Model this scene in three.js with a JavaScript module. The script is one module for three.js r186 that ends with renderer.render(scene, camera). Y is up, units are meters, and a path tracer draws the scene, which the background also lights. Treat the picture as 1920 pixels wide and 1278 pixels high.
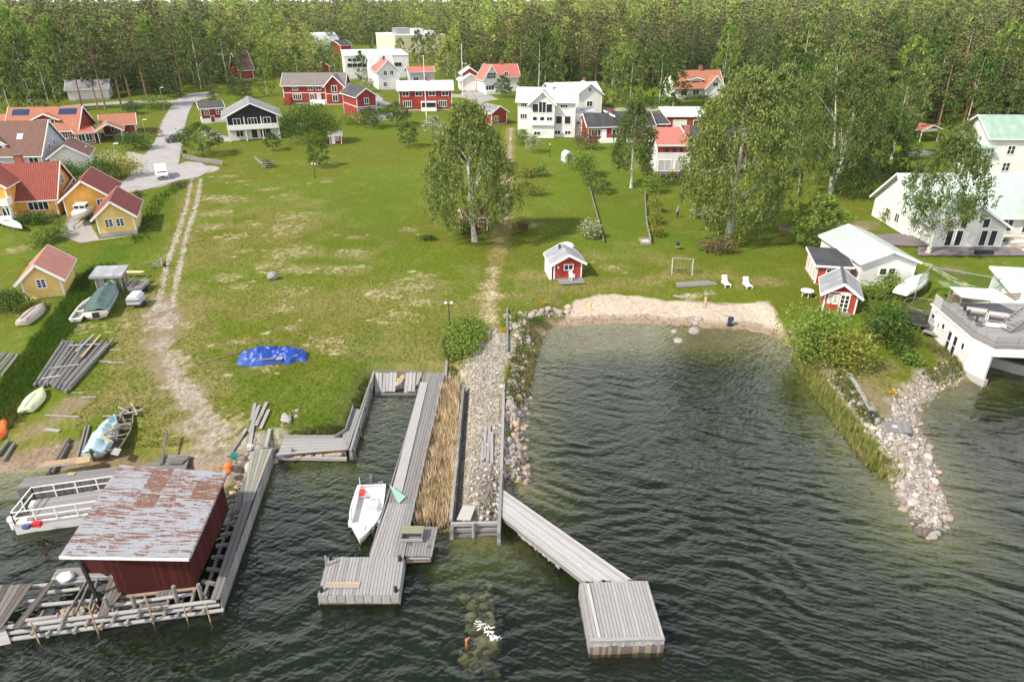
import * as THREE from 'three';
import { MarchingCubes } from 'three/addons/objects/MarchingCubes.js';
import { mergeGeometries } from 'three/addons/utils/BufferGeometryUtils.js';

// ---------------------------------------------------------------- camera, sky, sun, exposure
const scene = new THREE.Scene();
const camera = new THREE.PerspectiveCamera(53.05, 1920 / 1278, 0.5, 8000);
camera.position.set(0, 30, 0);
camera.rotation.set(-26.3 * Math.PI / 180, 0, 0);
camera.updateMatrixWorld();
const renderer = new THREE.WebGLRenderer({ antialias: true });
renderer.setSize(1024, 681);
renderer.toneMapping = THREE.LinearToneMapping;
renderer.toneMappingExposure = 1.36;
renderer.shadowMap.enabled = true;

const SUN = new THREE.Vector3(-0.84, 1.0, 0.52).normalize();
const sun = new THREE.DirectionalLight(0xfff3e2, 4.9);
sun.position.copy(SUN).multiplyScalar(400).add(new THREE.Vector3(0, 0, -120));
sun.target.position.set(0, 0, -120);
sun.castShadow = true;
sun.shadow.radius = 6;
sun.shadow.mapSize.set(4096, 4096);
Object.assign(sun.shadow.camera, { left: -220, right: 220, top: 260, bottom: -260, near: 1, far: 900 });
scene.add(sun, sun.target);

// ---------------------------------------------------------------- small helpers
function rng(seed) { let a = seed >>> 0; return () => { a = (a + 0x6D2B79F5) | 0; let t = Math.imul(a ^ (a >>> 15), 1 | a); t = (t + Math.imul(t ^ (t >>> 7), 61 | t)) ^ t; return ((t ^ (t >>> 14)) >>> 0) / 4294967296; }; }
const lerp = (a, b, t) => a + (b - a) * t;
const clamp = (v, a = 0, b = 1) => Math.min(b, Math.max(a, v));
const sstep = (a, b, v) => { const t = clamp((v - a) / (b - a)); return t * t * (3 - 2 * t); };
function hash2(x, y) { let h = Math.imul(x | 0, 374761393) + Math.imul(y | 0, 668265263); h = Math.imul(h ^ (h >>> 13), 1274126177); return ((h ^ (h >>> 16)) >>> 0) / 4294967296; }
function vnoise(x, y) {
  const ix = Math.floor(x), iy = Math.floor(y), fx = x - ix, fy = y - iy, ux = fx * fx * (3 - 2 * fx), uy = fy * fy * (3 - 2 * fy);
  const a = hash2(ix, iy), b = hash2(ix + 1, iy), c = hash2(ix, iy + 1), d = hash2(ix + 1, iy + 1);
  return a + (b - a) * ux + (c - a) * uy + (a - b - c + d) * ux * uy;
}
function fbm(x, y, o = 4) { let s = 0, a = 0.5, n = 0; for (let i = 0; i < o; i++) { s += a * vnoise(x, y); n += a; a *= 0.5; x = x * 2.03 + 17.1; y = y * 2.03 + 5.3; } return s / n; }
function interp(T, v) { for (let i = 1; i < T.length; i++) if (v <= T[i][0]) return lerp(T[i - 1][1], T[i][1], clamp((v - T[i - 1][0]) / (T[i][0] - T[i - 1][0]))); return T[T.length - 1][1]; }

// the sky: pale blue overhead, whitening to the horizon, with broken bright cloud
{
  const W = 1024, Hh = 512, data = new Float32Array(W * Hh * 4);
  for (let j = 0; j < Hh; j++) {
    const el = ((j + 0.5) / Hh - 0.5) * Math.PI, up = Math.max(0, Math.sin(el));
    for (let i = 0; i < W; i++) {
      const az = (i + 0.5) / W * 2 * Math.PI, cx = Math.cos(az) * Math.cos(el), cz = Math.sin(az) * Math.cos(el);
      const k = 1 / (up + 0.22), n = fbm(cx * k * 1.3 + 31, cz * k * 1.3 + 7, 5);
      const c = sstep(0.46, 0.7, n) * 0.9 * sstep(0.78, 0.5, up), hz = lerp(sstep(0.84, 0.52, up), 1 - up, 0.15);
      const r = lerp(lerp(0.10, 2.7, hz), 2.7, c), g = lerp(lerp(0.22, 2.7, hz), 2.7, c), b = lerp(lerp(0.5, 2.76, hz), 2.76, c);
      const o = (j * W + i) * 4; data[o] = r; data[o + 1] = g; data[o + 2] = b; data[o + 3] = 1;
    }
  }
  const t = new THREE.DataTexture(data, W, Hh, THREE.RGBAFormat, THREE.FloatType);
  t.mapping = THREE.EquirectangularReflectionMapping; t.magFilter = t.minFilter = THREE.LinearFilter; t.needsUpdate = true;
  scene.background = t; scene.environment = t;
  scene.backgroundIntensity = scene.environmentIntensity = 0.5;
}
scene.fog = new THREE.FogExp2(0xdfe8ee, 0.00006);

// ---------------------------------------------------------------- naming and building helpers
const taken = new Map();
function numbered(n) { const k = taken.get(n) || 0; taken.set(n, k + 1); return k ? n + '_' + String(k).padStart(3, '0') : n; }
function thing(name, label, category, x, y, z, turn = 0, group) {
  const o = new THREE.Group(); o.name = numbered(name); o.position.set(x, y, z); o.rotation.y = turn;
  o.userData = { label, category }; if (group) o.userData.group = group; scene.add(o); return o;
}
function mesh(name, geo, mat, parent) { const m = new THREE.Mesh(geo, mat); m.name = name; m.castShadow = m.receiveShadow = true; if (parent) parent.add(m); return m; }
function solo(name, geo, mat, label, category, group) { const m = mesh(numbered(name), geo, mat, scene); m.userData = { label, category }; if (group) m.userData.group = group; return m; }
function structure(name, geo, mat) { const m = mesh(numbered(name), geo, mat, scene); m.userData.kind = 'structure'; return m; }
function copyThing(o, label, x, y, z, turn = 0, s = 1) {
  const c = o.clone(); c.name = numbered(o.name.replace(/_\d\d\d$/, '')); c.userData = { ...o.userData, label: label || o.userData.label };
  c.position.set(x, y, z); c.rotation.y = turn; c.scale.setScalar(s); scene.add(c); return c;
}
function dataTex(n, m, fn, srgb, repeat) {
  const d = new Uint8Array(n * m * 4);
  for (let j = 0; j < m; j++) for (let i = 0; i < n; i++) { const c = fn(i, j), o = (j * n + i) * 4; d[o] = clamp(c[0]) * 255; d[o + 1] = clamp(c[1]) * 255; d[o + 2] = clamp(c[2]) * 255; d[o + 3] = 255; }
  const t = new THREE.DataTexture(d, n, m); t.magFilter = THREE.LinearFilter; t.minFilter = THREE.LinearMipmapLinearFilter; t.generateMipmaps = true;
  if (srgb) t.colorSpace = THREE.SRGBColorSpace; if (repeat) t.wrapS = t.wrapT = THREE.RepeatWrapping; t.needsUpdate = true; return t;
}
const toS = v => v <= 0.0031308 ? v * 12.92 : 1.055 * Math.pow(v, 1 / 2.4) - 0.055;
function std(r, g, b, rough = 0.85, extra = {}) { const m = new THREE.MeshPhysicalMaterial({ roughness: rough, ...extra }); m.color.setRGB(r, g, b); return m; }
function bx(w, h, d, x = 0, y = 0, z = 0, rx = 0, ry = 0, rz = 0) {   // box with uv in metres
  const g = new THREE.BoxGeometry(w, h, d), uv = g.attributes.uv, S = [[d, h], [d, h], [w, d], [w, d], [w, h], [w, h]];
  for (let f = 0; f < 6; f++) for (let k = 0; k < 4; k++) uv.setXY(f * 4 + k, uv.getX(f * 4 + k) * S[f][0], uv.getY(f * 4 + k) * S[f][1]);
  if (rx) g.rotateX(rx); if (rz) g.rotateZ(rz); if (ry) g.rotateY(ry); g.translate(x, y, z); return g;
}
function bar(p, q, w, h) {   // straight timber from p to q
  const P = new THREE.Vector3(...p), Q = new THREE.Vector3(...q), L = P.distanceTo(Q), g = bx(L, h, w);
  const X = Q.clone().sub(P).normalize(), Z = new THREE.Vector3(0, 1, 0).cross(X).negate(); if (Z.lengthSq() < 1e-4) Z.set(0, 0, 1); Z.normalize();
  const Y = Z.clone().cross(X).normalize(); if (Y.y < 0) { Y.negate(); Z.negate(); }
  g.applyMatrix4(new THREE.Matrix4().makeBasis(X, Y, X.clone().cross(Y)).setPosition(P.clone().add(Q).multiplyScalar(0.5))); return g;
}
function rod(p, q, r0, r1 = r0, seg = 7) {
  const P = new THREE.Vector3(...p), Q = new THREE.Vector3(...q), L = P.distanceTo(Q), g = new THREE.CylinderGeometry(r1, r0, L, seg, 1);
  const uv = g.attributes.uv; for (let i = 0; i < uv.count; i++) uv.setXY(i, uv.getY(i) * L, uv.getX(i) * r0 * 6.28);
  g.applyQuaternion(new THREE.Quaternion().setFromUnitVectors(new THREE.Vector3(0, 1, 0), Q.clone().sub(P).normalize())); g.translate((p[0] + q[0]) / 2, (p[1] + q[1]) / 2, (p[2] + q[2]) / 2); return g;
}
function slabQuad(A, B, C, D, top, th) {   // flat slab with four plan corners [x,z]; top may be a number or four heights
  const T = Array.isArray(top) ? top : [top, top, top, top], P = [A, B, C, D], pos = [], uv = [];
  const V = (i, dn) => [P[i][0], T[i] - (dn ? th : 0), P[i][1]];
  const L = Math.hypot(B[0] - A[0], B[1] - A[1]), W = Math.hypot(D[0] - A[0], D[1] - A[1]), o = (Math.abs(A[0] * 7.3 + A[1] * 3.1)) % 5;
  const face = (q, us) => { for (const k of [0, 1, 2, 0, 2, 3]) { pos.push(...q[k]); uv.push(us[k][0] + o, us[k][1] + o * 3); } };
  const ar = (B[0] - A[0]) * (D[1] - A[1]) - (B[1] - A[1]) * (D[0] - A[0]), idx = ar < 0 ? [0, 1, 2, 3] : [3, 2, 1, 0];
  const tu = [[0, 0], [L, 0], [L, W], [0, W]];
  face(idx.map(i => V(i)), idx.map(i => tu[i])); const rv = [...idx].reverse(); face(rv.map(i => V(i, 1)), rv.map(i => tu[i]));
  for (let k = 0; k < 4; k++) { const i = idx[k], j = idx[(k + 1) % 4], l = Math.hypot(P[i][0] - P[j][0], P[i][1] - P[j][1]); face([V(i, 1), V(j, 1), V(j), V(i)], [[0, 0], [l, 0], [l, th], [0, th]]); }
  const g = new THREE.BufferGeometry(); g.setAttribute('position', new THREE.Float32BufferAttribute(pos, 3)); g.setAttribute('uv', new THREE.Float32BufferAttribute(uv, 2)); g.computeVertexNormals(); return g;
}
const mergeG = a => mergeGeometries(a.map(g => g.index ? g.toNonIndexed() : g));
const l2 = (a, b, t) => [lerp(a[0], b[0], t), lerp(a[1], b[1], t)];

// ---------------------------------------------------------------- terrain: shoreline and heights (metres; x to the east, z = -distance from the viewpoint)
const EP = [[0, .8], [60, .9], [100, 1.2], [126, 1.7], [160, 3], [195, 5], [250, 7], [400, 9], [900, 11], [3000, 8]];
const rise = d => interp(EP, d);
const SHORE = [[-140, -33], [-46.92,-38.34], [-36.44,-39.37], [-34.47,-39.87], [-27.96,-39.87], [-23.59,-38.64], [-19.89,-37.76], [-19.10,-38.64], [-17.93,-40.82], [-17.46,-42.49], [-12.88,-42.63], [-12.31,-45.38], [-12.18,-53.08], [-8.29,-53.18], [-7.72,-53.66], [-5.27,-53.57],
  [-4.40,-51.94], [-4.30,-45.38], [-4.04,-38.64], [-3.74,-33.26], [-0.94,-33.26], [-0.74,-38.34], [0.93,-38.17], [0.28,-41.81], [1.17,-51.94], [2.32,-60.34], [3.02,-62.29], [4.53,-64.07], [8.91,-64.72], [13.42,-64.99], [20.38,-63.81], [24.07,-63.29], [27.19,-61.30],
  [27.24,-59.41], [27.13,-53.86], [26.63,-47.91], [26.43,-43.04], [26.57,-38.76], [26.23,-35.38], [26.42,-33.85], [27.40,-33.95], [28.90,-35.81], [29.85,-38.64], [31.14,-41.81], [31.88,-45.38], [33.17,-47.91], [36.46,-50.66], [39.61,-52.50], [41.64,-52.89], [54.19,-67.04], [75, -64], [140, -60],
  [4000, -60], [4000, -5000], [-4000, -5000], [-4000, -33]];
function polyDist(P, x, z, closed = true) {   // [distance, inside]
  let best = 1e18, inside = false; const n = P.length;
  for (let i = 0, j = closed ? n - 1 : 0; i < n; j = i++) {
    if (!closed && i === 0) continue;
    const ax = P[j][0], az = P[j][1], bx_ = P[i][0], bz = P[i][1], dx = bx_ - ax, dz = bz - az;
    const t = clamp(((x - ax) * dx + (z - az) * dz) / (dx * dx + dz * dz + 1e-12)), ex = x - ax - dx * t, ez = z - az - dz * t; best = Math.min(best, ex * ex + ez * ez);
    if (closed && (az > z) !== (bz > z) && x < (bx_ - ax) * (z - az) / (bz - az) + ax) inside = !inside;
  }
  return [Math.sqrt(best), inside];
}
function shoreDist(x, z) { const [d, i] = polyDist(SHORE, x, z); return i ? d : -d; }
function groundHeight(x, z, sd) {
  const d = -z, s = sd === undefined ? (d < 120 ? shoreDist(x, z) : 99) : sd;
  const beach = sstep(1, 6, x) * sstep(30, 26, x) * sstep(54, 60, d), mud = sstep(-21, -25, x) * sstep(34, 38, d), tip = sstep(16, 20, x) * sstep(58, 52, d);
  const k = lerp(lerp(lerp(0.7, 0.1, beach), 0.16, mud), 0.45, tip);
  if (s >= 0) { let h = Math.min(rise(d), 0.02 + k * s); if (d > 500) h += sstep(500, 2500, d) * 26 * (0.5 + fbm(x * 0.0012 + 9, d * 0.0012, 3)) * sstep(-250, 900, x); return h; }
  return -Math.min(2.6, 0.02 + lerp(lerp(0.4, 0.034, beach), 0.1, mud) * -s);
}
const gy = (x, z) => groundHeight(x, z);

// ---------------------------------------------------------------- ground cover map
const UX = [[-3000, 0], [-130, 0.02], [-62, 0.10], [62, 0.90], [130, 0.98], [3000, 1]], UD = [[-300, 0], [20, 0.01], [75, 0.5], [140, 0.86], [260, 0.97], [3000, 1]];
const inv = (T, v) => interp(T.map(([a, b]) => [b, a]), v);
const TN = 2048, layers = {};
{
  const XS = new Float32Array(TN), ZS = new Float32Array(TN);
  for (let i = 0; i < TN; i++) { XS[i] = inv(UX, (i + 0.5) / TN); ZS[i] = -inv(UD, (i + 0.5) / TN); }
  for (const n of ['dirt', 'sand', 'gravel', 'lush', 'straw', 'pale', 'asphalt', 'leaf']) layers[n] = new Float32Array(TN * TN);
  function brush(layer, pts, width, { closed = false, amount = 1, rag = 1, soft = 0.6, f = 0.5 } = {}) {   // a worn line or, closed, an area, with a ragged outline
    const L = layers[layer]; let x0 = 1e9, x1 = -1e9, z0 = 1e9, z1 = -1e9, w = width + rag * 2 + soft;
    for (const p of pts) { x0 = Math.min(x0, p[0] - w); x1 = Math.max(x1, p[0] + w); z0 = Math.min(z0, p[1] - w); z1 = Math.max(z1, p[1] + w); }
    const i0 = Math.max(0, Math.floor(interp(UX, x0) * TN)), i1 = Math.min(TN - 1, Math.ceil(interp(UX, x1) * TN)), j0 = Math.max(0, Math.floor(interp(UD, -z1) * TN)), j1 = Math.min(TN - 1, Math.ceil(interp(UD, -z0) * TN));
    for (let j = j0; j <= j1; j++) for (let i = i0; i <= i1; i++) {
      const x = XS[i], z = ZS[j]; let [d, ins] = polyDist(pts, x, z, closed); if (closed && ins) d = -d;
      d += rag * (fbm(x * f + 40, z * f + 3, 4) - 0.5) * 4;
      const a = amount * sstep(width + soft, width - soft, d), o = j * TN + i; if (a > L[o]) L[o] = a;
    }
  }
  const spot = (layer, x, z, r, o = {}) => brush(layer, [[x, z], [x + r * (o.len || 0.6), z + r * (o.dz || 0)]], r * 0.5, { rag: r * 0.45, soft: r * 0.3, f: 0.9 / r, ...o });
  // wheel tracks and the trodden ground behind the boat shed
  brush('gravel', [[-57.93,-123.39], [-52.09,-107.96], [-46.63,-91.74], [-42.76,-80.05], [-39.48,-71.45], [-37.97,-66.31]], 0.28, { rag: 0.18, soft: 0.2, f: 1.2, amount: 0.95 });
  brush('gravel', [[-56.20,-123.39], [-50.55,-107.96], [-45.97,-93.69], [-42.17,-82.98], [-38.92,-73.87], [-36.36,-67.00]], 0.28, { rag: 0.18, soft: 0.2, f: 1.2, amount: 0.95 });
  brush('straw', [[-57.16,-123.39], [-46.71,-94.19], [-40.16,-75.55]], 1.3, { amount: 0.6 });
  brush('dirt', [[-38.02,-69.17], [-34.90,-61.13], [-31.11,-53.43], [-26.86,-47.98], [-23.83,-44.06], [-22.34,-40.60]], 1.4, { rag: 0.9, soft: 0.9, amount: 0.9 });
  brush('gravel', [[-37.65,-67.71], [-33.81,-58.77], [-29.50,-52.46], [-24.25,-44.80], [-20.66,-41.26]], 0.7, { rag: 1.0, soft: 0.7, f: 0.9, amount: 0.7 });
  brush('straw', [[-38.02,-69.17], [-32.78,-56.54], [-26.51,-47.15], [-22.34,-40.60]], 4, { rag: 1.5, soft: 1.5, amount: 0.8 });
  brush('straw', [[-36.84,-44.06], [-33.62,-47.15], [-30.04,-50.59]], 2.5, { rag: 1.4, soft: 1.2, amount: 0.75 });
  brush('dirt', [[-44.43,-39.87], [-36.55,-39.96], [-33.32,-40.93], [-31.17,-41.93]], 1.4, { rag: 0.6, soft: 0.5, amount: 1 });
  brush('gravel', [[-44.03,-39.37], [-36.04,-39.21], [-33.12,-39.96]], 1.0, { rag: 0.5, amount: 0.7 });
  brush('dirt', [[-37.09,-41.93], [-35.35,-47.15]], 0.9, { rag: 1.0, soft: 0.6, amount: 0.8 });
  brush('gravel', [[-23.81,-39.33], [-20.18,-38.72], [-19.18,-41.25], [-17.86,-43.31]], 0.9, { rag: 0.5, amount: 0.9 });
  // the bare strip leading down to the stone pier
  brush('straw', [[-0.25,-167.88], [-0.78,-125.35], [-1.14,-102.15], [-1.58,-88.28], [-2.20,-75.55], [-2.39,-67.00], [-2.31,-58.77]], 1.15, { rag: 0.35, soft: 0.35 });
  brush('pale', [[-2.09,-79.12], [-2.30,-67.71], [-2.22,-61.13]], 0.7, { rag: 0.6, soft: 0.6, amount: 0.8 });
  brush('gravel', [[-0.25,-167.88], [-0.59,-125.35], [-0.93,-96.74]], 0.25, { rag: 0.15, soft: 0.2, amount: 0.8 });
  brush('gravel', [[-1.79,-58.77], [-2.61,-53.41], [-2.66,-44.02], [-2.31,-32.74]], 2.0, { rag: 0.25, soft: 0.3 });
  brush('gravel', [[-1.84,-60.53], [-1.69,-54.44]], 1.3, { rag: 0.3, soft: 0.4 });
  brush('leaf', [[1.34,-61.99], [0.24,-53.16], [0.09,-46.15]], 1.7, { rag: 0.6, amount: 0.9 });
  // beach
  brush('sand', [[3.79,-62.41], [5.01,-64.84], [6.73,-69.17], [8.96,-70.99], [12.27,-71.14], [16.50,-69.77], [21.64,-69.17], [27.78,-68.29], [27.63,-62.99], [26.37,-58.27], [21.54,-55.07], [9.17,-54.06], [2.45,-55.07]], 0, { closed: true, rag: 0.25, soft: 0.3, f: 0.7 });
  brush('straw', [[4.24,-72.24], [11.74,-73.87], [21.61,-76.42], [29.65,-73.87]], 1.5, { rag: 1.2, soft: 1.4, amount: 0.75 });
  brush('straw', [[1.26,-75.55], [2.92,-69.17]], 2.2, { rag: 1.3, soft: 1.2, amount: 0.7 });
  brush('pale', [[19.65,-70.68], [22.15,-71.14]], 0.5, { rag: 0.4, amount: 0.8 });
  brush('straw', [[11.58,-82.98], [18.40,-82.98], [21.18,-77.30]], 1.8, { rag: 1.5, soft: 1.2, amount: 0.45 });
  // straw-coloured lower meadow
  brush('straw', [[-31.59,-69.17], [-18.08,-66.31], [-10.58,-61.13]], 4, { rag: 3, soft: 3, f: 0.25, amount: 0.5 });
  brush('straw', [[-38.15,-82.98], [-33.42,-94.19], [-35.92,-107.96]], 4, { rag: 3, soft: 3, f: 0.25, amount: 0.5 });
  brush('straw', [[-15.21,-69.17], [-5.46,-63.63]], 3, { rag: 2.5, soft: 2, f: 0.3, amount: 0.4 });
  brush('straw', [[-13.51,-57.08], [-8.07,-57.64], [-7.13,-53.43]], 2.0, { rag: 1.2, soft: 1, amount: 0.6 });
  brush('lush', [[-16.38,-44.06], [-13.61,-46.35], [-12.64,-52.46], [-13.32,-58.77]], 2.2, { rag: 1.5, soft: 1.5, amount: 0.8 });
  brush('lush', [[-23.88,-52.46], [-17.71,-48.82], [-18.73,-52.46]], 2.5, { rag: 1.5, soft: 1.5, amount: 0.5 });
  brush('lush', [[-29.34,-102.15], [-22.17,-117.83], [-21.80,-82.98]], 5, { rag: 3, soft: 4, f: 0.2, amount: 0.35 });
  brush('lush', [[-57.74,-123.39], [-57.88,-111.08], [-53.64,-96.74], [-50.69,-89.41]], 2.6, { rag: 0.9, soft: 1, amount: 0.6 });
  brush('lush', [[-51.67,-86.09], [-48.80,-73.87], [-45.89,-63.63], [-42.75,-53.43], [-42.24,-47.15]], 2.2, { rag: 0.9, soft: 0.8, amount: 1 });
  brush('lush', [[17.47,-94.19], [19.52,-125.35]], 5, { rag: 2, soft: 3, amount: 0.35 });
  brush('lush', [[37.31,-96.74], [29.22,-85.03], [25.24,-91.74]], 4, { rag: 2, soft: 3, amount: 0.4 });
  brush('dirt', [[46.71,-94.19], [51.69,-96.74]], 1.6, { rag: 0.7, amount: 0.8 });
  brush('pale', [[47.69,-94.69], [49.94,-95.45]], 1.0, { rag: 0.6, amount: 0.7 });
  brush('pale', [[51.55,-80.05], [51.75,-74.70], [53.00,-70.68]], 0.55, { rag: 0.1, soft: 0.15 });
  brush('dirt', [[52.16,-78.20], [53.58,-77.30]], 0.9, { rag: 0.5, amount: 0.9 });
  brush('straw', [[32.04,-52.80], [32.08,-48.27]], 2, { rag: 1.2, soft: 1, amount: 0.8 });
  brush('dirt', [[30.29,-49.13], [30.55,-45.22]], 1.4, { rag: 1.2, soft: 0.8, amount: 0.7 });
  brush('gravel', [[36.47,-52.07], [32.10,-47.27], [29.06,-41.39], [27.42,-36.11]], 1.2, { rag: 0.5, amount: 1 });
  brush('dirt', [[41.50,-58.77], [39.82,-53.96]], 1.2, { rag: 0.5, amount: 0.8 });
  // yards and drives
  brush('asphalt', [[-63.26,-91.74], [-66.86,-100.78], [-62.53,-98.07], [-56.53,-89.87], [-52.34,-91.74], [-58.18,-88.28]], 0, { closed: true, rag: 0.08, soft: 0.15 });
  brush('asphalt', [[-65.24,-117.13], [-70.93,-137.38], [-76.45,-155.80], [-84.37,-176.83], [-92.41,-202.32], [-89.79,-213.68]], 2.6, { rag: 0.1, soft: 0.3 }); brush('asphalt', [[-63.67,-119.64], [-62.47,-129.96], [-58.84,-129.96]], 3.2, { rag: 0.1, soft: 0.3 });
  brush('asphalt', [[-79.58,-144.16], [-73.21,-140.47], [-71.19,-135.66], [-75.58,-135.66]], 0.3, { closed: true, rag: 0.1, soft: 0.2 });
  brush('asphalt', [[-15.07,-221.94], [-8.93,-219.82], [-3.82,-205.98], [-8.94,-200.53], [-15.54,-209.77]], 0, { closed: true, rag: 0.3, soft: 0.5 });
  brush('asphalt', [[-47.56,-206.91], [-42.68,-213.68], [-39.07,-202.32]], 3, { rag: 0.3, soft: 0.5 });
  brush('asphalt', [[-71.15,-163.44], [-63.41,-155.80]], 1.6, { rag: 0.3, soft: 0.5 });
  brush('asphalt', [[81.91,-141.83], [86.21,-144.16]], 1.6, { rag: 0.3, soft: 0.5 });
  brush('asphalt', [[-45.65,-239.15], [-25.97,-219.82], [-15.67,-211.71]], 2.2, { rag: 0.3, soft: 0.5 });
  brush('asphalt', [[19.87,-190.18], [37.62,-190.18], [40.44,-193.81]], 2.2, { rag: 0.3, soft: 0.5 });
  brush('lush', [[37.91,-58.77], [33.74,-54.44]], 2.5, { rag: 1, soft: 1, amount: 0.4 });
  // scuffed bare patches in the meadow
  const P = [-47.99,-110.45, 2.6, -45.80,-102.15, 1.6, -43.64,-95.45, 1.5, -38.91,-90.56, 1.8, -35.13,-85.03, 1.2, -33.43,-100.78, 2.2, -32.65,-95.45, 2.6, -32.67,-91.74, 2.0, -29.22,-85.03, 2.2, -30.32,-82.98, 1.3, -30.75,-79.12, 1.4, -26.89,-78.20, 1.6, -25.40,-70.99, 1.4, -24.66,-66.58, 1.0, -22.39,-61.74, 0.8, -21.38,-78.20, 1.5, -18.98,-79.12, 1.0, -21.34,-84.00, 1.6, -12.24,-73.05, 2.2, -15.34,-69.92, 1.8, -10.44,-68.44, 1.8, -12.22,-64.95, 1.6, -10.80,-76.42, 1.2, -18.44,-58.77, 1.4, -17.02,-57.08, 1.1, -3.54,-69.92, 1.0, -33.99,-75.55, 1.4, -31.53,-72.24, 1.3, -37.31,-96.74, 1.3, -52.70,-125.35, 1.2, -48.41,-121.49, 1.0, -41.93,-116.08, 1.2, -38.19,-112.71, 1.0, -33.22,-121.49, 0.9, -22.03,-90.56, 1.0, -15.19,-94.19, 0.9, 3.11,-96.74, 1.1, 11.78,-79.12, 1.2, -22.56,-53.43, 0.9, -26.64,-58.77, 0.8, -33.05,-62.36, 1.0, -42.65,-61.74, 1.4, -38.96,-62.36, 1.2, -39.33,-52.46, 1.3, -21.97,-44.80, 1.2, -22.29,-41.93, 1.0, -34.67,-40.60, 1.5, -65.39,-85.03, 1.0, -65.38,-86.09, 1.0];
  const R = rng(5);
  for (let i = 0; i < P.length; i += 3) {
    spot('pale', P[i], P[i + 1], P[i + 2], { amount: 0.4, dz: R() * 0.8 - 0.4, f: 3.2 / P[i + 2], rag: P[i + 2] * 0.85 });
    spot('straw', P[i], P[i + 1], P[i + 2] * 1.8, { amount: 0.6 });
    for (let k = 0; k < 2; k++) spot('pale', P[i] + (R() - 0.5) * 5, P[i + 1] + (R() - 0.5) * 5, 0.25 + R() * 0.4, { amount: 0.7 });
  }
  // signed shore distance on a coarse raster
  const SN = 512, sd = new Float32Array(SN * SN);
  for (let j = 0; j < SN; j++) for (let i = 0; i < SN; i++) { const x = -64 + 128 * i / (SN - 1), z = -20 - 65 * j / (SN - 1); sd[j * SN + i] = shoreDist(x, z); }
  const shoreAt = (x, z) => { const u = (x + 64) / 128 * (SN - 1), v = (-20 - z) / 65 * (SN - 1); if (u < 0 || v < 0 || u >= SN - 1 || v >= SN - 1) return z < -60 ? 30 : -10; const i = u | 0, j = v | 0, f = u - i, g = v - j, o = j * SN + i; return lerp(lerp(sd[o], sd[o + 1], f), lerp(sd[o + SN], sd[o + SN + 1], f), g); };
  const C = { olive: [0.104, 0.124, 0.014], green: [0.098, 0.142, 0.013], lush: [0.060, 0.118, 0.009], straw: [0.225, 0.18, 0.08], pale: [0.42, 0.36, 0.27], dirt: [0.20, 0.155, 0.11], gravel: [0.34, 0.31, 0.285], sand: [0.43, 0.37, 0.30], asphalt: [0.33, 0.315, 0.31], leaf: [0.10, 0.13, 0.04], silt: [0.30, 0.26, 0.15], weed: [0.17, 0.19, 0.05], wet: [0.24, 0.175, 0.12] };
  const mix = (c, k, a) => { c[0] += (k[0] - c[0]) * a; c[1] += (k[1] - c[1]) * a; c[2] += (k[2] - c[2]) * a; };
  const col = new Uint8Array(TN * TN * 4), hgt = new Uint8Array(TN * TN * 4);
  for (let j = 0; j < TN; j++) for (let i = 0; i < TN; i++) {
    const o = j * TN + i, x = XS[i], z = ZS[j], d = -z, near = d < 150 && Math.abs(x) < 135;
    const n1 = fbm(x * 0.055, z * 0.055, 3), n2 = near ? fbm(x * 0.42 + 9, z * 0.42, 3) : 0.5, n3 = near ? vnoise(x * 5.3, z * 3.1) : hash2(i, j), n4 = hash2(i, j);
    const c = C.olive.slice(); mix(c, C.green, clamp(sstep(0.42, 0.6, n1) * 0.8 + (x > 4 ? 0.35 : 0) + (n2 - 0.5)));
    mix(c, C.straw, clamp((n2 - 0.52) * 1.5 + (n3 - 0.6) * 0.35 + (x < 4 && d < 80 ? 0.12 : 0)) * 0.6);
    const lu = layers.lush[o]; if (lu) mix(c, C.lush, lu * (0.6 + 0.4 * n3));
    const st = layers.straw[o]; if (st) mix(c, C.straw, st * clamp(0.25 + n2 * 0.9 + (n3 - 0.5) * 0.6));
    const lf = layers.leaf[o]; if (lf) mix(c, n3 > 0.6 ? C.straw : C.leaf, lf * 0.8);
    const di = layers.dirt[o]; if (di) mix(c, C.dirt, di * clamp(0.45 + n2 * 0.8 + (n3 - 0.5) * 0.5));
    const gr = layers.gravel[o]; if (gr) { mix(c, C.gravel, gr * clamp(0.7 + (n3 - 0.5) * 0.9)); const k = lerp(1, 0.55 + n4 * 0.9, gr); c[0] *= k; c[1] *= k; c[2] *= k; }
    const pa = layers.pale[o]; if (pa) mix(c, C.pale, pa * clamp(0.55 + (n3 - 0.5) * 1.4));
    const sa = layers.sand[o]; if (sa) { mix(c, C.sand, sa); const k = 0.82 + n2 * 0.25 + n4 * 0.12; c[0] *= k; c[1] *= k; c[2] *= k; const litter = vnoise(x * 2.1, z * 7.5 + fbm(x * 0.3, z, 2) * 6); if (litter > 0.8) mix(c, C.dirt, 0.45 * sa); }
    const as = layers.asphalt[o]; if (as) mix(c, C.asphalt, as * (0.92 + 0.08 * n4));
    if (d < 85) {
      const s = shoreAt(x, z);
      if (s < 0) { c[0] = C.silt[0]; c[1] = C.silt[1]; c[2] = C.silt[2]; mix(c, sa > 0.5 || x > 0 ? C.wet : C.weed, clamp(n2 * 1.3 - 0.2)); if (n3 > 0.72) mix(c, C.weed, 0.8); }
      else { const w = sstep(2.3 + (n2 - 0.5) * 2.2, 0.6 + (n2 - 0.5) * 1.2, s) * (x > 1 && x < 28.5 && d > 52 || x < -20 ? 1 : 0.3); mix(c, C.wet, w * 0.75); if (w > 0.3 && n3 > 0.62) mix(c, [0.09, 0.06, 0.04], 0.5); }
    }
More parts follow.
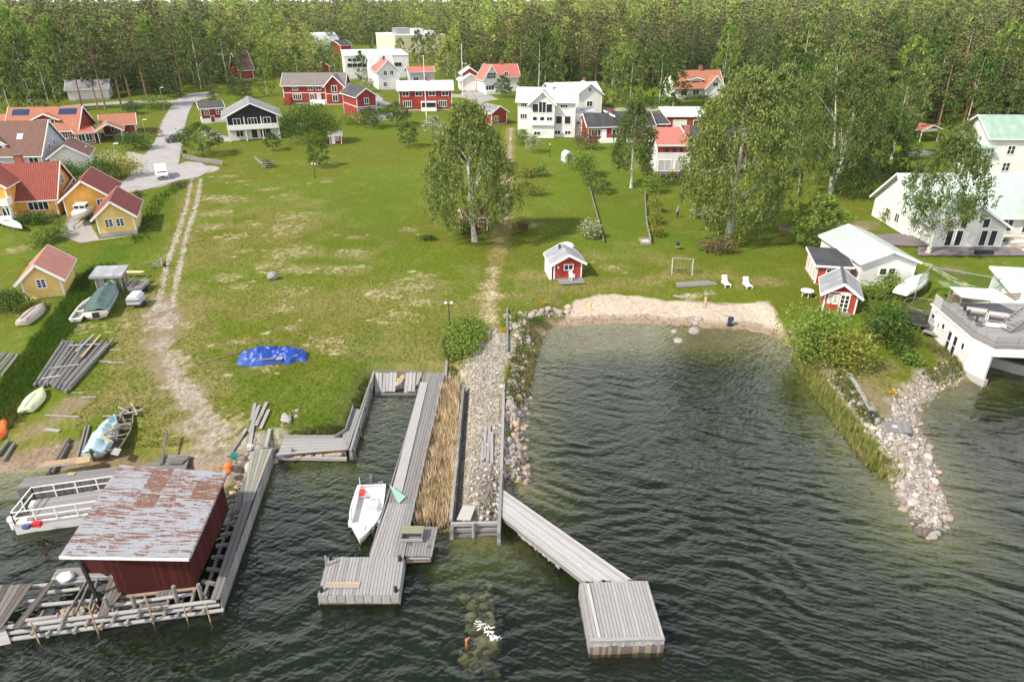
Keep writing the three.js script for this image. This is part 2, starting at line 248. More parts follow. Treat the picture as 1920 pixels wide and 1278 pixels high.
    const k = 0.8 + 0.4 * (n3 * 0.6 + n4 * 0.4);
    for (let q = 0; q < 3; q++) col[o * 4 + q] = clamp(toS(c[q] * k)) * 255; col[o * 4 + 3] = 255;
    hgt[o * 4] = hgt[o * 4 + 1] = hgt[o * 4 + 2] = clamp(n3 * 0.5 + n4 * 0.35 + n2 * 0.15) * 255; hgt[o * 4 + 3] = 255;
  }
  const ct = new THREE.DataTexture(col, TN, TN), ht = new THREE.DataTexture(hgt, TN, TN); ct.colorSpace = THREE.SRGBColorSpace;
  for (const t of [ct, ht]) { t.magFilter = t.minFilter = THREE.LinearFilter; t.needsUpdate = true; }
  const gm = new THREE.MeshPhysicalMaterial({ map: ct, bumpMap: ht, bumpScale: 0.10, roughness: 0.95, specularIntensity: 0.1 });
  // one sheet of ground, from the lake bed to the horizon
  const lines = (spec, extra) => { const s = new Set(extra); for (const [a, b, st] of spec) for (let v = a; v < b - 1e-6; v += st) s.add(+v.toFixed(3)); return [...s].sort((a, b) => a - b); };
  const gx = lines([[-3000, -400, 200], [-400, -130, 20], [-130, -70, 4], [-70, -45, 1.2], [-45, 45, 0.6], [45, 70, 1.2], [70, 130, 4], [130, 400, 20], [400, 3001, 200]], UX.map(k => k[0]));
  const gd = lines([[-300, 15, 45], [15, 24, 1.5], [24, 76, 0.5], [76, 100, 1.2], [100, 250, 3], [250, 400, 10], [400, 3001, 100]], [...UD.map(k => k[0]), ...EP.map(k => k[0]).filter(v => v > 20), 3000]);
  const nx = gx.length, nd = gd.length, pos = new Float32Array(nx * nd * 3), uv = new Float32Array(nx * nd * 2), sdv = new Float32Array(nx * nd);
  for (let j = 0; j < nd; j++) for (let i = 0; i < nx; i++) {
    const o = j * nx + i, x = gx[i], z = -gd[j], s = gd[j] < 120 ? shoreDist(x, z) : 99; sdv[o] = s;
    pos[o * 3] = x; pos[o * 3 + 1] = groundHeight(x, z, s); pos[o * 3 + 2] = z; uv[o * 2] = interp(UX, x); uv[o * 2 + 1] = interp(UD, gd[j]);
  }
  const cls = { lake_bed: [], beach: [], gravel_pier: [], ground: [] };
  const isPier = (x, z) => x > -5 && x < 0.5 && z > -52;
  for (let j = 0; j < nd - 1; j++) for (let i = 0; i < nx - 1; i++) {
    const a = j * nx + i, b = a + 1, c = a + nx, e = c + 1, x = (gx[i] + gx[i + 1]) / 2, z = -(gd[j] + gd[j + 1]) / 2;
    const s = (sdv[a] + sdv[b] + sdv[c] + sdv[e]) / 4;
    const ti = Math.min(TN - 1, Math.round(interp(UX, x) * TN)), tj = Math.min(TN - 1, Math.round(interp(UD, -z) * TN));
    const k = s < 0 ? 'lake_bed' : layers.sand[tj * TN + ti] > 0.5 ? 'beach' : isPier(x, z) ? 'gravel_pier' : 'ground';
    cls[k].push(a, b, c, b, e, c);
  }
  const pa = new THREE.BufferAttribute(pos, 3), ua = new THREE.BufferAttribute(uv, 2), all = new THREE.BufferGeometry(); all.setAttribute('position', pa); all.setIndex(Object.values(cls).flat()); all.computeVertexNormals();
  const na = all.attributes.normal;
  for (const k in cls) {
    const map = new Map(), ix = [], p = [], n = [], u = [];
    for (const v of cls[k]) { let m = map.get(v); if (m === undefined) { m = map.size; map.set(v, m); p.push(pos[v * 3], pos[v * 3 + 1], pos[v * 3 + 2]); n.push(na.getX(v), na.getY(v), na.getZ(v)); u.push(uv[v * 2], uv[v * 2 + 1]); } ix.push(m); }
    const g = new THREE.BufferGeometry(); g.setAttribute('position', new THREE.Float32BufferAttribute(p, 3)); g.setAttribute('normal', new THREE.Float32BufferAttribute(n, 3)); g.setAttribute('uv', new THREE.Float32BufferAttribute(u, 2)); g.setIndex(ix);
    structure(k, g, gm);
  }
}
console.log('ground');

// ---------------------------------------------------------------- the lake
{
  const R = rng(77), waves = [];
  for (let i = 0; i < 26; i++) { const L = 0.65 * Math.pow(4.2, R()), a = (R() - 0.5) * 1.3 + 0.3; waves.push([Math.sin(a) * 6.283 / L, Math.cos(a) * 6.283 / L, R() * 6.283, 0.0062 * Math.pow(L, 0.8) * (0.6 + R() * 0.8)]); }
  const xs = [], zs = []; for (let x = -400; x < -66; x += 30) xs.push(x); for (let x = -66; x <= 66; x += 0.3) xs.push(+x.toFixed(2)); for (let x = 70; x <= 400; x += 30) xs.push(x);
  for (let z = 300; z > -16; z -= 25) zs.push(z); for (let z = -16; z >= -68; z -= 0.22) zs.push(+z.toFixed(2));
  const nx = xs.length, nz = zs.length, p = new Float32Array(nx * nz * 3), u = new Float32Array(nx * nz * 2), ix = [];
  for (let j = 0; j < nz; j++) for (let i = 0; i < nx; i++) {
    const x = xs[i], z = zs[j], o = j * nx + i, fine = Math.abs(x) < 66 && z < -15; let h = 0;
    if (fine) { const wx = x + (fbm(x * 0.16, z * 0.16, 2) - 0.5) * 7, wz = z + (fbm(x * 0.16 + 50, z * 0.16, 2) - 0.5) * 7; for (const w of waves) h += w[3] * Math.sin(w[0] * wx + w[1] * wz + w[2]); h *= (0.55 + 0.9 * fbm(x * 0.09 + 3, z * 0.09, 2)) * (0.35 + 0.65 * sstep(-62, -42, z)) * (x < -4 && z < -38 ? 0.5 : 1); }
    p[o * 3] = x; p[o * 3 + 1] = h; p[o * 3 + 2] = z; u[o * 2] = x / 16; u[o * 2 + 1] = z / 16;
    if (i < nx - 1 && j < nz - 1) ix.push(o, o + 1, o + nx, o + 1, o + nx + 1, o + nx);
  }
  const g = new THREE.BufferGeometry(); g.setAttribute('position', new THREE.BufferAttribute(p, 3)); g.setAttribute('uv', new THREE.BufferAttribute(u, 2)); g.setIndex(ix); g.computeVertexNormals();
  // ripples: a sum of waves that repeat over sixteen metres
  const N = 1024, ws = [], R2 = rng(12);
  for (let i = 0; i < 60; i++) { const L = 0.2 * Math.pow(4.5, R2()), a = (R2() - 0.5) * 1.9 + 0.3, f = 16 / L, kx = Math.round(Math.sin(a) * f), kz = Math.round(Math.cos(a) * f); ws.push([kx, kz, R2() * 6.283, Math.pow(L, 1.0)]); }
  const H = new Float32Array(N * N); let mn = 1e9, mx = -1e9; const S = new Float32Array(4096); for (let i = 0; i < 4096; i++) S[i] = Math.sin(i / 4096 * 6.28318);
  for (let j = 0; j < N; j++) for (let i = 0; i < N; i++) { let h = 0; for (const w of ws) h += w[3] * S[((((w[0] * i + w[1] * j) * 4) + w[2] * 652) | 0) & 4095]; H[j * N + i] = h; mn = Math.min(mn, h); mx = Math.max(mx, h); }
  const bt = dataTex(N, N, (i, j) => { const v = (H[j * N + i] - mn) / (mx - mn); return [v, v, v]; }, false, true);
  const m = new THREE.MeshPhysicalMaterial({ roughness: 0.08, ior: 1.46, transmission: 0.994, thickness: 2, attenuationDistance: 1.7, bumpMap: bt, bumpScale: 0.058 });
  m.color.setRGB(0.84, 0.9, 0.76); m.attenuationColor.setRGB(0.44, 0.55, 0.28);
  structure('lake_water', g, m);
}
console.log('lake');

// ---------------------------------------------------------------- stones
const stoneGeo = [0, 1, 2, 3, 4, 5].map(k => { const g = new THREE.IcosahedronGeometry(1, 1), p = g.attributes.position; for (let i = 0; i < p.count; i++) { const x = p.getX(i), y = p.getY(i), z = p.getZ(i), s = 0.72 + 0.5 * vnoise(x * 1.6 + k * 7, y * 1.6 + z * 1.3 + k * 3); p.setXYZ(i, x * s * (1.1 + 0.1 * (k % 3)), y * s * (0.62 + 0.08 * k % 0.3), z * s); } g.computeVertexNormals(); return g; });
const stoneMat = [[0.30, 0.285, 0.27], [0.40, 0.38, 0.36], [0.26, 0.245, 0.235], [0.33, 0.26, 0.19], [0.40, 0.30, 0.22], [0.28, 0.23, 0.18], [0.29, 0.225, 0.185], [0.10, 0.09, 0.08]].map(([r, g, b], s) => { const t = dataTex(64, 64, (i, j) => { const n = 0.7 + 0.5 * fbm(i * 0.12 + s * 9, j * 0.12, 3) + 0.12 * hash2(i, j); return [r, g, b].map(c => toS(c * n)); }, true, true); t.repeat.set(2, 2); return new THREE.MeshStandardMaterial({ map: t, roughness: 0.9 }); });
{
  const R = rng(91);
  // spread: random stones within a band along a line; the larger ones apart, the small ones as one mass
  function bank(name, label, lines, big, small, mats, sBig, sSmall) {
    const o = new THREE.Group(); o.name = name; o.userData = { kind: 'structure' }; scene.add(o);
    const tot = lines.reduce((s, l) => s + l[3], 0), pick = () => { let q = R() * tot; for (const l of lines) { q -= l[3]; if (q <= 0) return l; } return lines[0]; };
    const spot = () => { const [a, b, w] = pick(), t = R(), p = l2(a, b, t), L = Math.hypot(b[0] - a[0], b[1] - a[1]), k = (R() - 0.5) * 2 * w; return [p[0] - (b[1] - a[1]) / L * k, p[1] + (b[0] - a[0]) / L * k]; };
    for (let i = 0; i < big; i++) { const [x, z] = spot(), s = sBig * (0.5 + R() * R() * 1.1), m = mesh('stone', stoneGeo[(R() * 6) | 0], stoneMat[gy(x, z) < 0.1 ? [7, 5, 5, 4][(R() * 4) | 0] : mats[(R() * mats.length) | 0]], o); m.position.set(x, Math.max(-0.12, gy(x, z)) + s * 0.2, z); m.rotation.set(R() * 0.7, R() * 6.28, R() * 0.7); m.scale.set(s * (0.8 + R() * 0.5), s * (0.8 + R() * 0.4), s * (0.8 + R() * 0.5)); }
    const im = new THREE.InstancedMesh(stoneGeo[1], stoneMat[1], small), M4 = new THREE.Matrix4(), E = new THREE.Euler(), Q = new THREE.Quaternion(), c = new THREE.Color(); im.name = 'pebbles'; im.userData.kind = 'stuff';
    for (let i = 0; i < small; i++) { const [x, z] = spot(), s = sSmall * (0.4 + R() * 0.9); E.set(R() * 6, R() * 6, R()); M4.compose(new THREE.Vector3(x, gy(x, z) + s * 0.2, z), Q.setFromEuler(E), new THREE.Vector3(s, s, s)); im.setMatrixAt(i, M4); const v = 0.4 + R() * 0.55; im.setColorAt(i, c.setRGB(v, v * (0.92 + R() * 0.06), v * (0.84 + R() * 0.12))); }
    im.castShadow = im.receiveShadow = true; o.add(im); return o;
  }
  bank('stone_breakwater', '', [[[33.19,-49.36], [30.89,-44.92], 1.1, 3], [[30.47,-44.92], [28.44,-39.47], 2.0, 6], [[28.44,-39.47], [27.12,-35.04], 1.6, 7], [[27.35,-35.42], [26.81,-33.75], 1.1, 2], [[28.66,-53.52], [28.10,-43.46], 0.9, 3], [[40.57,-54.33], [34.20,-49.53], 1.0, 2.4], [[28.71,-44.77], [28.24,-40.60], 1.2, 2]], 300, 3600, [0, 1, 1, 0, 2, 6, 1], 0.2, 0.1);
  bank('stone_bank', '', [[[0.70,-51.61], [0.08,-41.53], 1.0, 5], [[0.08,-42.90], [0.30,-38.22], 1.0, 3], [[1.30,-59.77], [0.70,-51.61], 0.9, 3], [[0.55,-64.13], [6.61,-67.59], 0.7, 2.5], [[0.00,-65.03], [1.29,-59.37], 1.0, 2]], 290, 900, [0, 0, 2, 3, 4, 2, 6], 0.25, 0.12);
  bank('pier_gravel', '', [[[-1.79,-58.76], [-2.50,-50.56], 1.5, 3], [[-2.05,-50.56], [-2.09,-39.91], 1.3, 4], [[-2.09,-39.91], [-2.32,-32.98], 1.3, 3], [[-1.23,-44.02], [-1.27,-37.48], 0.4, 2]], 110, 3000, [0, 1, 1, 2], 0.15, 0.06);
  bank('shore_stones', '', [[[-18.90,-37.25], [-17.88,-40.97], 0.6, 4], [[-19.05,-40.97], [-16.67,-42.18], 0.5, 1.5], [[-17.19,-44.06], [-17.53,-46.35], 0.5, 0.4]], 110, 260, [1, 1, 0, 2], 0.26, 0.1);
  // single stones in the shallows and on the grass
  for (const [x, z, y, s, l] of [[16.48,-60.58, 0.02, 0.42, 'small round stone in the shallows off the beach'], [18.59,-62.79, 0.05, 0.55, 'flat stone at the beach waterline, largest of the two'], [16.53,-62.79, 0.0, 0.3, 'low stone just breaking the water near the beach'], [19.19,-64.67, 0.1, 0.3, 'pale stone on the wet sand'], [19.67,-65.50, 0.2, 0.4, 'brownish stone half sunk in the sand']]) { const m = solo('shore_stone', stoneGeo[3], stoneMat[s > 0.5 ? 2 : 0], l, 'stone'); m.position.set(x, y, z); m.scale.setScalar(s); }
  const bo = solo('boulder', stoneGeo[0], stoneMat[2], 'grey boulder alone in the straw-coloured meadow', 'boulder'); { const q = [-28.10,-75.04]; bo.position.set(q[0], gy(...q) + 0.35, q[1]); bo.scale.set(0.62, 0.95, 0.6); }
}

// ---------------------------------------------------------------- building materials
const boardTex = dataTex(64, 8, (i, j) => { const g = i % 32 < 3 ? 0 : 0.8 + 0.2 * hash2(i >> 5, 3); return [g, g, g]; }, false, true); boardTex.repeat.set(3.2, 0.5);
const grainTex = dataTex(256, 64, (i, j) => { const n = 0.55 + 0.3 * fbm(i * 0.02, j * 0.55, 3) + 0.2 * fbm(i * 0.13, j * 0.9 + 40, 2); return [n, n, n]; }, true, true); grainTex.repeat.set(0.35, 2.2);
const tileBump = dataTex(64, 64, (i, j) => { const u = (i % 32) / 32, v = (j % 32) / 32, h = 0.35 + 0.3 * Math.sin(u * 6.283) + 0.35 * (1 - v); return [h, h, h]; }, false, true); tileBump.repeat.set(1.66, 1.35);
const tileTone = (a, b, s) => dataTex(128, 128, (i, j) => { const n = hash2((i >> 1) + s, (j >> 1)), m = fbm(i * 0.09 + s, j * 0.09, 3), e = (j % 4 === 0 ? 0.86 : 1) * (0.9 + 0.2 * n); return [0, 1, 2].map(k => toS(lerp(a[k], b[k], m) * e)); }, true, true);
const seamBump = dataTex(64, 4, (i) => { const h = i % 32 < 3 ? 1 : 0.2; return [h, h, h]; }, false, true); seamBump.repeat.set(0.85, 1);
const weather = (a, b, s, f = 0.05) => dataTex(256, 256, (i, j) => { const m = fbm(i * f + s, j * f * 0.6, 4), n = hash2(i, j + s); return [0, 1, 2].map(k => toS(lerp(a[k], b[k], sstep(0.3, 0.7, m)) * (0.93 + 0.14 * n))); }, true, true);
function tiles(a, b, s) { const t = tileTone(a, b, s); t.repeat.set(0.21, 0.21); return new THREE.MeshPhysicalMaterial({ specularIntensity: 0.4, map: t, bumpMap: tileBump, bumpScale: 0.07, roughness: 0.8 }); }
function sheetMetal(a, b, s, rough = 0.45) { const t = weather(a, b, s); t.repeat.set(0.12, 0.12); return new THREE.MeshStandardMaterial({ map: t, bumpMap: seamBump, bumpScale: 0.04, roughness: rough }); }
function cladding(a, b, s) { const t = weather(a, b, s, 0.03); t.repeat.set(0.2, 0.2); return new THREE.MeshPhysicalMaterial({ specularIntensity: 0.3, map: t, bumpMap: boardTex, bumpScale: 0.02, roughness: 0.85 }); }
const M = {
  white: std(0.78, 0.78, 0.77, 0.6), offwhite: std(0.66, 0.65, 0.62, 0.7), glass: std(0.025, 0.03, 0.036, 0.06, { specularIntensity: 0.9 }), curtain: std(0.42, 0.43, 0.43, 0.25), black: std(0.018, 0.018, 0.02, 0.6), concrete: std(0.36, 0.35, 0.33, 0.9), greySteel: std(0.42, 0.43, 0.44, 0.4, { metalness: 0.6 }), darkSteel: std(0.07, 0.075, 0.08, 0.5, { metalness: 0.3 }),
  falu: cladding([0.24, 0.035, 0.03], [0.30, 0.05, 0.04], 3), faluBright: cladding([0.36, 0.05, 0.035], [0.42, 0.07, 0.05], 4), whiteWall: cladding([0.64, 0.64, 0.635], [0.70, 0.70, 0.69], 5), greyWall: cladding([0.42, 0.45, 0.50], [0.5, 0.52, 0.55], 6), yellow: cladding([0.72, 0.38, 0.08], [0.80, 0.44, 0.11], 7), paleYellow: cladding([0.72, 0.50, 0.17], [0.80, 0.57, 0.23], 8), blackWall: cladding([0.02, 0.022, 0.024], [0.03, 0.032, 0.034], 9), creamYellow: cladding([0.72, 0.62, 0.42], [0.78, 0.68, 0.48], 10),
  tileRed: tiles([0.22, 0.058, 0.045], [0.27, 0.08, 0.06], 1), tileBrown: tiles([0.15, 0.085, 0.07], [0.19, 0.11, 0.09], 2), tileOrange: tiles([0.33, 0.135, 0.085], [0.40, 0.175, 0.115], 3), tileGrey: tiles([0.17, 0.15, 0.145], [0.22, 0.20, 0.19], 4), tileDarkRed: tiles([0.19, 0.05, 0.045], [0.24, 0.07, 0.06], 5), tilePink: tiles([0.40, 0.14, 0.11], [0.47, 0.18, 0.145], 6),
  tin: sheetMetal([0.39, 0.41, 0.435], [0.46, 0.475, 0.495], 11), mint: sheetMetal([0.375, 0.465, 0.43], [0.44, 0.525, 0.49], 12), felt: sheetMetal([0.035, 0.036, 0.042], [0.055, 0.056, 0.06], 13, 0.8), feltGrey: sheetMetal([0.17, 0.17, 0.18], [0.24, 0.24, 0.25], 14, 0.8), green: sheetMetal([0.24, 0.36, 0.29], [0.30, 0.42, 0.35], 15), corrugated: sheetMetal([0.24, 0.25, 0.275], [0.33, 0.34, 0.365], 16), tinRed: sheetMetal([0.40, 0.115, 0.065], [0.47, 0.15, 0.09], 17), tinWhite: sheetMetal([0.48, 0.495, 0.52], [0.55, 0.56, 0.585], 18),
  brick: std(0.34, 0.10, 0.06, 0.9), wood: new THREE.MeshStandardMaterial({ map: grainTex, roughness: 0.9 }), solar: std(0.03, 0.05, 0.11, 0.15), awning: std(0.08, 0.18, 0.40, 0.8), blueTarp: std(0.02, 0.10, 0.50, 0.35), cable: std(0.03, 0.03, 0.03, 0.7), orange: std(0.75, 0.16, 0.03, 0.5), red: std(0.55, 0.03, 0.03, 0.45),
};
function greyWood(r, g, b, s) { const t = dataTex(128, 128, (i, j) => { const n = 0.62 + 0.4 * fbm(i * 0.035 + s * 9, j * 0.6, 4), k = hash2(i >> 3, j + s * 31) > 0.965 ? 0.55 : 1, m = 0.85 + 0.3 * fbm(i * 0.06 + s * 3, j * 0.06 + 8, 3); return [r, g, b].map(c => toS(c * n * k * m * 0.8)); }, true, true); t.repeat.set(0.4, 2.6); return new THREE.MeshPhysicalMaterial({ specularIntensity: 0.3, map: t, roughness: 0.92 }); }
const GREY = [greyWood(0.345, 0.34, 0.34, 1), greyWood(0.40, 0.395, 0.395, 2), greyWood(0.285, 0.28, 0.28, 3), greyWood(0.43, 0.425, 0.43, 4), greyWood(0.31, 0.305, 0.295, 5), greyWood(0.25, 0.24, 0.235, 6)];
const PALE = [greyWood(0.54, 0.54, 0.54, 7), greyWood(0.48, 0.48, 0.48, 8), greyWood(0.60, 0.595, 0.595, 9), greyWood(0.44, 0.435, 0.43, 10)];
const DARKW = [greyWood(0.17, 0.15, 0.135, 11), greyWood(0.21, 0.185, 0.165, 12), greyWood(0.14, 0.12, 0.105, 13)];
const NEWW = greyWood(0.58, 0.44, 0.26, 14), TANW = greyWood(0.42, 0.33, 0.25, 15), REDW = greyWood(0.082, 0.019, 0.016, 16), REDW2 = greyWood(0.11, 0.028, 0.022, 17), MOSSW = greyWood(0.33, 0.34, 0.24, 18), DECKW = greyWood(0.30, 0.265, 0.27, 19);

// ---------------------------------------------------------------- houses
const geoCache = new Map(); const cached = (k, f) => { if (!geoCache.has(k)) geoCache.set(k, f()); return geoCache.get(k); };
function frameOf(a, b) { const W = Math.hypot(b[0] - a[0], b[1] - a[1]), th = Math.atan2(-(b[1] - a[1]), b[0] - a[0]); return { W, th, ux: [(b[0] - a[0]) / W, (b[1] - a[1]) / W], bk: [-Math.sin(th), -Math.cos(th)] }; }
function addWindow(o, x, y, z, rot, w, h, cols, rows, pane, frame, fw = 0.11, name = 'window') {
  const g = mesh(name, cached('p' + w + ',' + h, () => bx(w, h, 0.05, 0, 0, 0.025)), pane, o); g.position.set(x, y, z); g.rotation.y = rot;
  mesh(name === 'door' ? 'door_frame' : 'window_frame', cached(['f', w, h, cols, rows, fw].join(), () => { const p = [bx(w + 2 * fw, fw, 0.1, 0, h / 2 + fw / 2, 0.05), bx(w + 2 * fw, fw, 0.1, 0, -h / 2 - fw / 2, 0.05), bx(fw, h, 0.1, -w / 2 - fw / 2, 0, 0.05), bx(fw, h, 0.1, w / 2 + fw / 2, 0, 0.05)]; for (let i = 1; i < cols; i++) p.push(bx(0.09, h, 0.08, -w / 2 + w * i / cols, 0, 0.045)); for (let i = 1; i < rows; i++) p.push(bx(w, 0.05, 0.07, 0, -h / 2 + h * i / rows, 0.04)); return mergeG(p); }), frame, g);
}
// One body: walls with gables, two roof slopes, trim, windows. a, b: front corners on the ground [x, z]; D depth; ridge 'x' runs along the front, 'z' away from it
function body(o, s) {
  const { a, b, D, H, rise: rs = 2, ridge = 'x', wall = M.falu, roof = M.tileRed, trim = M.white, ov = 0.5, y0 = 0, base = 0.35, baseMat = M.concrete, win = [], frame = M.white, pre = '', ends = true } = s, F = frameOf(a, b), W = F.W;
  const gx = o.position.x, gz = o.position.z, cx = (a[0] + b[0]) / 2 + F.bk[0] * D / 2, cz = (a[1] + b[1]) / 2 + F.bk[1] * D / 2;
  const ground = s.ground !== undefined ? s.ground : Math.max(gy(a[0], a[1]), gy(b[0], b[1])) - 0.05, Y = ground - o.position.y;
  const Lr = ridge === 'x' ? W : D, S = ridge === 'x' ? D : W, rot = ridge === 'x' ? F.th : F.th + Math.PI / 2;
  const set = m => { m.position.set(cx - gx, Y, cz - gz); m.rotation.y = rot; return m; };
  const mono = s.mono;   // one slope falling to the front (or rising, if negative)
  if (wall && !s.open) {
    const sh = new THREE.Shape(); sh.moveTo(-S / 2, y0 + (y0 ? 0 : base)); sh.lineTo(S / 2, y0 + (y0 ? 0 : base)); if (mono) { sh.lineTo(S / 2, H); sh.lineTo(-S / 2, H + rs); } else { sh.lineTo(S / 2, H); sh.lineTo(0, H + rs); sh.lineTo(-S / 2, H); } sh.closePath();
    const g = new THREE.ExtrudeGeometry(sh, { depth: Lr, bevelEnabled: false }); g.translate(0, 0, -Lr / 2); g.rotateY(-Math.PI / 2);   // profile z -> across the ridge
    set(mesh(pre + 'wall', g, wall, o));
  }
  if (base && !y0 && !s.open) set(mesh(pre + 'foundation', bx(Lr + 0.06, base + 0.8, S + 0.06, 0, base / 2 - 0.4, 0), baseMat, o));
  const t = 0.14, tr = [];
  if (mono) { const an = Math.atan(rs / S), sl = (S + 2 * ov) / Math.cos(an); set(mesh(pre + 'roof_panel', bx(Lr + 2 * ov, t, sl, 0, H + rs / 2 + t / 2 + 0.02, 0, an, 0, 0), roof, o)); for (const e of [-1, 1]) tr.push(bx(0.07, 0.24, sl + 0.02, e * (Lr / 2 + ov + 0.04), H + rs / 2 + 0.04, 0, an)); tr.push(bx(Lr + 2 * ov + 0.1, 0.22, 0.06, 0, H - Math.tan(an) * ov + 0.02, S / 2 + ov + 0.05)); }
  else {
    const an = Math.atan(rs / (S / 2)), half = S / 2 + ov, sl = half / Math.cos(an), ym = H + rs - Math.tan(an) * half / 2 + t / 2 / Math.cos(an) + 0.02;
    set(mesh(pre + 'roof_panel', bx(Lr + 2 * ov, t, sl, 0, ym, half / 2, an), roof, o)); set(mesh(pre + 'roof_panel', bx(Lr + 2 * ov, t, sl, 0, ym, -half / 2, -an), s.roofBack || roof, o));
    if (s.cap) set(mesh(pre + 'ridge_cap', bx(Lr + 2 * ov + 0.04, 0.1, 0.34, 0, H + rs + 0.2, 0), s.cap, o));
    const yE = H - Math.tan(an) * ov;
    if (ends) for (const e of [-1, 1]) { tr.push(bx(0.08, 0.26, sl + 0.06, e * (Lr / 2 + ov + 0.045), ym - 0.03, half / 2, an), bx(0.08, 0.26, sl + 0.06, e * (Lr / 2 + ov + 0.045), ym - 0.03, -half / 2, -an)); }
    tr.push(bx(Lr + 2 * ov, 0.16, 0.06, 0, yE + 0.06, half + 0.035), bx(Lr + 2 * ov, 0.16, 0.06, 0, yE + 0.06, -half - 0.035));
  }
  if (s.corners !== false && !y0 && !s.open) for (const e of [-1, 1]) for (const k of [-1, 1]) tr.push(bx(0.15, H - base - 0.06, 0.15, e * (Lr / 2 - 0.05), (H + base) / 2 - 0.03, k * (S / 2 - 0.05)));
  if (s.open) for (const e of [-1, 1]) for (const k of [-1, 1]) tr.push(bx(0.16, H + 0.25, 0.16, e * (Lr / 2 - 0.1), H / 2, k * (S / 2 - 0.12)));
  set(mesh(pre + 'trim', mergeG(tr), trim, o));
  if (s.floors) set(mesh(pre + 'trim_band', bx(Lr + 0.05, 0.14, S + 0.05, 0, s.floors, 0), trim, o));
  const at = (face, u) => { const q = { f: [a, F.ux, W, F.th], r: [b, F.bk, D, F.th + Math.PI / 2], l: [[a[0] + F.bk[0] * D, a[1] + F.bk[1] * D], [-F.bk[0], -F.bk[1]], D, F.th - Math.PI / 2] }[face]; return [q[0][0] + q[1][0] * q[2] * u - gx, q[0][1] + q[1][1] * q[2] * u - gz, q[3]]; };
  for (const [face, u, y, w, h, cols = 2, rows = 1, kind] of win) { const [x, z, r] = at(face, u); addWindow(o, x, Y + y, z, r, w, h, cols, rows, kind === 'door' ? M.white : kind === 'red' ? M.falu : kind === 'curtain' ? M.curtain : kind === 'garage' ? M.offwhite : M.glass, frame, 0.11, kind === 'door' || kind === 'red' || kind === 'garage' ? 'door' : 'window'); }
  for (const [u, v, mat, hh, w = 0.7] of s.chimneys || []) { const yr = H + rs * (1 - Math.abs(v) * 2), c = mesh('chimney', bx(w, hh + 0.6, w, 0, yr + hh / 2 - 0.3, 0), mat, o); c.position.set(cx - gx + (ridge === 'x' ? F.ux[0] : F.bk[0]) * Lr * (u - 0.5) + (ridge === 'x' ? F.bk[0] : -F.ux[0]) * S * v, Y, cz - gz + (ridge === 'x' ? F.ux[1] : F.bk[1]) * Lr * (u - 0.5) + (ridge === 'x' ? F.bk[1] : -F.ux[1]) * S * v); c.rotation.y = rot; mesh('chimney_cap', bx(w + 0.12, 0.1, w + 0.12, 0, yr + hh + 0.05, 0), M.darkSteel, c); }
  for (const [u, v, w, h, mat, name] of s.panels || []) { const an = Math.atan(rs / (S / 2)), g = bx(w, 0.06, h, 0, 0, 0, an); const m = set(mesh(name, g, mat, o)); m.position.y += H + rs - (S / 2) * v * Math.tan(an) + 0.19 / Math.cos(an); const lx = (u - 0.5) * Lr, lz = S / 2 * v, c = Math.cos(rot), n = Math.sin(rot); m.position.x += lx * c + lz * n; m.position.z += -lx * n + lz * c; }
  return { F, Y, at, cx, cz, rot, Lr, S };
}
function rel(a, b, u, back, W, D) { const F = frameOf(a, b), p = [a[0] + F.ux[0] * u + F.bk[0] * back, a[1] + F.ux[1] * u + F.bk[1] * back]; return { a: p, b: [p[0] + F.ux[0] * W, p[1] + F.ux[1] * W], D }; }
function house(name, label, category, bodies, group) { const a = bodies[0].a, o = thing(name, label, category, a[0], gy(a[0], a[1]), a[1], 0, group); bodies.forEach((s, i) => { if (i && !s.pre) s.pre = 'wing_'; body(o, s); }); return o; }
// a box part of a house, given in the frame of its front line: u along, v outwards, y above its ground
function addPart(o, a, b, name, mat, w, h, d, u, y, v) { const F = frameOf(a, b), m = mesh(name, bx(w, h, d, 0, y, 0), mat, o); m.rotation.y = F.th; m.position.set(a[0] + F.ux[0] * u - F.bk[0] * v - o.position.x, gy(a[0], a[1]) - o.position.y, a[1] + F.ux[1] * u - F.bk[1] * v - o.position.z); return m; }
function railing(o, name, mat, pts, y, h, rails = 2, post = 0.08, every = 1.6, relX = 0, relZ = 0) {   // posts and rails along plan points; each run is one part
  for (let i = 1; i < pts.length; i++) { const [x0, z0] = pts[i - 1], [x1, z1] = pts[i], L = Math.hypot(x1 - x0, z1 - z0), n = Math.max(1, Math.round(L / every)), g = []; for (let k = 0; k <= n; k++) g.push(bx(post, h, post, lerp(x0, x1, k / n) - relX, y + h / 2, lerp(z0, z1, k / n) - relZ)); for (let r = 1; r <= rails; r++) g.push(bar([x0 - relX, y + h * r / rails, z0 - relZ], [x1 - relX, y + h * r / rails, z1 - relZ], 0.05, 0.06)); mesh(name, mergeG(g), mat, o); }
}

const O1 = (name, label, cat) => thing(name, label, cat, 0, 0, 0);
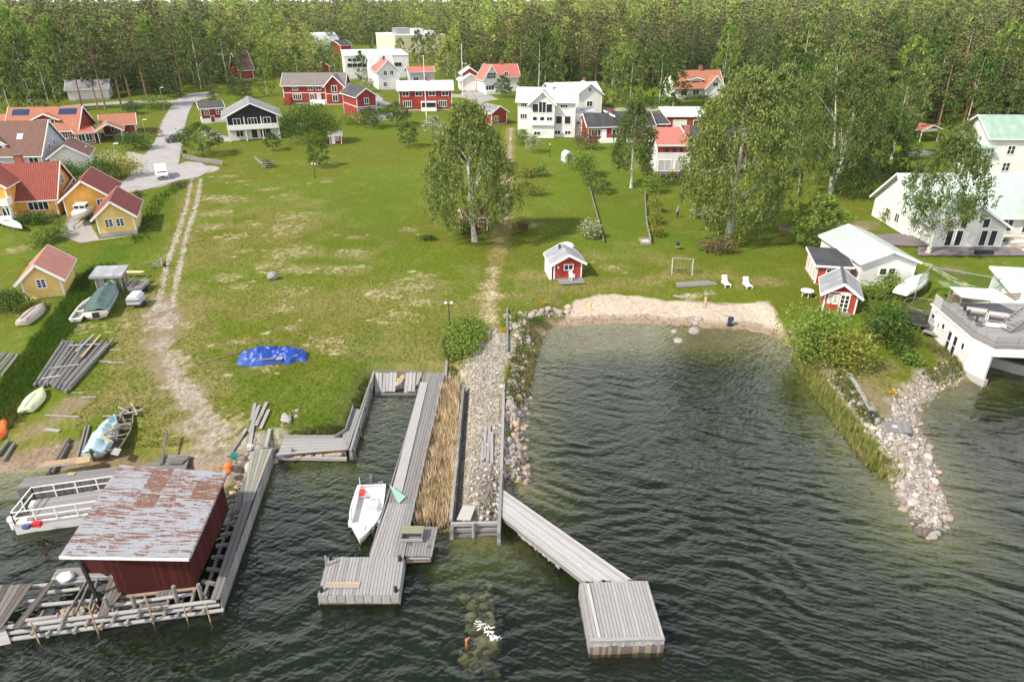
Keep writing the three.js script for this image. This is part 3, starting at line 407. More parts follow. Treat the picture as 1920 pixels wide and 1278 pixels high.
// ---------------------------------------------------------------- the houses, left to right
const w2 = (n, y, w, h, c = 2, r = 1, f = 'f') => Array.from({ length: n }, (_, i) => [f, (i + 0.5) / n, y, w, h, c, r]);
{ // brown-roofed house at the left edge
  const a = [-102.69,-128.40], b = [-88.03,-129.56];
  const o = house('brown_roof_house', 'grey house with steep brown tiled roof and skylight behind the yellow house', 'house', [{ a, b, D: 10, H: 3, rise: 5.2, wall: M.greyWall, roof: M.tileBrown, ov: 0.4, win: [['f', 0.9, 1.9, 1.6, 1, 2], ['r', 0.35, 3.7, 0.5, 1, 1], ['r', 0.55, 4.2, 0.5, 1, 1], ['r', 0.5, 1.6, 1, 1]], panels: [[0.72, 0.5, 1.1, 1.3, M.curtain, 'skylight']] }, { ...rel(a, b, 5.4, 0.9, 3, 4), y0: 2.4, H: 4.8, rise: 1, ridge: 'z', wall: M.greyWall, roof: M.tileBrown, ov: 0.3, pre: 'dormer_', win: [['f', 0.5, 4.0, 2, 1, 3]] }]);
  body(o, { ...rel(a, b, 15.6, 3, 4.5, 3), H: 2.6, rise: 0.5, mono: 1, wall: M.greyWall, roof: M.tileBrown, ov: 0.1, pre: 'passage_' });
}
{ const a = [-85.84,-128.40], b = [-80.23,-130.74];
  house('white_garage', 'white garage with brown tiled roof below the road bend', 'garage', [{ a, b, D: 8, H: 2.6, rise: 2, ridge: 'z', wall: M.whiteWall, roof: M.tileBrown, win: [['f', 0.3, 1.5, 0.9, 0.7], ['r', 0.8, 1.3, 1, 1.6, 1]] }]); }
{ // solar-roof house and its carport
  const a = [-108.01,-150.54], b = [-94.22,-152.61];
  const o = house('orange_roof_house', 'red house with orange tiled roof, solar panels and a dormer', 'house', [{ a, b, D: 9, H: 3, rise: 4, wall: M.falu, roof: M.tileOrange, roofBack: M.felt, ov: 0.5, win: [['f', 0.66, 1.8, 1.4, 1.2, 3, 2], ['f', 0.8, 1.8, 1.4, 1.2, 3, 2], ['f', 0.93, 1.8, 1.2, 1.2, 3, 2]], panels: [0, 1, 2, 3].map(i => [0.07 + i * 0.06, 0.25, 0.85, 1.6, M.solar, 'solar_panel']).concat([0, 1, 2, 3].map(i => [0.74 + i * 0.065, 0.25, 0.9, 1.6, M.solar, 'solar_panel'])) }, { ...rel(a, b, 5.2, 1.2, 5, 4), y0: 3, H: 4.9, rise: 1.1, ridge: 'z', wall: M.falu, roof: M.tileOrange, ov: 0.4, pre: 'dormer_', win: [['f', 0.5, 4.5, 3.4, 0.7, 5]] }]);
  body(o, { a: [-120.89,-155.80], b: [-112.12,-155.80], D: 6, H: 3, rise: 2, roof: M.tileOrange, pre: 'annex_' });
  const c = [-90.04,-152.61], e = [-85.75,-154.73];
  const p = house('carport', 'red carport and garage with orange hipped tile roof beside the road', 'carport', [{ a: [-92.30,-159.12], b: [-86.34,-161.82], D: 5.5, H: 2.5, rise: 1.7, wall: M.falu, roof: M.tileOrange, win: [['f', 0.35, 1.5, 1.2, 1, 2], ['r', 0.4, 1.4, 1.6, 1.2, 3]] }, { a: c, b: e, D: 5, H: 2.5, rise: 1.3, ridge: 'z', roof: M.tileOrange, wall: M.falu, open: true, pre: 'porch_' }]);
  body(p, { a: [-93.53,-150.54], b: [-90.73,-152.61], D: 4, H: 2.4, rise: 0.6, mono: 1, wall: M.falu, roof: M.tinRed, ov: 0.3, pre: 'link_', win: [['f', 0.3, 1.4, 1.1, 1.3], ['f', 0.7, 1.4, 1.1, 1.3]] });
}
{ // yellow house with balcony
  const a = [-72.95,-99.98], b = [-68.47,-101.05];
  const o = house('yellow_house', 'yellow house with red tiled roof, balcony and brick chimney', 'house', [{ a: rel(a, b, -9, 0, 1).a, b, D: 9, H: 2.9, rise: 4.2, wall: M.yellow, roof: M.tileRed, ov: 0.45, win: [['f', 0.82, 1.7, 2.6, 1.1, 4], ['r', 0.5, 4.6, 1, 1.2, 2, 2], ['f', 0.08, 1.6, 1.2, 1.2]], chimneys: [[0.62, 0.06, M.brick, 1.7, 0.95]] },
    { ...rel(a, b, -7, -2.2, 6.4, 7), H: 5.4, rise: 2.2, ridge: 'z', wall: M.yellow, roof: M.tileRed, ov: 0.5, win: [['f', 0.22, 4.3, 1.3, 1.1, 2], ['f', 0.62, 4.3, 2.2, 1.1, 4], ['f', 0.3, 1.5, 1, 2, 1, 1, 'door'], ['f', 0.62, 1.6, 1.8, 1.2, 3], ['f', 0.9, 1.6, 1, 1.2, 2]] }]);
  for (const [y, d] of [[2.9, 1.6], [0.5, 1.8]]) { addPart(o, a, b, 'balcony_floor', M.white, 7, 0.18, d, -3.6, y, 2.2 + d / 2 + 0.05); addPart(o, a, b, 'balcony_front', M.white, 7, 0.85, 0.08, -3.6, y + 0.55, 2.2 + d + 0.02); addPart(o, a, b, 'balcony_side', M.white, 0.08, 0.85, d, -0.1, y + 0.55, 2.2 + d / 2 + 0.02); }
  for (const u of [-6.8, -3.6, -0.3]) addPart(o, a, b, 'balcony_post', M.white, 0.16, 2.9, 0.16, u, 1.45, 3.5);
  const g1 = house('yellow_garage', 'larger yellow garage with red-brown roof behind the motorboat', 'garage', [{ a: [-66.31,-99.43], b: [-60.59,-101.60], D: 9, H: 3, rise: 2.4, ridge: 'z', wall: M.yellow, roof: M.tileDarkRed, ov: 0.6, win: [['f', 0.32, 2, 0.7, 0.8, 1], ['f', 0.78, 2, 0.8, 1, 2]] }]);
  body(g1, { a: [-70.77,-104.41], b: [-69.28,-104.70], D: 4, H: 2.8, rise: 0.9, mono: 1, wall: M.yellow, roof: M.tileDarkRed, ov: 0.15, pre: 'link_' });
  house('yellow_garage', 'yellow garage with stone plinth and paned window beside the wheel tracks', 'garage', [{ a: [-56.68,-90.56], b: [-52.43,-92.22], D: 8, H: 2.9, rise: 1.9, ridge: 'z', wall: M.paleYellow, roof: M.tileDarkRed, ov: 0.55, base: 0.6, win: [['f', 0.32, 1.9, 0.85, 0.95, 2, 3], ['f', 0.62, 1.9, 0.85, 0.95, 2, 3]] }]);
  const yb = house('yellow_boathouse', 'small yellow boathouse with orange roof and paned window', 'boathouse', [{ a: [-53.01,-68.73], b: [-49.54,-70.07], D: 6.2, H: 2.3, rise: 1.6, ridge: 'z', wall: M.paleYellow, roof: M.tinRed, ov: 0.5, base: 0.1, win: [['f', 0.5, 1.75, 0.75, 0.85, 2, 3]] }]);
  addPart(yb, [-53.22,-68.87], [-49.90,-70.68], 'hatch', M.black, 0.6, 1.1, 0.06, 1.45, 0.6, 0.06); addPart(yb, [-53.22,-68.87], [-49.90,-70.68], 'hatch', M.black, 0.9, 0.8, 0.06, 2.35, 0.5, 0.06);
  const ws = house('wood_shed', 'open lean-to wood shed with pale grey roof above the covered boat', 'shed', [{ a: [-46.50,-70.99], b: [-43.66,-71.30], D: 1.8, H: 1.9, rise: 0.35, mono: 1, open: true, roof: M.corrugated, trim: GREY[1], ov: 0.25 }]);
  for (let i = 0; i < 7; i++) addPart(ws, [-46.50,-70.99], [-43.66,-71.30], 'stacked_plank', GREY[i % 6], 0.14, 1.5, 0.06, 1.5 + i * 0.2, 0.75, -0.9 - (i % 3) * 0.12);
  addPart(ws, [-46.50,-70.99], [-43.66,-71.30], 'side_wall', GREY[3], 0.9, 1.7, 0.06, 0.5, 0.85, -0.2);
}
{ const a = [-75.37,-172.55], b = [-70.53,-174.97];
  house('red_cabin', 'little red cabin on a white base beside the road', 'cabin', [{ a, b, D: 5, H: 3.4, rise: 0.9, mono: 1, wall: M.falu, roof: M.felt, base: 1.1, baseMat: M.white, ov: 0.3, win: [['f', 0.25, 2.5, 1, 1, 2, 2], ['f', 0.75, 2.5, 1, 1, 2, 2], ['f', 0.45, 0.9, 0.8, 1.4, 1, 1, 'red']] }]); }
{ const a = [-62.42,-154.73], b = [-52.26,-158.56];
  const o = house('black_white_house', 'two-storey house, black boarded above and white below, grey roof', 'house', [{ a, b, D: 11, H: 5, rise: 2.6, ridge: 'z', wall: M.blackWall, roof: M.feltGrey, ov: 0.9, base: 2.4, baseMat: M.whiteWall, corners: false, win: [['f', 0.2, 3.8, 1.4, 1.3], ['f', 0.5, 3.8, 1.8, 1.3, 3], ['f', 0.78, 3.8, 1.4, 1.3, 2], ['f', 0.22, 1.3, 1.4, 1.2], ['f', 0.5, 1.2, 1.2, 1.9, 1], ['f', 0.72, 1.2, 2.2, 1.8, 2]] }]);
  addPart(o, a, b, 'balcony_floor', M.white, 10.8, 0.2, 1.6, 5.4, 2.5, 0.9); addPart(o, a, b, 'balcony_front', M.white, 10.8, 1.05, 0.1, 5.4, 3.0, 1.75); for (const u of [0.2, 3.7, 7.2, 10.6]) addPart(o, a, b, 'balcony_post', M.white, 0.2, 5.2, 0.2, u, 2.5, 1.6);
}
{ const a = [-62.72,-197.90], b = [-46.12,-198.77];
  const o = house('red_farmhouse', 'red farmhouse with white trim, brown roof and white entrance steps', 'house', [{ a, b, D: 8, H: 5, rise: 2.6, wall: M.falu, roof: M.tileGrey, floors: 2.9, ov: 0.5, win: [['f', 0.22, 1.9, 2.2, 1.3, 4], ['f', 0.2, 4.1, 1.4, 0.8, 3], ['f', 0.45, 4.1, 1.3, 0.8, 2], ['f', 0.58, 4.1, 1.3, 0.8, 2], ['f', 0.46, 1.7, 1.1, 1.8, 2], ['l', 0.5, 1.8, 1, 1.4], ['l', 0.5, 4.1, 1, 1.4]] },
    { ...rel(a, b, 11.8, -2, 5, 6), H: 5, rise: 2.5, ridge: 'z', wall: M.falu, roof: M.tileGrey, floors: 2.9, win: [['f', 0.5, 4.2, 1.3, 1.5, 2], ['f', 0.5, 1.8, 1.3, 1.5, 2]] }]);
  addPart(o, a, b, 'porch', M.white, 4.2, 1.1, 2, 9.4, 0.55, 1); addPart(o, a, b, 'porch_glazing', M.curtain, 1.2, 1.7, 0.3, 9.6, 2, 0.2); addPart(o, a, b, 'stair', M.greySteel, 1.6, 0.5, 1.6, 9.6, 0.25, 2.8); addPart(o, a, b, 'dog_house_lean_to', M.falu, 1.8, 1.6, 1.6, 1, 0.8, 0.85);
}
{ // red house with awning, long white-roofed wing
  const a = [-38.14,-176.20], b = [-33.81,-178.72], c = [-29.51,-188.07], e = [-15.84,-189.47];
  const o = house('red_awning_house', 'red house with blue awning, white terrace and long white metal roof', 'house', [{ a, b, D: 11, H: 5.6, rise: 1.7, ridge: 'z', wall: M.falu, roof: M.felt, floors: 3.1, win: [['f', 0.5, 4.4, 1, 1.3, 2], ['f', 0.35, 1.8, 2.2, 1.6, 4], ['f', 0.85, 1.6, 0.8, 1.8, 1], ['r', 0.3, 4.4, 0.9, 1.3], ['r', 0.6, 4.4, 0.9, 0.9], ['r', 0.3, 1.6, 1.4, 1.2, 2]] },
    { a: c, b: e, D: 7.5, H: 5.2, rise: 1.8, wall: M.falu, roof: M.tinWhite, win: [...w2(4, 4.2, 1.6, 1, 2), ['f', 0.15, 1.7, 2, 1.4, 4], ['f', 0.82, 1.7, 2, 1.4, 4]], chimneys: [[0.55, 0, M.brick, 1.2]] }]);
  addPart(o, a, b, 'awning', M.awning, 5, 0.12, 1.4, 2.8, 2.9, 0.75); addPart(o, a, b, 'terrace', M.offwhite, 8.6, 0.9, 3, 3.6, 0.3, 1.55); addPart(o, a, b, 'terrace_railing', M.white, 8.6, 0.9, 0.1, 3.6, 1.2, 3.1); addPart(o, c, e, 'bay_window', M.white, 4, 2.4, 1.2, 7.6, 1.2, 0.65); addPart(o, c, e, 'bay_glass', M.glass, 3.6, 1.1, 0.1, 7.6, 1.6, 1.28);
  addPart(o, a, b, 'upper_terrace', M.feltGrey, 4, 0.2, 9, 8.2, 3.0, -5);
}
{ // white houses in the middle distance
  const a = [-40.78,-221.94], b = [-34.70,-224.10];
  house('white_red_roof_house', 'white house with bright red roof behind the red awning house', 'house', [{ a, b, D: 11, H: 5.6, rise: 3, ridge: 'z', wall: M.whiteWall, roof: M.tilePink, win: [['f', 0.35, 5, 0.9, 1.2], ['f', 0.65, 5, 0.9, 1.2], ['f', 0.3, 1.8, 1, 1.2], ['r', 0.5, 2, 1.2, 1.2]], chimneys: [[0.4, 0.05, M.darkSteel, 1.1, 0.6]] }]);
  house('grey_roof_villa', 'white villa with grey roof and small front gable before the factory', 'house', [{ a: [-44.75,-233.14], b: [-38.43,-235.51], D: 8, H: 6.2, rise: 2.4, wall: M.whiteWall, roof: M.tin, win: w2(3, 4.8, 0.9, 1.3) }, { ...rel([-44.75,-233.14], [-38.43,-235.51], 0.4, -1.6, 4.2, 4), H: 6.2, rise: 1.6, ridge: 'z', wall: M.whiteWall, roof: M.tin, win: [['f', 0.5, 1.8, 2, 1.6, 3], ['f', 0.5, 4.9, 1, 1]] }]);
  house('red_roof_annex', 'low grey house with red roof beside the flagpole', 'house', [{ a: [-32.75,-233.14], b: [-25.27,-235.51], D: 7, H: 4, rise: 1.2, wall: M.greyWall, roof: M.tilePink, win: [['f', 0.25, 1.6, 1.6, 1.4, 2], ['f', 0.7, 1.8, 1.2, 1.2]], chimneys: [[0.6, 0, M.brick, 1.2]] }]);
  const f = [-55.96,-245.45], g = [-35.26,-250.88];
  const o = house('factory_hall', 'long white factory hall with strip windows', 'factory', [{ a: f, b: g, D: 24, H: 7.4, rise: 0.5, mono: 1, wall: M.whiteWall, roof: M.tinWhite, ov: 0.1, corners: false, win: [] }]);
  for (let i = 0; i < 4; i++) addPart(o, f, g, 'window', M.glass, 1.5, 1.1, 0.1, 1.6 + i * 1.7, 4.6, 0.05); for (let i = 0; i < 10; i++) addPart(o, f, g, 'window', M.glass, 0.9, 1.1, 0.1, 9.6 + i * 0.98, 4.6, 0.05); for (let i = 0; i < 3; i++) addPart(o, f, g, 'window', M.glass, 1.2, 0.8, 0.1, 1.8 + i * 1.5, 6.3, 0.05);
  const y = [-55.10,-350.16], z = [-32.45,-363.02];
  const q = house('yellow_works', 'yellow works building with white roof plant beyond the factory', 'factory', [{ a: y, b: z, D: 26, H: 8, rise: 0.4, mono: 1, wall: M.creamYellow, roof: M.tinWhite, ov: 0.1, corners: false }]);
  addPart(q, y, z, 'roof_plant', M.greySteel, 7, 3, 6, 8, 9.6, -12); addPart(q, y, z, 'roof_plant', M.offwhite, 5, 2.6, 5, 17, 9.4, -14); addPart(q, y, z, 'roof_plant', M.tinWhite, 4, 1.6, 4, 22, 9, -10);
  const t = [-93.22,-347.08], u = [-82.28,-356.48], o2 = thing('tent_hall', 'blue and white arched tent hall in the distance', 'tent hall', t[0], gy(...t), t[1], frameOf(t, u).th);
  const L = frameOf(t, u).W, arch = new THREE.Shape(); arch.moveTo(-7, 0); arch.lineTo(-7, 3.5); arch.quadraticCurveTo(-6, 9, 0, 9.4); arch.quadraticCurveTo(6, 9, 7, 3.5); arch.lineTo(7, 0); const ga = new THREE.ExtrudeGeometry(arch, { depth: L, bevelEnabled: false, curveSegments: 10 }); ga.rotateY(Math.PI / 2); ga.translate(0, 0, -7); mesh('hall_cover', ga, M.tinWhite, o2); mesh('hall_skirt', bx(L + 0.1, 4, 14.1, L / 2, 2, -7), std(0.03, 0.09, 0.35, 0.6), o2);
  house('dark_shed', 'dark red shed right of the blue tent hall', 'shed', [{ a: [-80.88,-350.16], b: [-77.14,-356.48], D: 8, H: 4, rise: 2, wall: M.falu, roof: M.felt }]);
}
{ // red garage and gambrel house
  house('red_garage', 'small red garage with white door at the asphalt yard', 'garage', [{ a: [-15.65,-220.88], b: [-9.33,-221.94], D: 8, H: 3, rise: 1.8, ridge: 'z', wall: M.whiteWall, roof: M.tinWhite, win: [['f', 0.5, 1.3, 2.8, 2.1, 1, 1, 'garage']] }, { ...rel([-15.65,-220.88], [-9.33,-221.94], 0.8, 4, 5, 5), H: 4.6, rise: 1.6, ridge: 'z', wall: M.faluBright, roof: M.tinWhite }]);
  const a = [-8.29,-215.70], b = [1.95,-219.82];
  const o = house('gambrel_house', 'white house with bright pink-red roof and arched gable window', 'house', [{ a: rel(a, b, 3.6, 1.2, 1).a, b, D: 8, H: 4.6, rise: 3, wall: M.whiteWall, roof: M.tilePink, win: [['f', 0.5, 5.2, 1.1, 1.1], ['f', 0.5, 1.6, 1.2, 1.4]], chimneys: [[0.4, 0, M.brick, 1.3]] }, { ...rel(a, b, 0, 0, 4.6, 6), H: 4.4, rise: 3.4, ridge: 'z', wall: M.whiteWall, roof: M.tilePink, win: [['f', 0.5, 5, 2.6, 1.6, 5, 2], ['f', 0.4, 1.5, 2.6, 1.5, 3]] }]);
  addPart(o, a, b, 'porch', M.white, 4.8, 1, 1.6, 2.4, 0.5, 0.85);
  house('grey_roof_red_shed', 'red shed with grey felt roof beside the path above the meadow birch', 'shed', [{ a: [-4.88,-170.18], b: [-1.30,-172.55], D: 12, H: 3, rise: 1.3, ridge: 'z', wall: M.falu, roof: M.feltGrey, win: [['f', 0.3, 1.5, 0.9, 1]] }]);
  house('small_red_shed', 'small red shed half hidden under the meadow birch', 'shed', [{ a: [-6.59,-92.71], b: [-3.48,-93.69], D: 3, H: 2.1, rise: 0.8, wall: M.falu, roof: M.tinRed, ov: 0.3, base: 0.1, win: [['f', 0.7, 1.1, 0.7, 0.6]] }]);
  house('playhouse', 'tiny red playhouse with white roof beside the large bushes', 'playhouse', [{ a: [-39.30,-151.05], b: [-36.88,-151.57], D: 2, H: 1.9, rise: 0.6, wall: M.falu, roof: M.tin, ov: 0.2, base: 0.1, win: [['f', 0.65, 1.2, 0.5, 0.5], ['f', 0.3, 1, 0.5, 1.4, 1, 1, 'door']] }]);
}
{ // white three-storey house
  const a = [1.33,-159.69], b = [14.09,-158.56], W = frameOf(a, b).W;
  const o = house('white_villa', 'large white three-storey villa with glazed gable bay and metal roof', 'house', [{ a, b, D: 9, H: 7.6, rise: 2.4, wall: M.whiteWall, roof: M.tin, ov: 0.5, base: 0.3, baseMat: M.white, win: [['f', 0.1, 6.8, 1.1, 0.7, 3], ['f', 0.1, 4.4, 1.4, 1, 3], ['f', 0.1, 1.2, 1.2, 0.7, 2], ['f', 0.72, 3.7, 1.3, 1.6, 1], ['f', 0.87, 3.7, 1.3, 1.6, 1], ['f', 0.8, 6.6, 1.5, 0.6, 3], ['f', 0.7, 1, 1.2, 0.7, 2], ['f', 0.88, 1, 1.2, 0.7, 2]], chimneys: [[0.55, -0.05, M.white, 1.4, 0.9]] },
    { ...rel(a, b, W * 0.22, -1.3, W * 0.42, 5), H: 7.4, rise: 2.4, ridge: 'z', wall: M.whiteWall, roof: M.tin, ov: 0.5, baseMat: M.white, win: [['f', 0.22, 6.4, 1.3, 1.7, 1], ['f', 0.5, 6.6, 1.6, 2.2, 2], ['f', 0.78, 6.4, 1.3, 1.7, 1], ['f', 0.2, 3.8, 0.9, 1.5, 1], ['f', 0.5, 3.8, 0.9, 1.5, 1], ['f', 0.8, 3.8, 1.1, 1.5, 2], ['f', 0.3, 1, 1.4, 0.7, 2]] }]);
  addPart(o, a, b, 'balcony_front', M.white, W * 0.42, 1, 0.1, W * 0.43, 3.2, 1.75); addPart(o, a, b, 'annex', M.white, 4, 5.2, 6, W + 2, 2.6, -4); addPart(o, a, b, 'annex_roof', M.tin, 4.4, 0.2, 6.6, W + 2, 5.35, -4); addPart(o, a, b, 'annex_window', M.glass, 0.8, 1.6, 0.1, W + 2, 3.6, -0.95);
  const c = [10.26,-185.31], e = [22.76,-188.07], X = frameOf(c, e).W;
  const q = house('white_bungalow', 'long white house with pale metal roof behind the white villa', 'house', [{ a: c, b: e, D: 9, H: 5, rise: 1.8, wall: M.whiteWall, roof: M.tinWhite, win: [['f', 0.25, 4, 1.6, 0.5, 2], ['f', 0.45, 4, 1.6, 0.5, 2]], chimneys: [[0.78, 0, M.brick, 1]] }, { ...rel(c, e, X - 7, -3.4, 6.6, 6), H: 5, rise: 2.4, ridge: 'z', wall: M.whiteWall, roof: M.tinWhite, win: [['f', 0.5, 6, 0.7, 0.9], ['f', 0.5, 2.6, 1.4, 1.2]] }]);
}
{ // black-roofed red house
  const a = [16.62,-153.66], b = [31.29,-155.80], W = frameOf(a, b).W;
  const o = house('black_roof_house', 'long red single-storey house with black felt roof and white terrace', 'house', [{ a, b, D: 8, H: 3.2, rise: 2.1, wall: M.falu, roof: M.felt, ov: 0.4, base: 0.5, win: [['f', 0.12, 1.9, 2, 1.3, 3], ['f', 0.24, 1.5, 0.9, 2, 1, 1, 'door'], ['f', 0.42, 2, 1.6, 1, 2], ['f', 0.6, 2, 2, 1.2, 2], ['f', 0.85, 2, 1.2, 1.2]], chimneys: [[0.4, 0.1, M.brick, 1.2, 0.8]] }]);
  addPart(o, a, b, 'terrace', M.white, W * 0.5, 0.9, 1.6, W * 0.42, 0.3, 0.85); addPart(o, a, b, 'roof_divider', M.white, 0.2, 0.3, 9, W * 0.38, 5.3, -4).scale.y = 1;
  body(o, { ...rel(a, b, W + 0.2, 3, 4, 5), H: 2.9, rise: 1.2, mono: 1, wall: M.falu, roof: M.felt, pre: 'wing_' });
}
{ // orange-roofed house, white garage, pink-roofed house
  const a = [46.44,-205.98], b = [60.40,-207.86], W = frameOf(a, b).W;
  const o = house('orange_tile_villa', 'white villa with orange tiled roof and pink awnings by the woods', 'house', [{ a, b, D: 9, H: 3.2, rise: 4, wall: M.whiteWall, roof: M.tileOrange, ov: 0.5, win: [['f', 0.2, 1.7, 1.6, 1.4, 2], ['f', 0.45, 1.7, 1.8, 1.4, 3]], chimneys: [[0.62, 0, M.brick, 1.4, 0.8]] }, { ...rel(a, b, W * 0.62, -1.2, 5.4, 5), H: 3.2, rise: 3, ridge: 'z', wall: M.whiteWall, roof: M.tileOrange, win: [['f', 0.5, 4, 1.4, 1, 2]] }, { ...rel(a, b, W * 0.33, 1.2, 3.6, 3), y0: 3, H: 5.1, rise: 0.5, ridge: 'z', wall: M.whiteWall, roof: M.tileBrown, pre: 'dormer_', win: [['f', 0.5, 4.4, 2.2, 0.7, 3]] }]);
  addPart(o, a, b, 'awning', M.tilePink, W * 0.6, 0.1, 1.4, W * 0.32, 2.9, 0.75);
  house('white_roof_garage', 'red and white garage with flat white roof above the pink-roofed house', 'garage', [{ a: [35.73,-164.53], b: [45.06,-164.53], D: 8, H: 3.4, rise: 0.9, mono: 1, wall: M.falu, roof: M.tinWhite, ov: 0.3, win: [['f', 0.35, 1.4, 3, 2.2, 1, 1, 'garage'], ['f', 0.75, 1.8, 1, 1.4]] }]);
  const c = [26.61,-127.26], e = [32.84,-127.26], f = [33.10,-128.40], g = [43.37,-128.40], V = frameOf(f, g).W;
  const p = house('pink_roof_house', 'red and white house with pink roof, glazed veranda and brown deck', 'house', [{ a: c, b: e, D: 9, H: 5.2, rise: 1.5, mono: 1, wall: M.whiteWall, roof: M.tilePink, ov: 0.3, corners: false, win: [['f', 0.25, 1.5, 2.3, 1.9, 2, 1, 'curtain'], ['f', 0.75, 1.5, 2.3, 1.9, 2, 1, 'curtain']] }, { a: f, b: g, D: 8, H: 5.6, rise: 1.3, mono: 1, wall: M.falu, roof: M.felt, ov: 0.5, win: [['f', 0.22, 4.4, 3, 1.4, 4], ['f', 0.2, 1.5, 2.4, 1.6, 4], ['f', 0.6, 1.6, 1.6, 1.6, 2], ['f', 0.6, 4.4, 1.6, 1.2, 2]] }]);
  for (const u of [0.28, 0.5, 0.72]) addPart(p, c, e, 'upper_window', M.glass, 0.7, 0.6, 0.06, 6.1 * u, 4.2, 0.03); addPart(p, c, e, 'upper_wall', M.falu, 6.0, 0.9, 0.04, 3.05, 4.3, 0.012);
  addPart(p, f, g, 'veranda_roof', M.tinWhite, V * 0.72, 0.14, 2.4, V * 0.4, 3, 1.3); addPart(p, f, g, 'veranda_wall', M.white, V * 0.6, 0.9, 0.1, V * 0.5, 0.7, 2.4); addPart(p, f, g, 'balcony_front', M.white, V * 0.72, 0.9, 0.1, V * 0.4, 3.5, 2.45);
  addPart(p, c, e, 'chimney', M.tilePink, 0.8, 1.6, 0.8, 6, 7.2, -4);
  const dk = thing('wooden_deck', 'brown wooden deck with steps below the pink-roofed house', 'deck', c[0], gy(...c), c[1]); for (let i = 0; i < 12; i++) mesh('plank', bx(6.6, 0.08, 0.2, 3.3, 0.3 - (i > 8 ? (i - 8) * 0.07 : 0), 0.35 + i * 0.215), std(0.10, 0.045, 0.04, 0.8), dk); for (let i = 0; i < 4; i++) mesh('rope_post', rod([0.2 + i * 1.1, 0, 3.1], [0.2 + i * 1.1, 0.8, 3.1], 0.06), M.white, dk); mesh('rope', mergeG([0, 1, 2].map(i => rod([0.2 + i * 1.1, 0.75, 3.1], [0.75 + i * 1.1, 0.5, 3.1], 0.03)).concat([0, 1, 2].map(i => rod([0.75 + i * 1.1, 0.5, 3.1], [1.3 + i * 1.1, 0.75, 3.1], 0.03)))), M.white, dk);
}
{ // sauna cottage above the beach
  const a = [4.87,-74.87], b = [8.17,-75.38];
  const o = house('red_beach_cottage', 'small red cottage with tin roof and little deck above the beach', 'cottage', [{ a, b, D: 3.4, H: 2.1, rise: 0.9, ridge: 'z', wall: M.faluBright, roof: M.corrugated, ov: 0.45, base: 0.1, win: [['f', 0.52, 1.5, 0.95, 0.55, 2]] }]);
  addPart(o, a, b, 'stove_pipe', M.darkSteel, 0.25, 1, 0.25, 1.2, 2.9, -2.6); addPart(o, a, b, 'wall_lamp', M.white, 0.18, 0.3, 0.1, 0.5, 1.5, 0.08); addPart(o, a, b, 'lean_to', M.white, 0.25, 1.9, 3, -0.35, 0.95, -1.5);
  for (let i = 0; i < 10; i++) addPart(o, a, b, 'deck_plank', GREY[(i * 5) % 6], 3, 0.1, 0.16, 1.85, 0.12, 0.2 + i * 0.17);
  const ch = thing('white_chair', 'white plastic chair on the red cottage deck', 'chair', 0, 0, 0); { const q = [6.96,-74.36]; ch.position.set(q[0], gy(...q) + 0.18, q[1]); } ch.rotation.y = 0.6; mesh('seat', bx(0.5, 0.06, 0.5, 0, 0.4, 0), M.white, ch); mesh('backrest', bx(0.5, 0.6, 0.06, 0, 0.72, -0.26, -0.25), M.white, ch); for (const i of [-1, 1]) for (const k of [-1, 1]) mesh('leg', bx(0.06, 0.4, 0.06, i * 0.22, 0.2, k * 0.22), M.white, ch); for (const i of [-1, 1]) mesh('armrest', bx(0.06, 0.06, 0.5, i * 0.25, 0.6, 0), M.white, ch);
}
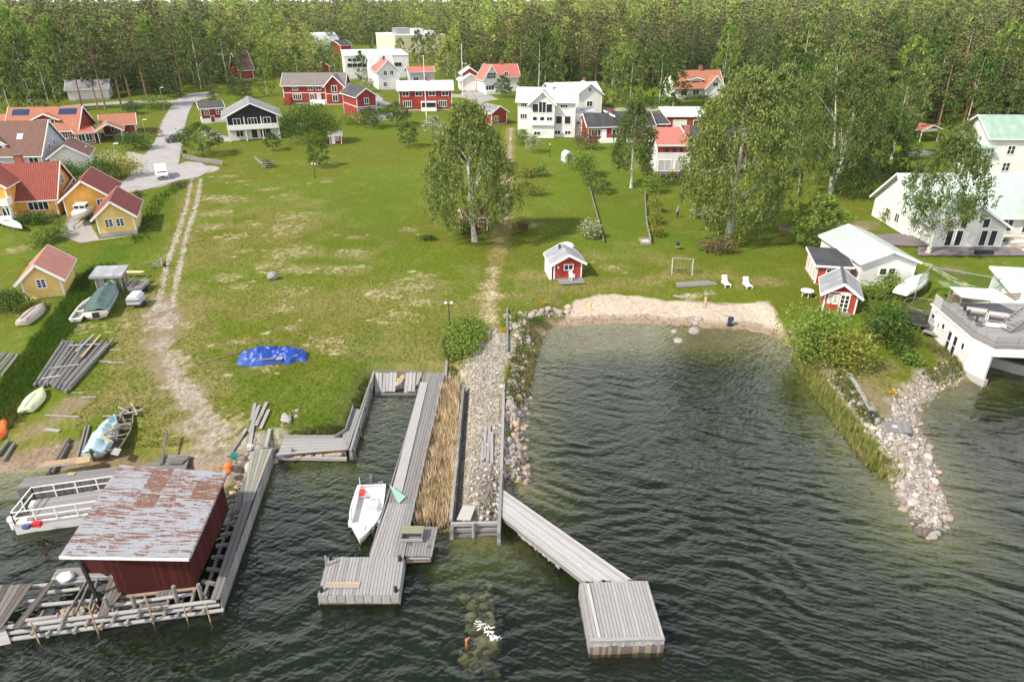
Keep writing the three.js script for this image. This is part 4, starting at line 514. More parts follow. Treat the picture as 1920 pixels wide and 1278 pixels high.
{ // right-hand houses
  const a = [50.57,-84.62], b = [60.52,-85.03];
  // long white house, pale-green roof, glazed gable wing and paved terrace
  const A = [54.6, -90.8], B = [86, -90.8];
  const o = house('pale_green_roof_house', 'long white house with pale-green metal roof and glazed gable wing', 'house', [{ a: A, b: B, D: 10.5, H: 3.2, rise: 4.3, wall: M.whiteWall, roof: M.mint, ov: 0.6, base: 0.2, baseMat: M.white, win: [['l', 0.4, 1.7, 1, 1.2], ['l', 0.66, 1.7, 1, 1.2], ['f', 0.42, 1.7, 1.4, 1.6, 2], ['f', 0.52, 1.6, 1.8, 1.8, 2]] },
    { a: [55.3, -85.9], b: [64.2, -85.9], D: 7, H: 3.1, rise: 2.7, ridge: 'z', wall: M.whiteWall, roof: M.mint, ov: 0.5, base: 0.2, baseMat: M.white, win: [['f', 0.2, 1.5, 0.8, 2, 1], ['f', 0.34, 1.5, 0.8, 2, 1], ['f', 0.7, 1.5, 0.8, 2, 1], ['f', 0.84, 1.5, 0.8, 2, 1], ['f', 0.36, 3.5, 0.8, 1.1, 1], ['f', 0.68, 3.5, 0.8, 1.1, 1]] }]);
  body(o, { a: [69.6, -88.6], b: [82, -84], D: 7, H: 3.2, rise: 3.6, wall: M.whiteWall, roof: M.mint, ov: 0.4, base: 0.2, baseMat: M.white, pre: 'corner_', win: [['f', 0.1, 1.6, 1, 2, 1], ['f', 0.24, 1.6, 1, 2, 1], ['f', 0.38, 1.6, 1, 2, 1]] });
  const dk = thing('grey_terrace', 'grey plank terrace and pale paving before the pale-green roofed house', 'terrace', 52, gy(55, -84), -84);
  for (let i = 0; i < 15; i++) mesh('plank', bx(14.5 - i * 0.12, 0.12, 0.2, 7 + i * 0.06, 0.2, 1.2 - i * 0.215), DECKW, dk); for (let i = 0; i < 26; i++) mesh('plank', bx(0.2, 0.12, 5.4 - Math.abs(i - 14) * 0.08, -1.9 + i * 0.215, 0.21, -5), DECKW, dk);
  mesh('paving', slabQuad([12.6, 0.9], [26, 0.9], [26, -4.2], [12.6, -4.2], 0.21, 0.2), std(0.66, 0.63, 0.60, 0.8), dk); mesh('planter', bx(2.2, 0.5, 0.5, 8.2, 0.5, 1), M.black, dk);
  const sofa = thing('garden_sofa', 'covered brown garden sofa group on the pale paving', 'sofa', 67.4, gy(67, -86) + 0.22, -86.6); mesh('seat', bx(3.4, 0.45, 0.9, 0, 0.22, 0), std(0.40, 0.32, 0.26), sofa); mesh('backrest', bx(3.4, 0.5, 0.25, 0, 0.65, -0.4), std(0.40, 0.32, 0.26), sofa); mesh('cover', bx(2, 0.25, 1, -0.6, 0.6, 0), M.offwhite, sofa);
  const tb = thing('garden_table', 'low wicker garden table beside the covered sofa', 'table', 66.6, gy(67, -86) + 0.22, -85.4); mesh('tabletop', bx(1, 0.08, 0.7, 0, 0.42, 0), std(0.45, 0.38, 0.3), tb); for (const i of [-1, 1]) for (const k of [-1, 1]) mesh('leg', bx(0.07, 0.4, 0.07, i * 0.42, 0.2, k * 0.28), std(0.45, 0.38, 0.3), tb);
  // upper white house
  const c = [85.68,-125.35], e = [97.04,-124.56];
  const p = house('upper_white_house', 'tall white house with green roofs and veranda at the upper right', 'house', [{ a: c, b: e, D: 10, H: 7, rise: 3, wall: M.whiteWall, roof: M.green, ov: 0.6, base: 0.4, baseMat: M.white, win: [['f', 0.35, 4.8, 1.2, 1.4, 2, 2], ['f', 0.35, 1.8, 1.2, 1.4, 2, 2], ['l', 0.3, 4.8, 1, 1.4]] }]);
  addPart(p, c, e, 'veranda_floor', M.white, 3.4, 0.2, 4, -1.4, 2.4, -1.2); addPart(p, c, e, 'veranda_roof', M.green, 4, 0.2, 5, -1.3, 5.2, -1.2); addPart(p, c, e, 'veranda_base', M.white, 3, 2.3, 3.8, -1.3, 1.15, -1.2); for (let i = 0; i < 9; i++) addPart(p, c, e, 'baluster', M.white, 0.1, 0.9, 0.1, -3 + i * 0.36, 2.95, 0.75); addPart(p, c, e, 'veranda_rail', M.white, 3.4, 0.1, 0.14, -1.4, 3.45, 0.75); for (const u of [-3, 0.1]) addPart(p, c, e, 'veranda_post', M.white, 0.16, 2.8, 0.16, u, 3.8, 0.72); addPart(p, c, e, 'satellite_dish', M.darkSteel, 0.7, 0.7, 0.1, 0.5, 4.6, 0.2);
  const cp = house('red_carport', 'dark carport with red roof in the trees by the lane', 'carport', [{ a: [88.87,-152.61], b: [93.99,-154.73], D: 5, H: 2.6, rise: 0.9, ridge: 'z', wall: M.black, roof: M.tilePink, ov: 0.3, open: true, trim: M.offwhite }]);
  addPart(cp, [88.87,-152.61], [93.99,-154.73], 'gable_board', M.offwhite, 4.4, 0.5, 0.1, 2.2, 2.6, 0.1); addPart(cp, [88.87,-152.61], [93.99,-154.73], 'back_wall', M.black, 4.4, 2.5, 0.15, 2.2, 1.25, -4.8);
  // white boat garage
  house('white_boat_garage', 'white garage with pale-green metal roof between the red sheds and the lawn', 'garage', [{ a: [39.46,-72.88], b: [45.86,-73.21], D: 9.6, H: 2.9, rise: 1.25, ridge: 'z', wall: M.whiteWall, roof: M.mint, ov: 0.35, base: 0.15, win: [['f', 0.42, 1.75, 0.75, 0.75, 1], ['f', 0.58, 1.75, 0.75, 0.75, 1]] }]);
  const fs = house('flat_roof_red_shed', 'red shed with nearly flat dark felt roof and white-framed windows', 'shed', [{ a: [34.9, -73.6], b: [38.4, -73.0], D: 4.8, H: 2.3, rise: 0.35, mono: 1, wall: M.faluBright, roof: M.felt, ov: 0.3, base: 0.1, win: [['f', 0.45, 1.4, 1, 0.9, 2], ['f', 0.82, 1.4, 0.7, 0.9, 1], ['l', 0.25, 1.2, 0.8, 1.5, 1, 1, 'curtain'], ['l', 0.55, 1.2, 0.8, 1.5, 1, 1, 'curtain'], ['l', 0.82, 1.2, 0.8, 1.5, 1, 1, 'curtain']] }]);
  const rs = house('red_sauna', 'small red sauna with grey ribbed metal roof and paned white door', 'sauna', [{ a: [32.71,-66.03], b: [35.66,-64.95], D: 4.2, H: 2.2, rise: 1.1, ridge: 'z', wall: M.faluBright, roof: M.corrugated, cap: M.darkSteel, ov: 0.45, base: 0.1, win: [['f', 0.27, 1.5, 0.85, 0.85, 2, 1, 'curtain'], ['f', 0.62, 1.15, 0.75, 1.8, 2, 4]] }]);
  addPart(rs, [32.71,-66.03], [35.66,-64.95], 'lintel_board', M.white, 2.4, 0.14, 0.1, 1.5, 2.25, 0.06); addPart(rs, [32.71,-66.03], [35.66,-64.95], 'doorstep', GREY[2], 1.4, 0.2, 0.8, 2, 0.1, 0.5);
}
{ // boathouse with roof terrace on the right
  const o = O1('white_boathouse', 'white boathouse standing in the water with a railed roof terrace', 'boathouse'), T = 3.5;
  const A = [41.3, -61.4], C1 = [40.6, -53.8], C2 = [41.2, -51.9], E = [57, -50.6], V = (p, h) => [p[0], h, p[1]];
  const wallBetween = (p, q, y0, y1, m, n, w = 0.25) => mesh(n, bar(V(p, (y0 + y1) / 2), V(q, (y0 + y1) / 2), w, y1 - y0), m, o);
  wallBetween(A, C1, 0.2, T, M.whiteWall, 'side_wall'); wallBetween(C1, C2, 0.6, T, M.whiteWall, 'corner_wall'); wallBetween(A, [57, -62.5], 0.2, T, M.whiteWall, 'rear_wall'); wallBetween(C2, E, T - 0.6, T, M.whiteWall, 'lintel', 0.3); wallBetween([48.5, -51.5], [52.5, -51.2], 0, T - 0.62, M.whiteWall, 'front_wall');
  wallBetween([A[0] - 0.04, A[1]], [C1[0] - 0.04, C1[1]], -0.8, 0.3, M.concrete, 'plinth', 0.4); wallBetween([C1[0] - 0.04, C1[1]], [C2[0] + 0.1, C2[1] + 0.2], -1.2, 0.62, M.concrete, 'plinth', 0.42); wallBetween([43.2, -56.5], [48.8, -51.2], -1.5, 0.9, M.concrete, 'slip_wall', 0.4); mesh('slip_floor', slabQuad([41.6, -61], [56.5, -62], [56.5, -58], [42, -57.4], 0.35, 1.4), M.concrete, o);
  const left = z => z < C1[1] ? lerp(A[0], C1[0], (z - A[1]) / (C1[1] - A[1])) : lerp(C1[0], C2[0], (z - C1[1]) / (C2[1] - C1[1])), Z0 = -61.7, Z1 = -51.75, N = 34;
  mesh('roof_slab', slabQuad([left(-61.4) - 0.2, -61.7], [57, -62.6], [57, -53.6], [C1[0] - 0.2, C1[1]], T + 0.14, 0.14), M.whiteWall, o); mesh('roof_slab', slabQuad([C1[0] - 0.2, C1[1]], [57, -53.6], [57, -50.5], [C2[0] - 0.1, C2[1] + 0.1], T + 0.14, 0.14), M.whiteWall, o);
  for (let i = 0; i < N; i++) { const z0 = lerp(Z0, Z1, i / N), z1 = lerp(Z0, Z1, (i + 0.93) / N); mesh('deck_plank', slabQuad([left(z0) - 0.1, z0], [57, z0 + 0.2], [57, z1 + 0.2], [left(z1) - 0.1, z1], T + 0.2, 0.05), [GREY[1], GREY[3], GREY[0], GREY[3]][i % 4], o); }
  const F = frameOf(A, C1), L = F.W; for (const [u, y, w, h, r] of [[0.1, 2.7, 0.6, 0.4, 1], [0.27, 2.3, 0.26, 0.5, 1], [0.38, 2.6, 0.5, 0.5, 1], [0.57, 1.8, 0.6, 1.9, 2], [0.71, 1.8, 0.6, 1.9, 2], [0.88, 2.4, 0.45, 0.6, 1]]) { const p = l2(A, C1, u); addWindow(o, p[0] - F.bk[0] * 0.125, y, p[1] - F.bk[1] * 0.125, F.th, w, h, 1, r, M.glass, M.white, 0.08); }
  const R1 = [l2(A, C1, 0.2), C1, C2, E].map((p, i) => [p[0] - 0.12, p[1] + (i > 1 ? 0.1 : 0)]);
  for (let r = 0; r < 5; r++) for (let i = 0; i < 3; i++) mesh('railing_board', bar(V(R1[i], T + 0.36 + r * 0.2), V(R1[i + 1], T + 0.36 + r * 0.2), 0.03, 0.13), GREY[[1, 3, 0][r % 3]], o);
  for (let i = 0; i < 3; i++) for (let k = 0, n = [5, 2, 9][i]; k < n; k++) { const p = l2(R1[i], R1[i + 1], k / n); mesh('railing_post', bx(0.07, 1.1, 0.07, p[0] + 0.06, T + 0.72, p[1] - 0.06), GREY[2], o); }
  mesh('glass_screen', bar(V([A[0] - 0.1, A[1]], T + 0.75), V(R1[0], T + 0.75), 0.03, 1.05), M.curtain, o); for (let r = 0; r < 3; r++) mesh('rear_rail', bar(V([42.6, -61.6], T + 0.45 + r * 0.25), V([50, -62.1], T + 0.45 + r * 0.25), 0.03, 0.2), TANW, o);
  // terrace furniture
  const deckY = T + 0.21; let q = [44.19,-62.42];
  const ac = thing('wicker_armchair', 'brown wicker armchair at the back corner of the roof terrace', 'armchair', q[0], deckY, q[1], -0.2); mesh('seat', bx(0.9, 0.4, 0.8, 0, 0.2, 0), std(0.33, 0.27, 0.23), ac); mesh('backrest', bx(0.9, 0.5, 0.2, 0, 0.6, -0.32), std(0.33, 0.27, 0.23), ac); for (const i of [-1, 1]) mesh('armrest', bx(0.15, 0.3, 0.8, i * 0.38, 0.5, 0), std(0.33, 0.27, 0.23), ac);
  q = [44.32,-58.55]; const pv = thing('canopy', 'pale fabric canopy sheltering the roof terrace lounge', 'canopy', q[0], deckY, q[1], -0.15); mesh('fabric', slabQuad([-2.6, -2.2], [1.4, -2.2], [2.6, 0.2], [-2.2, -0.4], [1.9, 1.9, 1.5, 1.6], 0.04), std(0.56, 0.52, 0.50, 0.8), pv); for (const [x, z, h] of [[-2.5, -2.1, 1.85], [1.3, -2.1, 1.85], [2.5, 0.1, 1.45], [-2.1, -0.5, 1.55]]) mesh('pole', rod([x, 0, z], [x, h, z], 0.04), M.greySteel, pv);
  for (const [x, z, l] of [[43.42,-58.31, 'long pale dining table at the middle of the roof terrace'], [44.70,-57.35, 'shorter pale table near the stairs of the roof terrace']]) { const t = thing('terrace_table', l, 'table', x, deckY, z, -0.4); mesh('tabletop', bx(1.7, 0.07, 0.8, 0, 0.72, 0), std(0.45, 0.43, 0.42), t); for (const i of [-1, 1]) for (const k of [-1, 1]) mesh('leg', bx(0.08, 0.7, 0.08, i * 0.75, 0.35, k * 0.32), M.offwhite, t); }
  for (const [x, z, l] of [[42.38,-57.58, 'dark metal chair at the table end by the railing'], [42.32,-56.18, 'dark metal chair between the table and the railing'], [42.81,-58.80, 'dark metal chair beside the wicker armchair']]) { const t = thing('terrace_chair', l, 'chair', x, deckY, z, 0.6); mesh('seat', bx(0.5, 0.05, 0.5, 0, 0.42, 0), M.darkSteel, t); mesh('backrest', bx(0.5, 0.5, 0.05, 0, 0.7, -0.24), M.darkSteel, t); for (const i of [-1, 1]) for (const k of [-1, 1]) mesh('leg', bx(0.04, 0.42, 0.04, i * 0.22, 0.21, k * 0.22), M.greySteel, t); }
  q = [44.06,-55.28]; const st = thing('deck_stairs', 'wooden stairs leading up from the roof terrace at the picture edge', 'stairs', q[0], deckY, q[1], 0.35); for (let i = 0; i < 8; i++) mesh('tread', bx(0.26, 0.06, 1.1, 0.2 + i * 0.34, 0.2 + i * 0.2, 0), GREY[1], st); for (const k of [-1, 1]) mesh('stringer', bar([0, 0.05, k * 0.6], [2.9, 1.75, k * 0.6], 0.06, 0.28), GREY[4], st);
  q = [43.82,-55.95]; const sl = thing('rolled_cover', 'rolled white and black cover lying before the terrace stairs', 'cover', q[0], deckY, q[1], -0.3); mesh('roll', new THREE.CapsuleGeometry(0.22, 1.3, 4, 10).rotateZ(Math.PI / 2).translate(0, 0.2, 0), M.white, sl); mesh('lining', new THREE.CapsuleGeometry(0.15, 0.7, 4, 8).rotateZ(Math.PI / 2).translate(-0.1, 0.3, -0.22), M.black, sl);
  const gr = house('mint_roof_shelter', 'shelter with pale mint roof beside the roof terrace', 'shelter', [{ a: [51, -62.4], b: [60, -61], D: 7, H: 3.6, rise: 1.1, mono: 1, wall: M.whiteWall, roof: M.mint, ov: 0.4, base: 0.1 }]);
  // glass enclosure behind the terrace
  const ge = thing('glass_wind_shelter', 'glass-panelled railing behind the roof terrace, with striped turf', 'railing', 46, gy(46, -68), -68); const gl = new THREE.MeshPhysicalMaterial({ roughness: 0.05, transmission: 1, thickness: 0 }); gl.color.setRGB(0.86, 0.93, 0.9);
  for (const [p, q2] of [[[-3, 0.6], [0, -2.6]], [[0, -2.6], [5.4, 1.2]]]) { mesh('pane', bar([p[0], 2.6, p[1]], [q2[0], 2.6, q2[1]], 0.02, 1.1), gl, ge); mesh('rail', bar([p[0], 3.2, p[1]], [q2[0], 3.2, q2[1]], 0.07, 0.06), M.greySteel, ge); for (const k of [p, q2]) mesh('post', rod([k[0], 0, k[1]], [k[0], 3.2, k[1]], 0.04), M.greySteel, ge); }
  for (let i = 0; i < 5; i++) mesh('turf_strip', slabQuad([0.4 + i * 0.8, -1.6 + i * 0.55], [1.2 + i * 0.8, -1.1 + i * 0.55], [0.9 + i * 0.8, 0.4 + i * 0.4], [0.1 + i * 0.8, 0.2 + i * 0.3], 2, 0.08), std(i % 2 ? 0.05 : 0.16, i % 2 ? 0.16 : 0.22, i % 2 ? 0.05 : 0.1), ge);
}
// background buildings behind the trees at the left
house('grey_roof_lodge', 'dark-roofed low building behind the pine trunks', 'house', [{ a: [-124.72,-202.32], b: [-115.35,-205.98], D: 9, H: 3, rise: 2, wall: M.whiteWall, roof: M.feltGrey }]);
house('brown_roof_cottage', 'brown-roofed cottage among trees behind the road bend', 'house', [{ a: [-91.40,-245.45], b: [-87.95,-248.06], D: 9, H: 3.4, rise: 5, wall: M.falu, roof: M.tileBrown }]);
house('black_shed', 'small dark shed beside the road behind the red farmhouse', 'shed', [{ a: [-70.21,-261.10], b: [-66.10,-264.68], D: 6, H: 2.6, rise: 1.6, ridge: 'z', wall: M.falu, roof: M.felt }]);
{ const o = thing('apartment_tower', 'pale apartment tower rising from the woods at the upper left corner', 'building', -455, gy(-455, -600), -600, 0.1); mesh('wall', bx(22, 40, 16, 0, 18, 0), M.offwhite, o); for (let f = 0; f < 11; f++) for (let i = 0; i < 5; i++) mesh('window', bx(2, 1.4, 0.1, -8.4 + i * 4.2, 5 + f * 3, 8.03), M.glass, o); mesh('roof_hut', bx(6, 3, 5, 2, 39.5, 0), M.offwhite, o); }
console.log('houses');

// ---------------------------------------------------------------- jetties, cribs and the boat shed
const RD = rng(41), any = a => a[(RD() * a.length) | 0];
function planks(o, A, B, C, D, top, n, mats, { gap = 0.12, th = 0.06, jit = 0.012, name = 'plank', ends = 0.05 } = {}) {   // n planks laid side by side from edge AB to edge DC
  const T = Array.isArray(top) ? top : [top, top, top, top];
  for (let i = 0; i < n; i++) { const t0 = (i + gap / 2) / n, t1 = (i + 1 - gap / 2) / n, e0 = (RD() - 0.5) * ends, e1 = (RD() - 0.5) * ends, j = RD() * jit; const p = [l2(A, D, t0), l2(B, C, t0), l2(B, C, t1), l2(A, D, t1)], L = Math.hypot(p[1][0] - p[0][0], p[1][1] - p[0][1]) || 1, q = [l2(p[0], p[1], e0 / L), l2(p[0], p[1], 1 + e1 / L), l2(p[3], p[2], 1 + e1 / L), l2(p[3], p[2], e0 / L)]; mesh(name, slabQuad(...q, [lerp(T[0], T[3], t0) + j, lerp(T[1], T[2], t0) + j, lerp(T[1], T[2], t1) + j, lerp(T[0], T[3], t1) + j], th), any(mats), o); }
}
function facing(o, P, Q, y0, y1, n, mats, { name = 'facing_board', th = 0.06, rag = 0.08, lean = 0 } = {}) {   // upright boards along a line
  const th2 = Math.atan2(-(Q[1] - P[1]), Q[0] - P[0]), L = Math.hypot(Q[0] - P[0], Q[1] - P[1]);
  for (let i = 0; i < n; i++) { const c = l2(P, Q, (i + 0.5) / n), h = y1 - y0 - RD() * rag, m = mesh(name, bx(h, L / n * 0.93, th, 0, 0, 0, 0, 0, Math.PI / 2 + lean), any(mats), o); m.position.set(c[0], y1 - h / 2, c[1]); m.rotation.y = th2; }
}
const logG = (p, q, r) => rod(p, q, r, r * 0.88, 7);
const O0 = (name, label, cat) => thing(name, label, cat, 0, 0, 0);
{ // boat shed with flaking metal roof, standing over the water
  const o = O0('boat_shed', 'dark red boat shed with flaking white and rusty metal roof', 'boat shed');
  const FL = [-24.19,-27.58], FR = [-17.20,-27.42], BR = [-17.78,-34.49], BL = [-24.85,-35.26], hF = 3.5, hB = 3.8;
  // the roof: sheets of painted iron, lapped, the paint peeling along the sheets
  const rust = (th, s) => { const t = dataTex(512, 256, (i, j) => { const n = fbm(i * 0.007 + s, j * 0.1 + s * 2, 5) * 0.75 + fbm(i * 0.09, j * 0.2 + s, 2) * 0.25, f = fbm(i * 0.05 + s * 4, j * 0.05, 4), fl = sstep(th, th + 0.035, n), w = 0.9 + 0.2 * f, ru = [0.085 + 0.11 * f, 0.042 + 0.045 * f, 0.03 + 0.022 * f], wh = [0.25 * w, 0.268 * w, 0.30 * w]; return [0, 1, 2].map(k => toS(lerp(wh[k], ru[k], fl))); }, true, true); t.repeat.set(0.42, 0.5); return new THREE.MeshStandardMaterial({ map: t, roughness: 0.62 }); };
  const RM = [rust(0.55, 3), rust(0.50, 11), rust(0.58, 27), rust(0.47, 44), rust(0.36, 5)], ROWS = 14, CUT = [0, 0.335, 0.66, 1], RUSTY = { '1,1': 1, '1,2': 1, '1,3': 1, '2,2': 1, '2,3': 1, '2,4': 1, '1,5': 1, '1,6': 1, '0,7': 0.5, '2,1': 0.5, '1,0': 1 };
  for (let c = 0; c < 3; c++) for (let r = 0; r < ROWS + c % 2; r++) {   // r = 0 at the back
    const sh = (c % 2) * 0.4, t0 = clamp((r - sh) / ROWS), t1 = clamp((r + 1 - sh) / ROWS), u0 = CUT[c], u1 = CUT[c + 1] + 0.012, P = (u, t) => l2(l2(BL, BR, u), l2(FL, FR, u), t), H = t => lerp(hB, hF, t) + 0.04; if (t1 <= t0) continue;
    const half = RUSTY[c + ',' + r], cuts = half === 1 && c === 1 ? [[u0, lerp(u0, u1, 0.55), 4], [lerp(u0, u1, 0.55), u1, 3]] : half === 1 ? [[u0, lerp(u0, u1, 0.35), 1], [lerp(u0, u1, 0.35), u1, 4]] : [[u0, u1, half ? 3 : (RD() * 4) | 0]];
    for (const [a, b, m] of cuts) { const y0 = H(t0) + 0.004, y1 = H(t1) + 0.018, k = 0.002 * c; mesh('roof_sheet', slabQuad(P(a, t1), P(b, t1), P(b, t0), P(a, t0), [y1 + k, y1 + k, y0 + k, y0 + k], 0.012), RM[m], o); }
  }
  mesh('roof_deck', slabQuad(FL, FR, BR, BL, [hF, hF, hB, hB], 0.1), DARKW[0], o);
  mesh('eaves_board', bar([FL[0], hF - 0.02, FL[1] + 0.03], [FR[0], hF - 0.02, FR[1] + 0.03], 0.05, 0.15), M.white, o); mesh('verge_board', bar([FR[0] + 0.03, hF - 0.02, FR[1]], [BR[0] + 0.03, hB - 0.02, BR[1]], 0.05, 0.16), DARKW[2], o);
  const fl = [-22.58,-27.73], f0 = [-21.75,-27.65], fr = [-17.80,-28.31], br = [-18.33,-34.71];
  const in0 = [fr[0] - 0.1, fr[1] - 0.1];
  facing(o, f0, fr, 0.65, 3.38, 24, [REDW, REDW2, REDW], { name: 'wall_board', rag: 0.02 }); facing(o, fr, l2(fr, br, 0.5), 0.65, 3.4, 17, [REDW, REDW2, REDW], { name: 'wall_board', rag: 0.02 }); facing(o, l2(fr, br, 0.5), br, 0.65, 3.54, 17, [REDW, REDW2, REDW], { name: 'wall_board', rag: 0.02 });
  const open0 = [FL[0] + 0.9, f0[1] + 0.02]; facing(o, open0, f0, 2.3, 3.38, 11, [REDW, REDW2], { name: 'wall_board', rag: 0.02 }); facing(o, [BL[0] + 0.8, br[1]], br, 0.65, 3.6, 30, [REDW], { name: 'wall_board', rag: 0 }); facing(o, f0, [f0[0] - 0.4, br[1]], 0.65, 3.38, 26, [REDW], { name: 'wall_board', rag: 0 }); facing(o, [BL[0] + 0.8, br[1]], open0, 2.3, 3.38, 26, [REDW], { name: 'wall_board', rag: 0 });
  const op = [-22.63,-27.22]; mesh('corner_post', rod([op[0], -0.5, op[1]], [open0[0] + 0.1, 3.3, open0[1]], 0.11), M.black, o);
}
{ // the timber crib the shed stands on
  const o = O0('timber_crib', 'open log crib filled with stones around the boat shed', 'timber crib');
  const lg = (a, b, h, r, m) => mesh('log', logG([a[0], h, a[1]], [b[0], h, b[1]], r), m, o);
  for (const [a, b, h] of [[[-27.78,-24.90], [-15.86,-27.10], 0.12], [[-27.80,-25.07], [-16.06,-27.22], 0.4], [[-27.80,-25.21], [-16.20,-27.20], 0.7]]) lg(a, b, h, 0.13, PALE[(h * 10) % 3 | 0]);
  lg([-25.80,-26.87], [-22.72,-27.27], 0.7, 0.12, PALE[1]); lg([-21.84,-26.83], [-17.66,-27.69], 0.7, 0.12, PALE[0]); lg([-26.85,-27.17], [-25.50,-27.43], 0.62, 0.11, PALE[2]); lg([-26.99,-28.29], [-22.71,-29.00], 0.62, 0.12, PALE[1]); lg([-26.03,-28.09], [-24.39,-28.36], 0.38, 0.12, PALE[0]); lg([-21.79,-27.60], [-17.47,-28.29], 0.52, 0.12, TANW); lg([-25.62,-25.71], [-24.10,-25.99], 0.88, 0.11, PALE[3]);
  for (const [a, b] of [[[-23.97,-28.60], [-23.66,-25.66]], [[-23.75,-28.46], [-23.29,-26.22]], [[-23.41,-28.59], [-22.73,-26.48]]]) lg(a, b, 0.85, 0.08, GREY[5]);
  for (let i = 0; i < 14; i++) { const a = [-25.19,-25.29], b = [-16.37,-27.05], p = l2(a, b, (i + 0.3) / 14); lg([p[0], p[1] + 0.25], [p[0] - 0.35, p[1] - 1.3], i % 2 ? 0.25 : 0.55, 0.1, any([GREY[1], TANW, GREY[5]])); }
  planks(o, [-25.99,-28.47], [-26.03,-25.28], [-25.57,-25.18], [-25.70,-28.39], 0.92, 3, DARKW, {});
  planks(o, [-30.22,-27.95], [-28.51,-24.40], [-26.50,-25.13], [-26.78,-28.18], 0.95, 11, DARKW.concat(GREY[5]), {});
  planks(o, [-22.88,-28.92], [-22.01,-25.98], [-21.61,-26.08], [-21.53,-27.58], 0.84, 4, [GREY[5], DARKW[1]], {});
  planks(o, [-26.10,-28.60], [-22.86,-28.80], [-24.68,-29.62], [-26.25,-29.46], 0.8, 4, [PALE[3], GREY[0]], {});
  planks(o, [-20.10,-26.34], [-20.18,-26.85], [-18.68,-27.11], [-18.66,-26.56], 0.8, 8, [GREY[5], DARKW[1]], {});
  planks(o, [-19.73,-27.52], [-19.77,-27.97], [-18.76,-28.13], [-18.74,-27.67], 0.62, 5, [GREY[5], DARKW[1]], {});
  for (const [x, z, h] of [[-21.75,-26.59, 1.6], [-20.44,-26.81, 1.5], [-18.39,-27.29, 1.7], [-17.14,-27.52, 1.6], [-22.97,-26.32, 0.9]]) mesh('post', rod([x, -0.8, z], [x, h, z], 0.12, 0.11), any([GREY[4], GREY[1]]), o);
  for (const [x, z, h] of [[-24.74,-25.00, 1.5], [-22.00,-25.64, 1.9], [-19.33,-26.23, 2.2], [-17.60,-26.45, 1.0], [-16.33,-26.38, 1.3]]) mesh('stake', rod([x, -0.9, z], [x - 0.02, h, z - 0.06], 0.04), NEWW, o);
  mesh('corner_sheet', slabQuad([-27.45,-25.11], [-26.46,-25.28], [-26.16,-24.95], [-27.30,-24.59], [0.75, 0.75, 0.1, 0.1], 0.05), PALE[0], o);
  // stones that fill the crib
  for (let i = 0; i < 46; i++) { const x = lerp(-24.6, -20.6, RD()), z = lerp(-27.7, -26.7, RD()) - (x + 22) * 0.12; mesh('stone', stoneGeo[i % 6], stoneMat[i % 3 + 3], o).position.set(x, 0.05 + RD() * 0.18, z); o.children.at(-1).scale.setScalar(0.14 + RD() * 0.12); o.children.at(-1).rotation.set(RD() * 6, RD() * 6, 0); }
  const bag = solo('plastic_bag', new THREE.IcosahedronGeometry(0.34, 2), M.white, 'white plastic bag lying on the crib behind the post', 'bag'); { const p = bag.geometry.attributes.position; for (let i = 0; i < p.count; i++) { const k = 0.8 + 0.4 * vnoise(p.getX(i) * 7 + 3, p.getZ(i) * 7 + p.getY(i) * 5); p.setXYZ(i, p.getX(i) * k * 1.3, p.getY(i) * k * 0.6, p.getZ(i) * k); } bag.geometry.computeVertexNormals(); } { const q = [-25.23,-28.71]; bag.position.set(q[0], 0.98, q[1]); }
}
{ // jetty beside the shed
  const o = O0('plank_jetty', 'long narrow plank jetty with slanting board facing right of the boat shed', 'jetty');
  planks(o, [-18.91,-40.75], [-17.53,-35.20], [-16.94,-35.31], [-17.45,-41.14], 0.95, 5, [MOSSW, MOSSW, GREY[1]], {}); planks(o, [-17.57,-35.31], [-16.44,-27.11], [-15.95,-27.11], [-16.94,-35.31], 0.94, 2, [GREY[5], GREY[2]], {});
  planks(o, [-18.28,-36.75], [-17.90,-34.34], [-17.57,-34.96], [-18.47,-40.05], 0.8, 4, [GREY[5], GREY[2], GREY[4]], { ends: 0.8 });
  facing(o, [-17.44,-41.11], [-15.96,-27.13], -0.4, 0.93, 58, [GREY[1], GREY[0], PALE[3], GREY[4]], { lean: 0.35, th: 0.05 });
  for (let i = 0; i < 7; i++) { const a = l2([-17.79,-34.32], [-17.19,-28.68], i / 6), b = l2([-17.08,-34.83], [-16.75,-28.48], i / 6); mesh('cross_beam', bar([a[0] - 0.4, 0.62, a[1]], [b[0], 0.62, b[1]], 0.18, 0.18), any(GREY), o); }
  mesh('inner_beam', bar([...(p => [p[0], 0.5, p[1]])([-18.13,-35.21])], [...(p => [p[0], 0.5, p[1]])([-17.10,-27.80])], 0.16, 0.2), GREY[5], o);
  for (let i = 0; i < 6; i++) { const p = l2([-17.79,-41.38], [-16.31,-27.61], i / 5); mesh('pile', rod([p[0] - 0.12, -1.5, p[1]], [p[0] - 0.12, 0.85, p[1]], 0.11), GREY[5], o); }
}
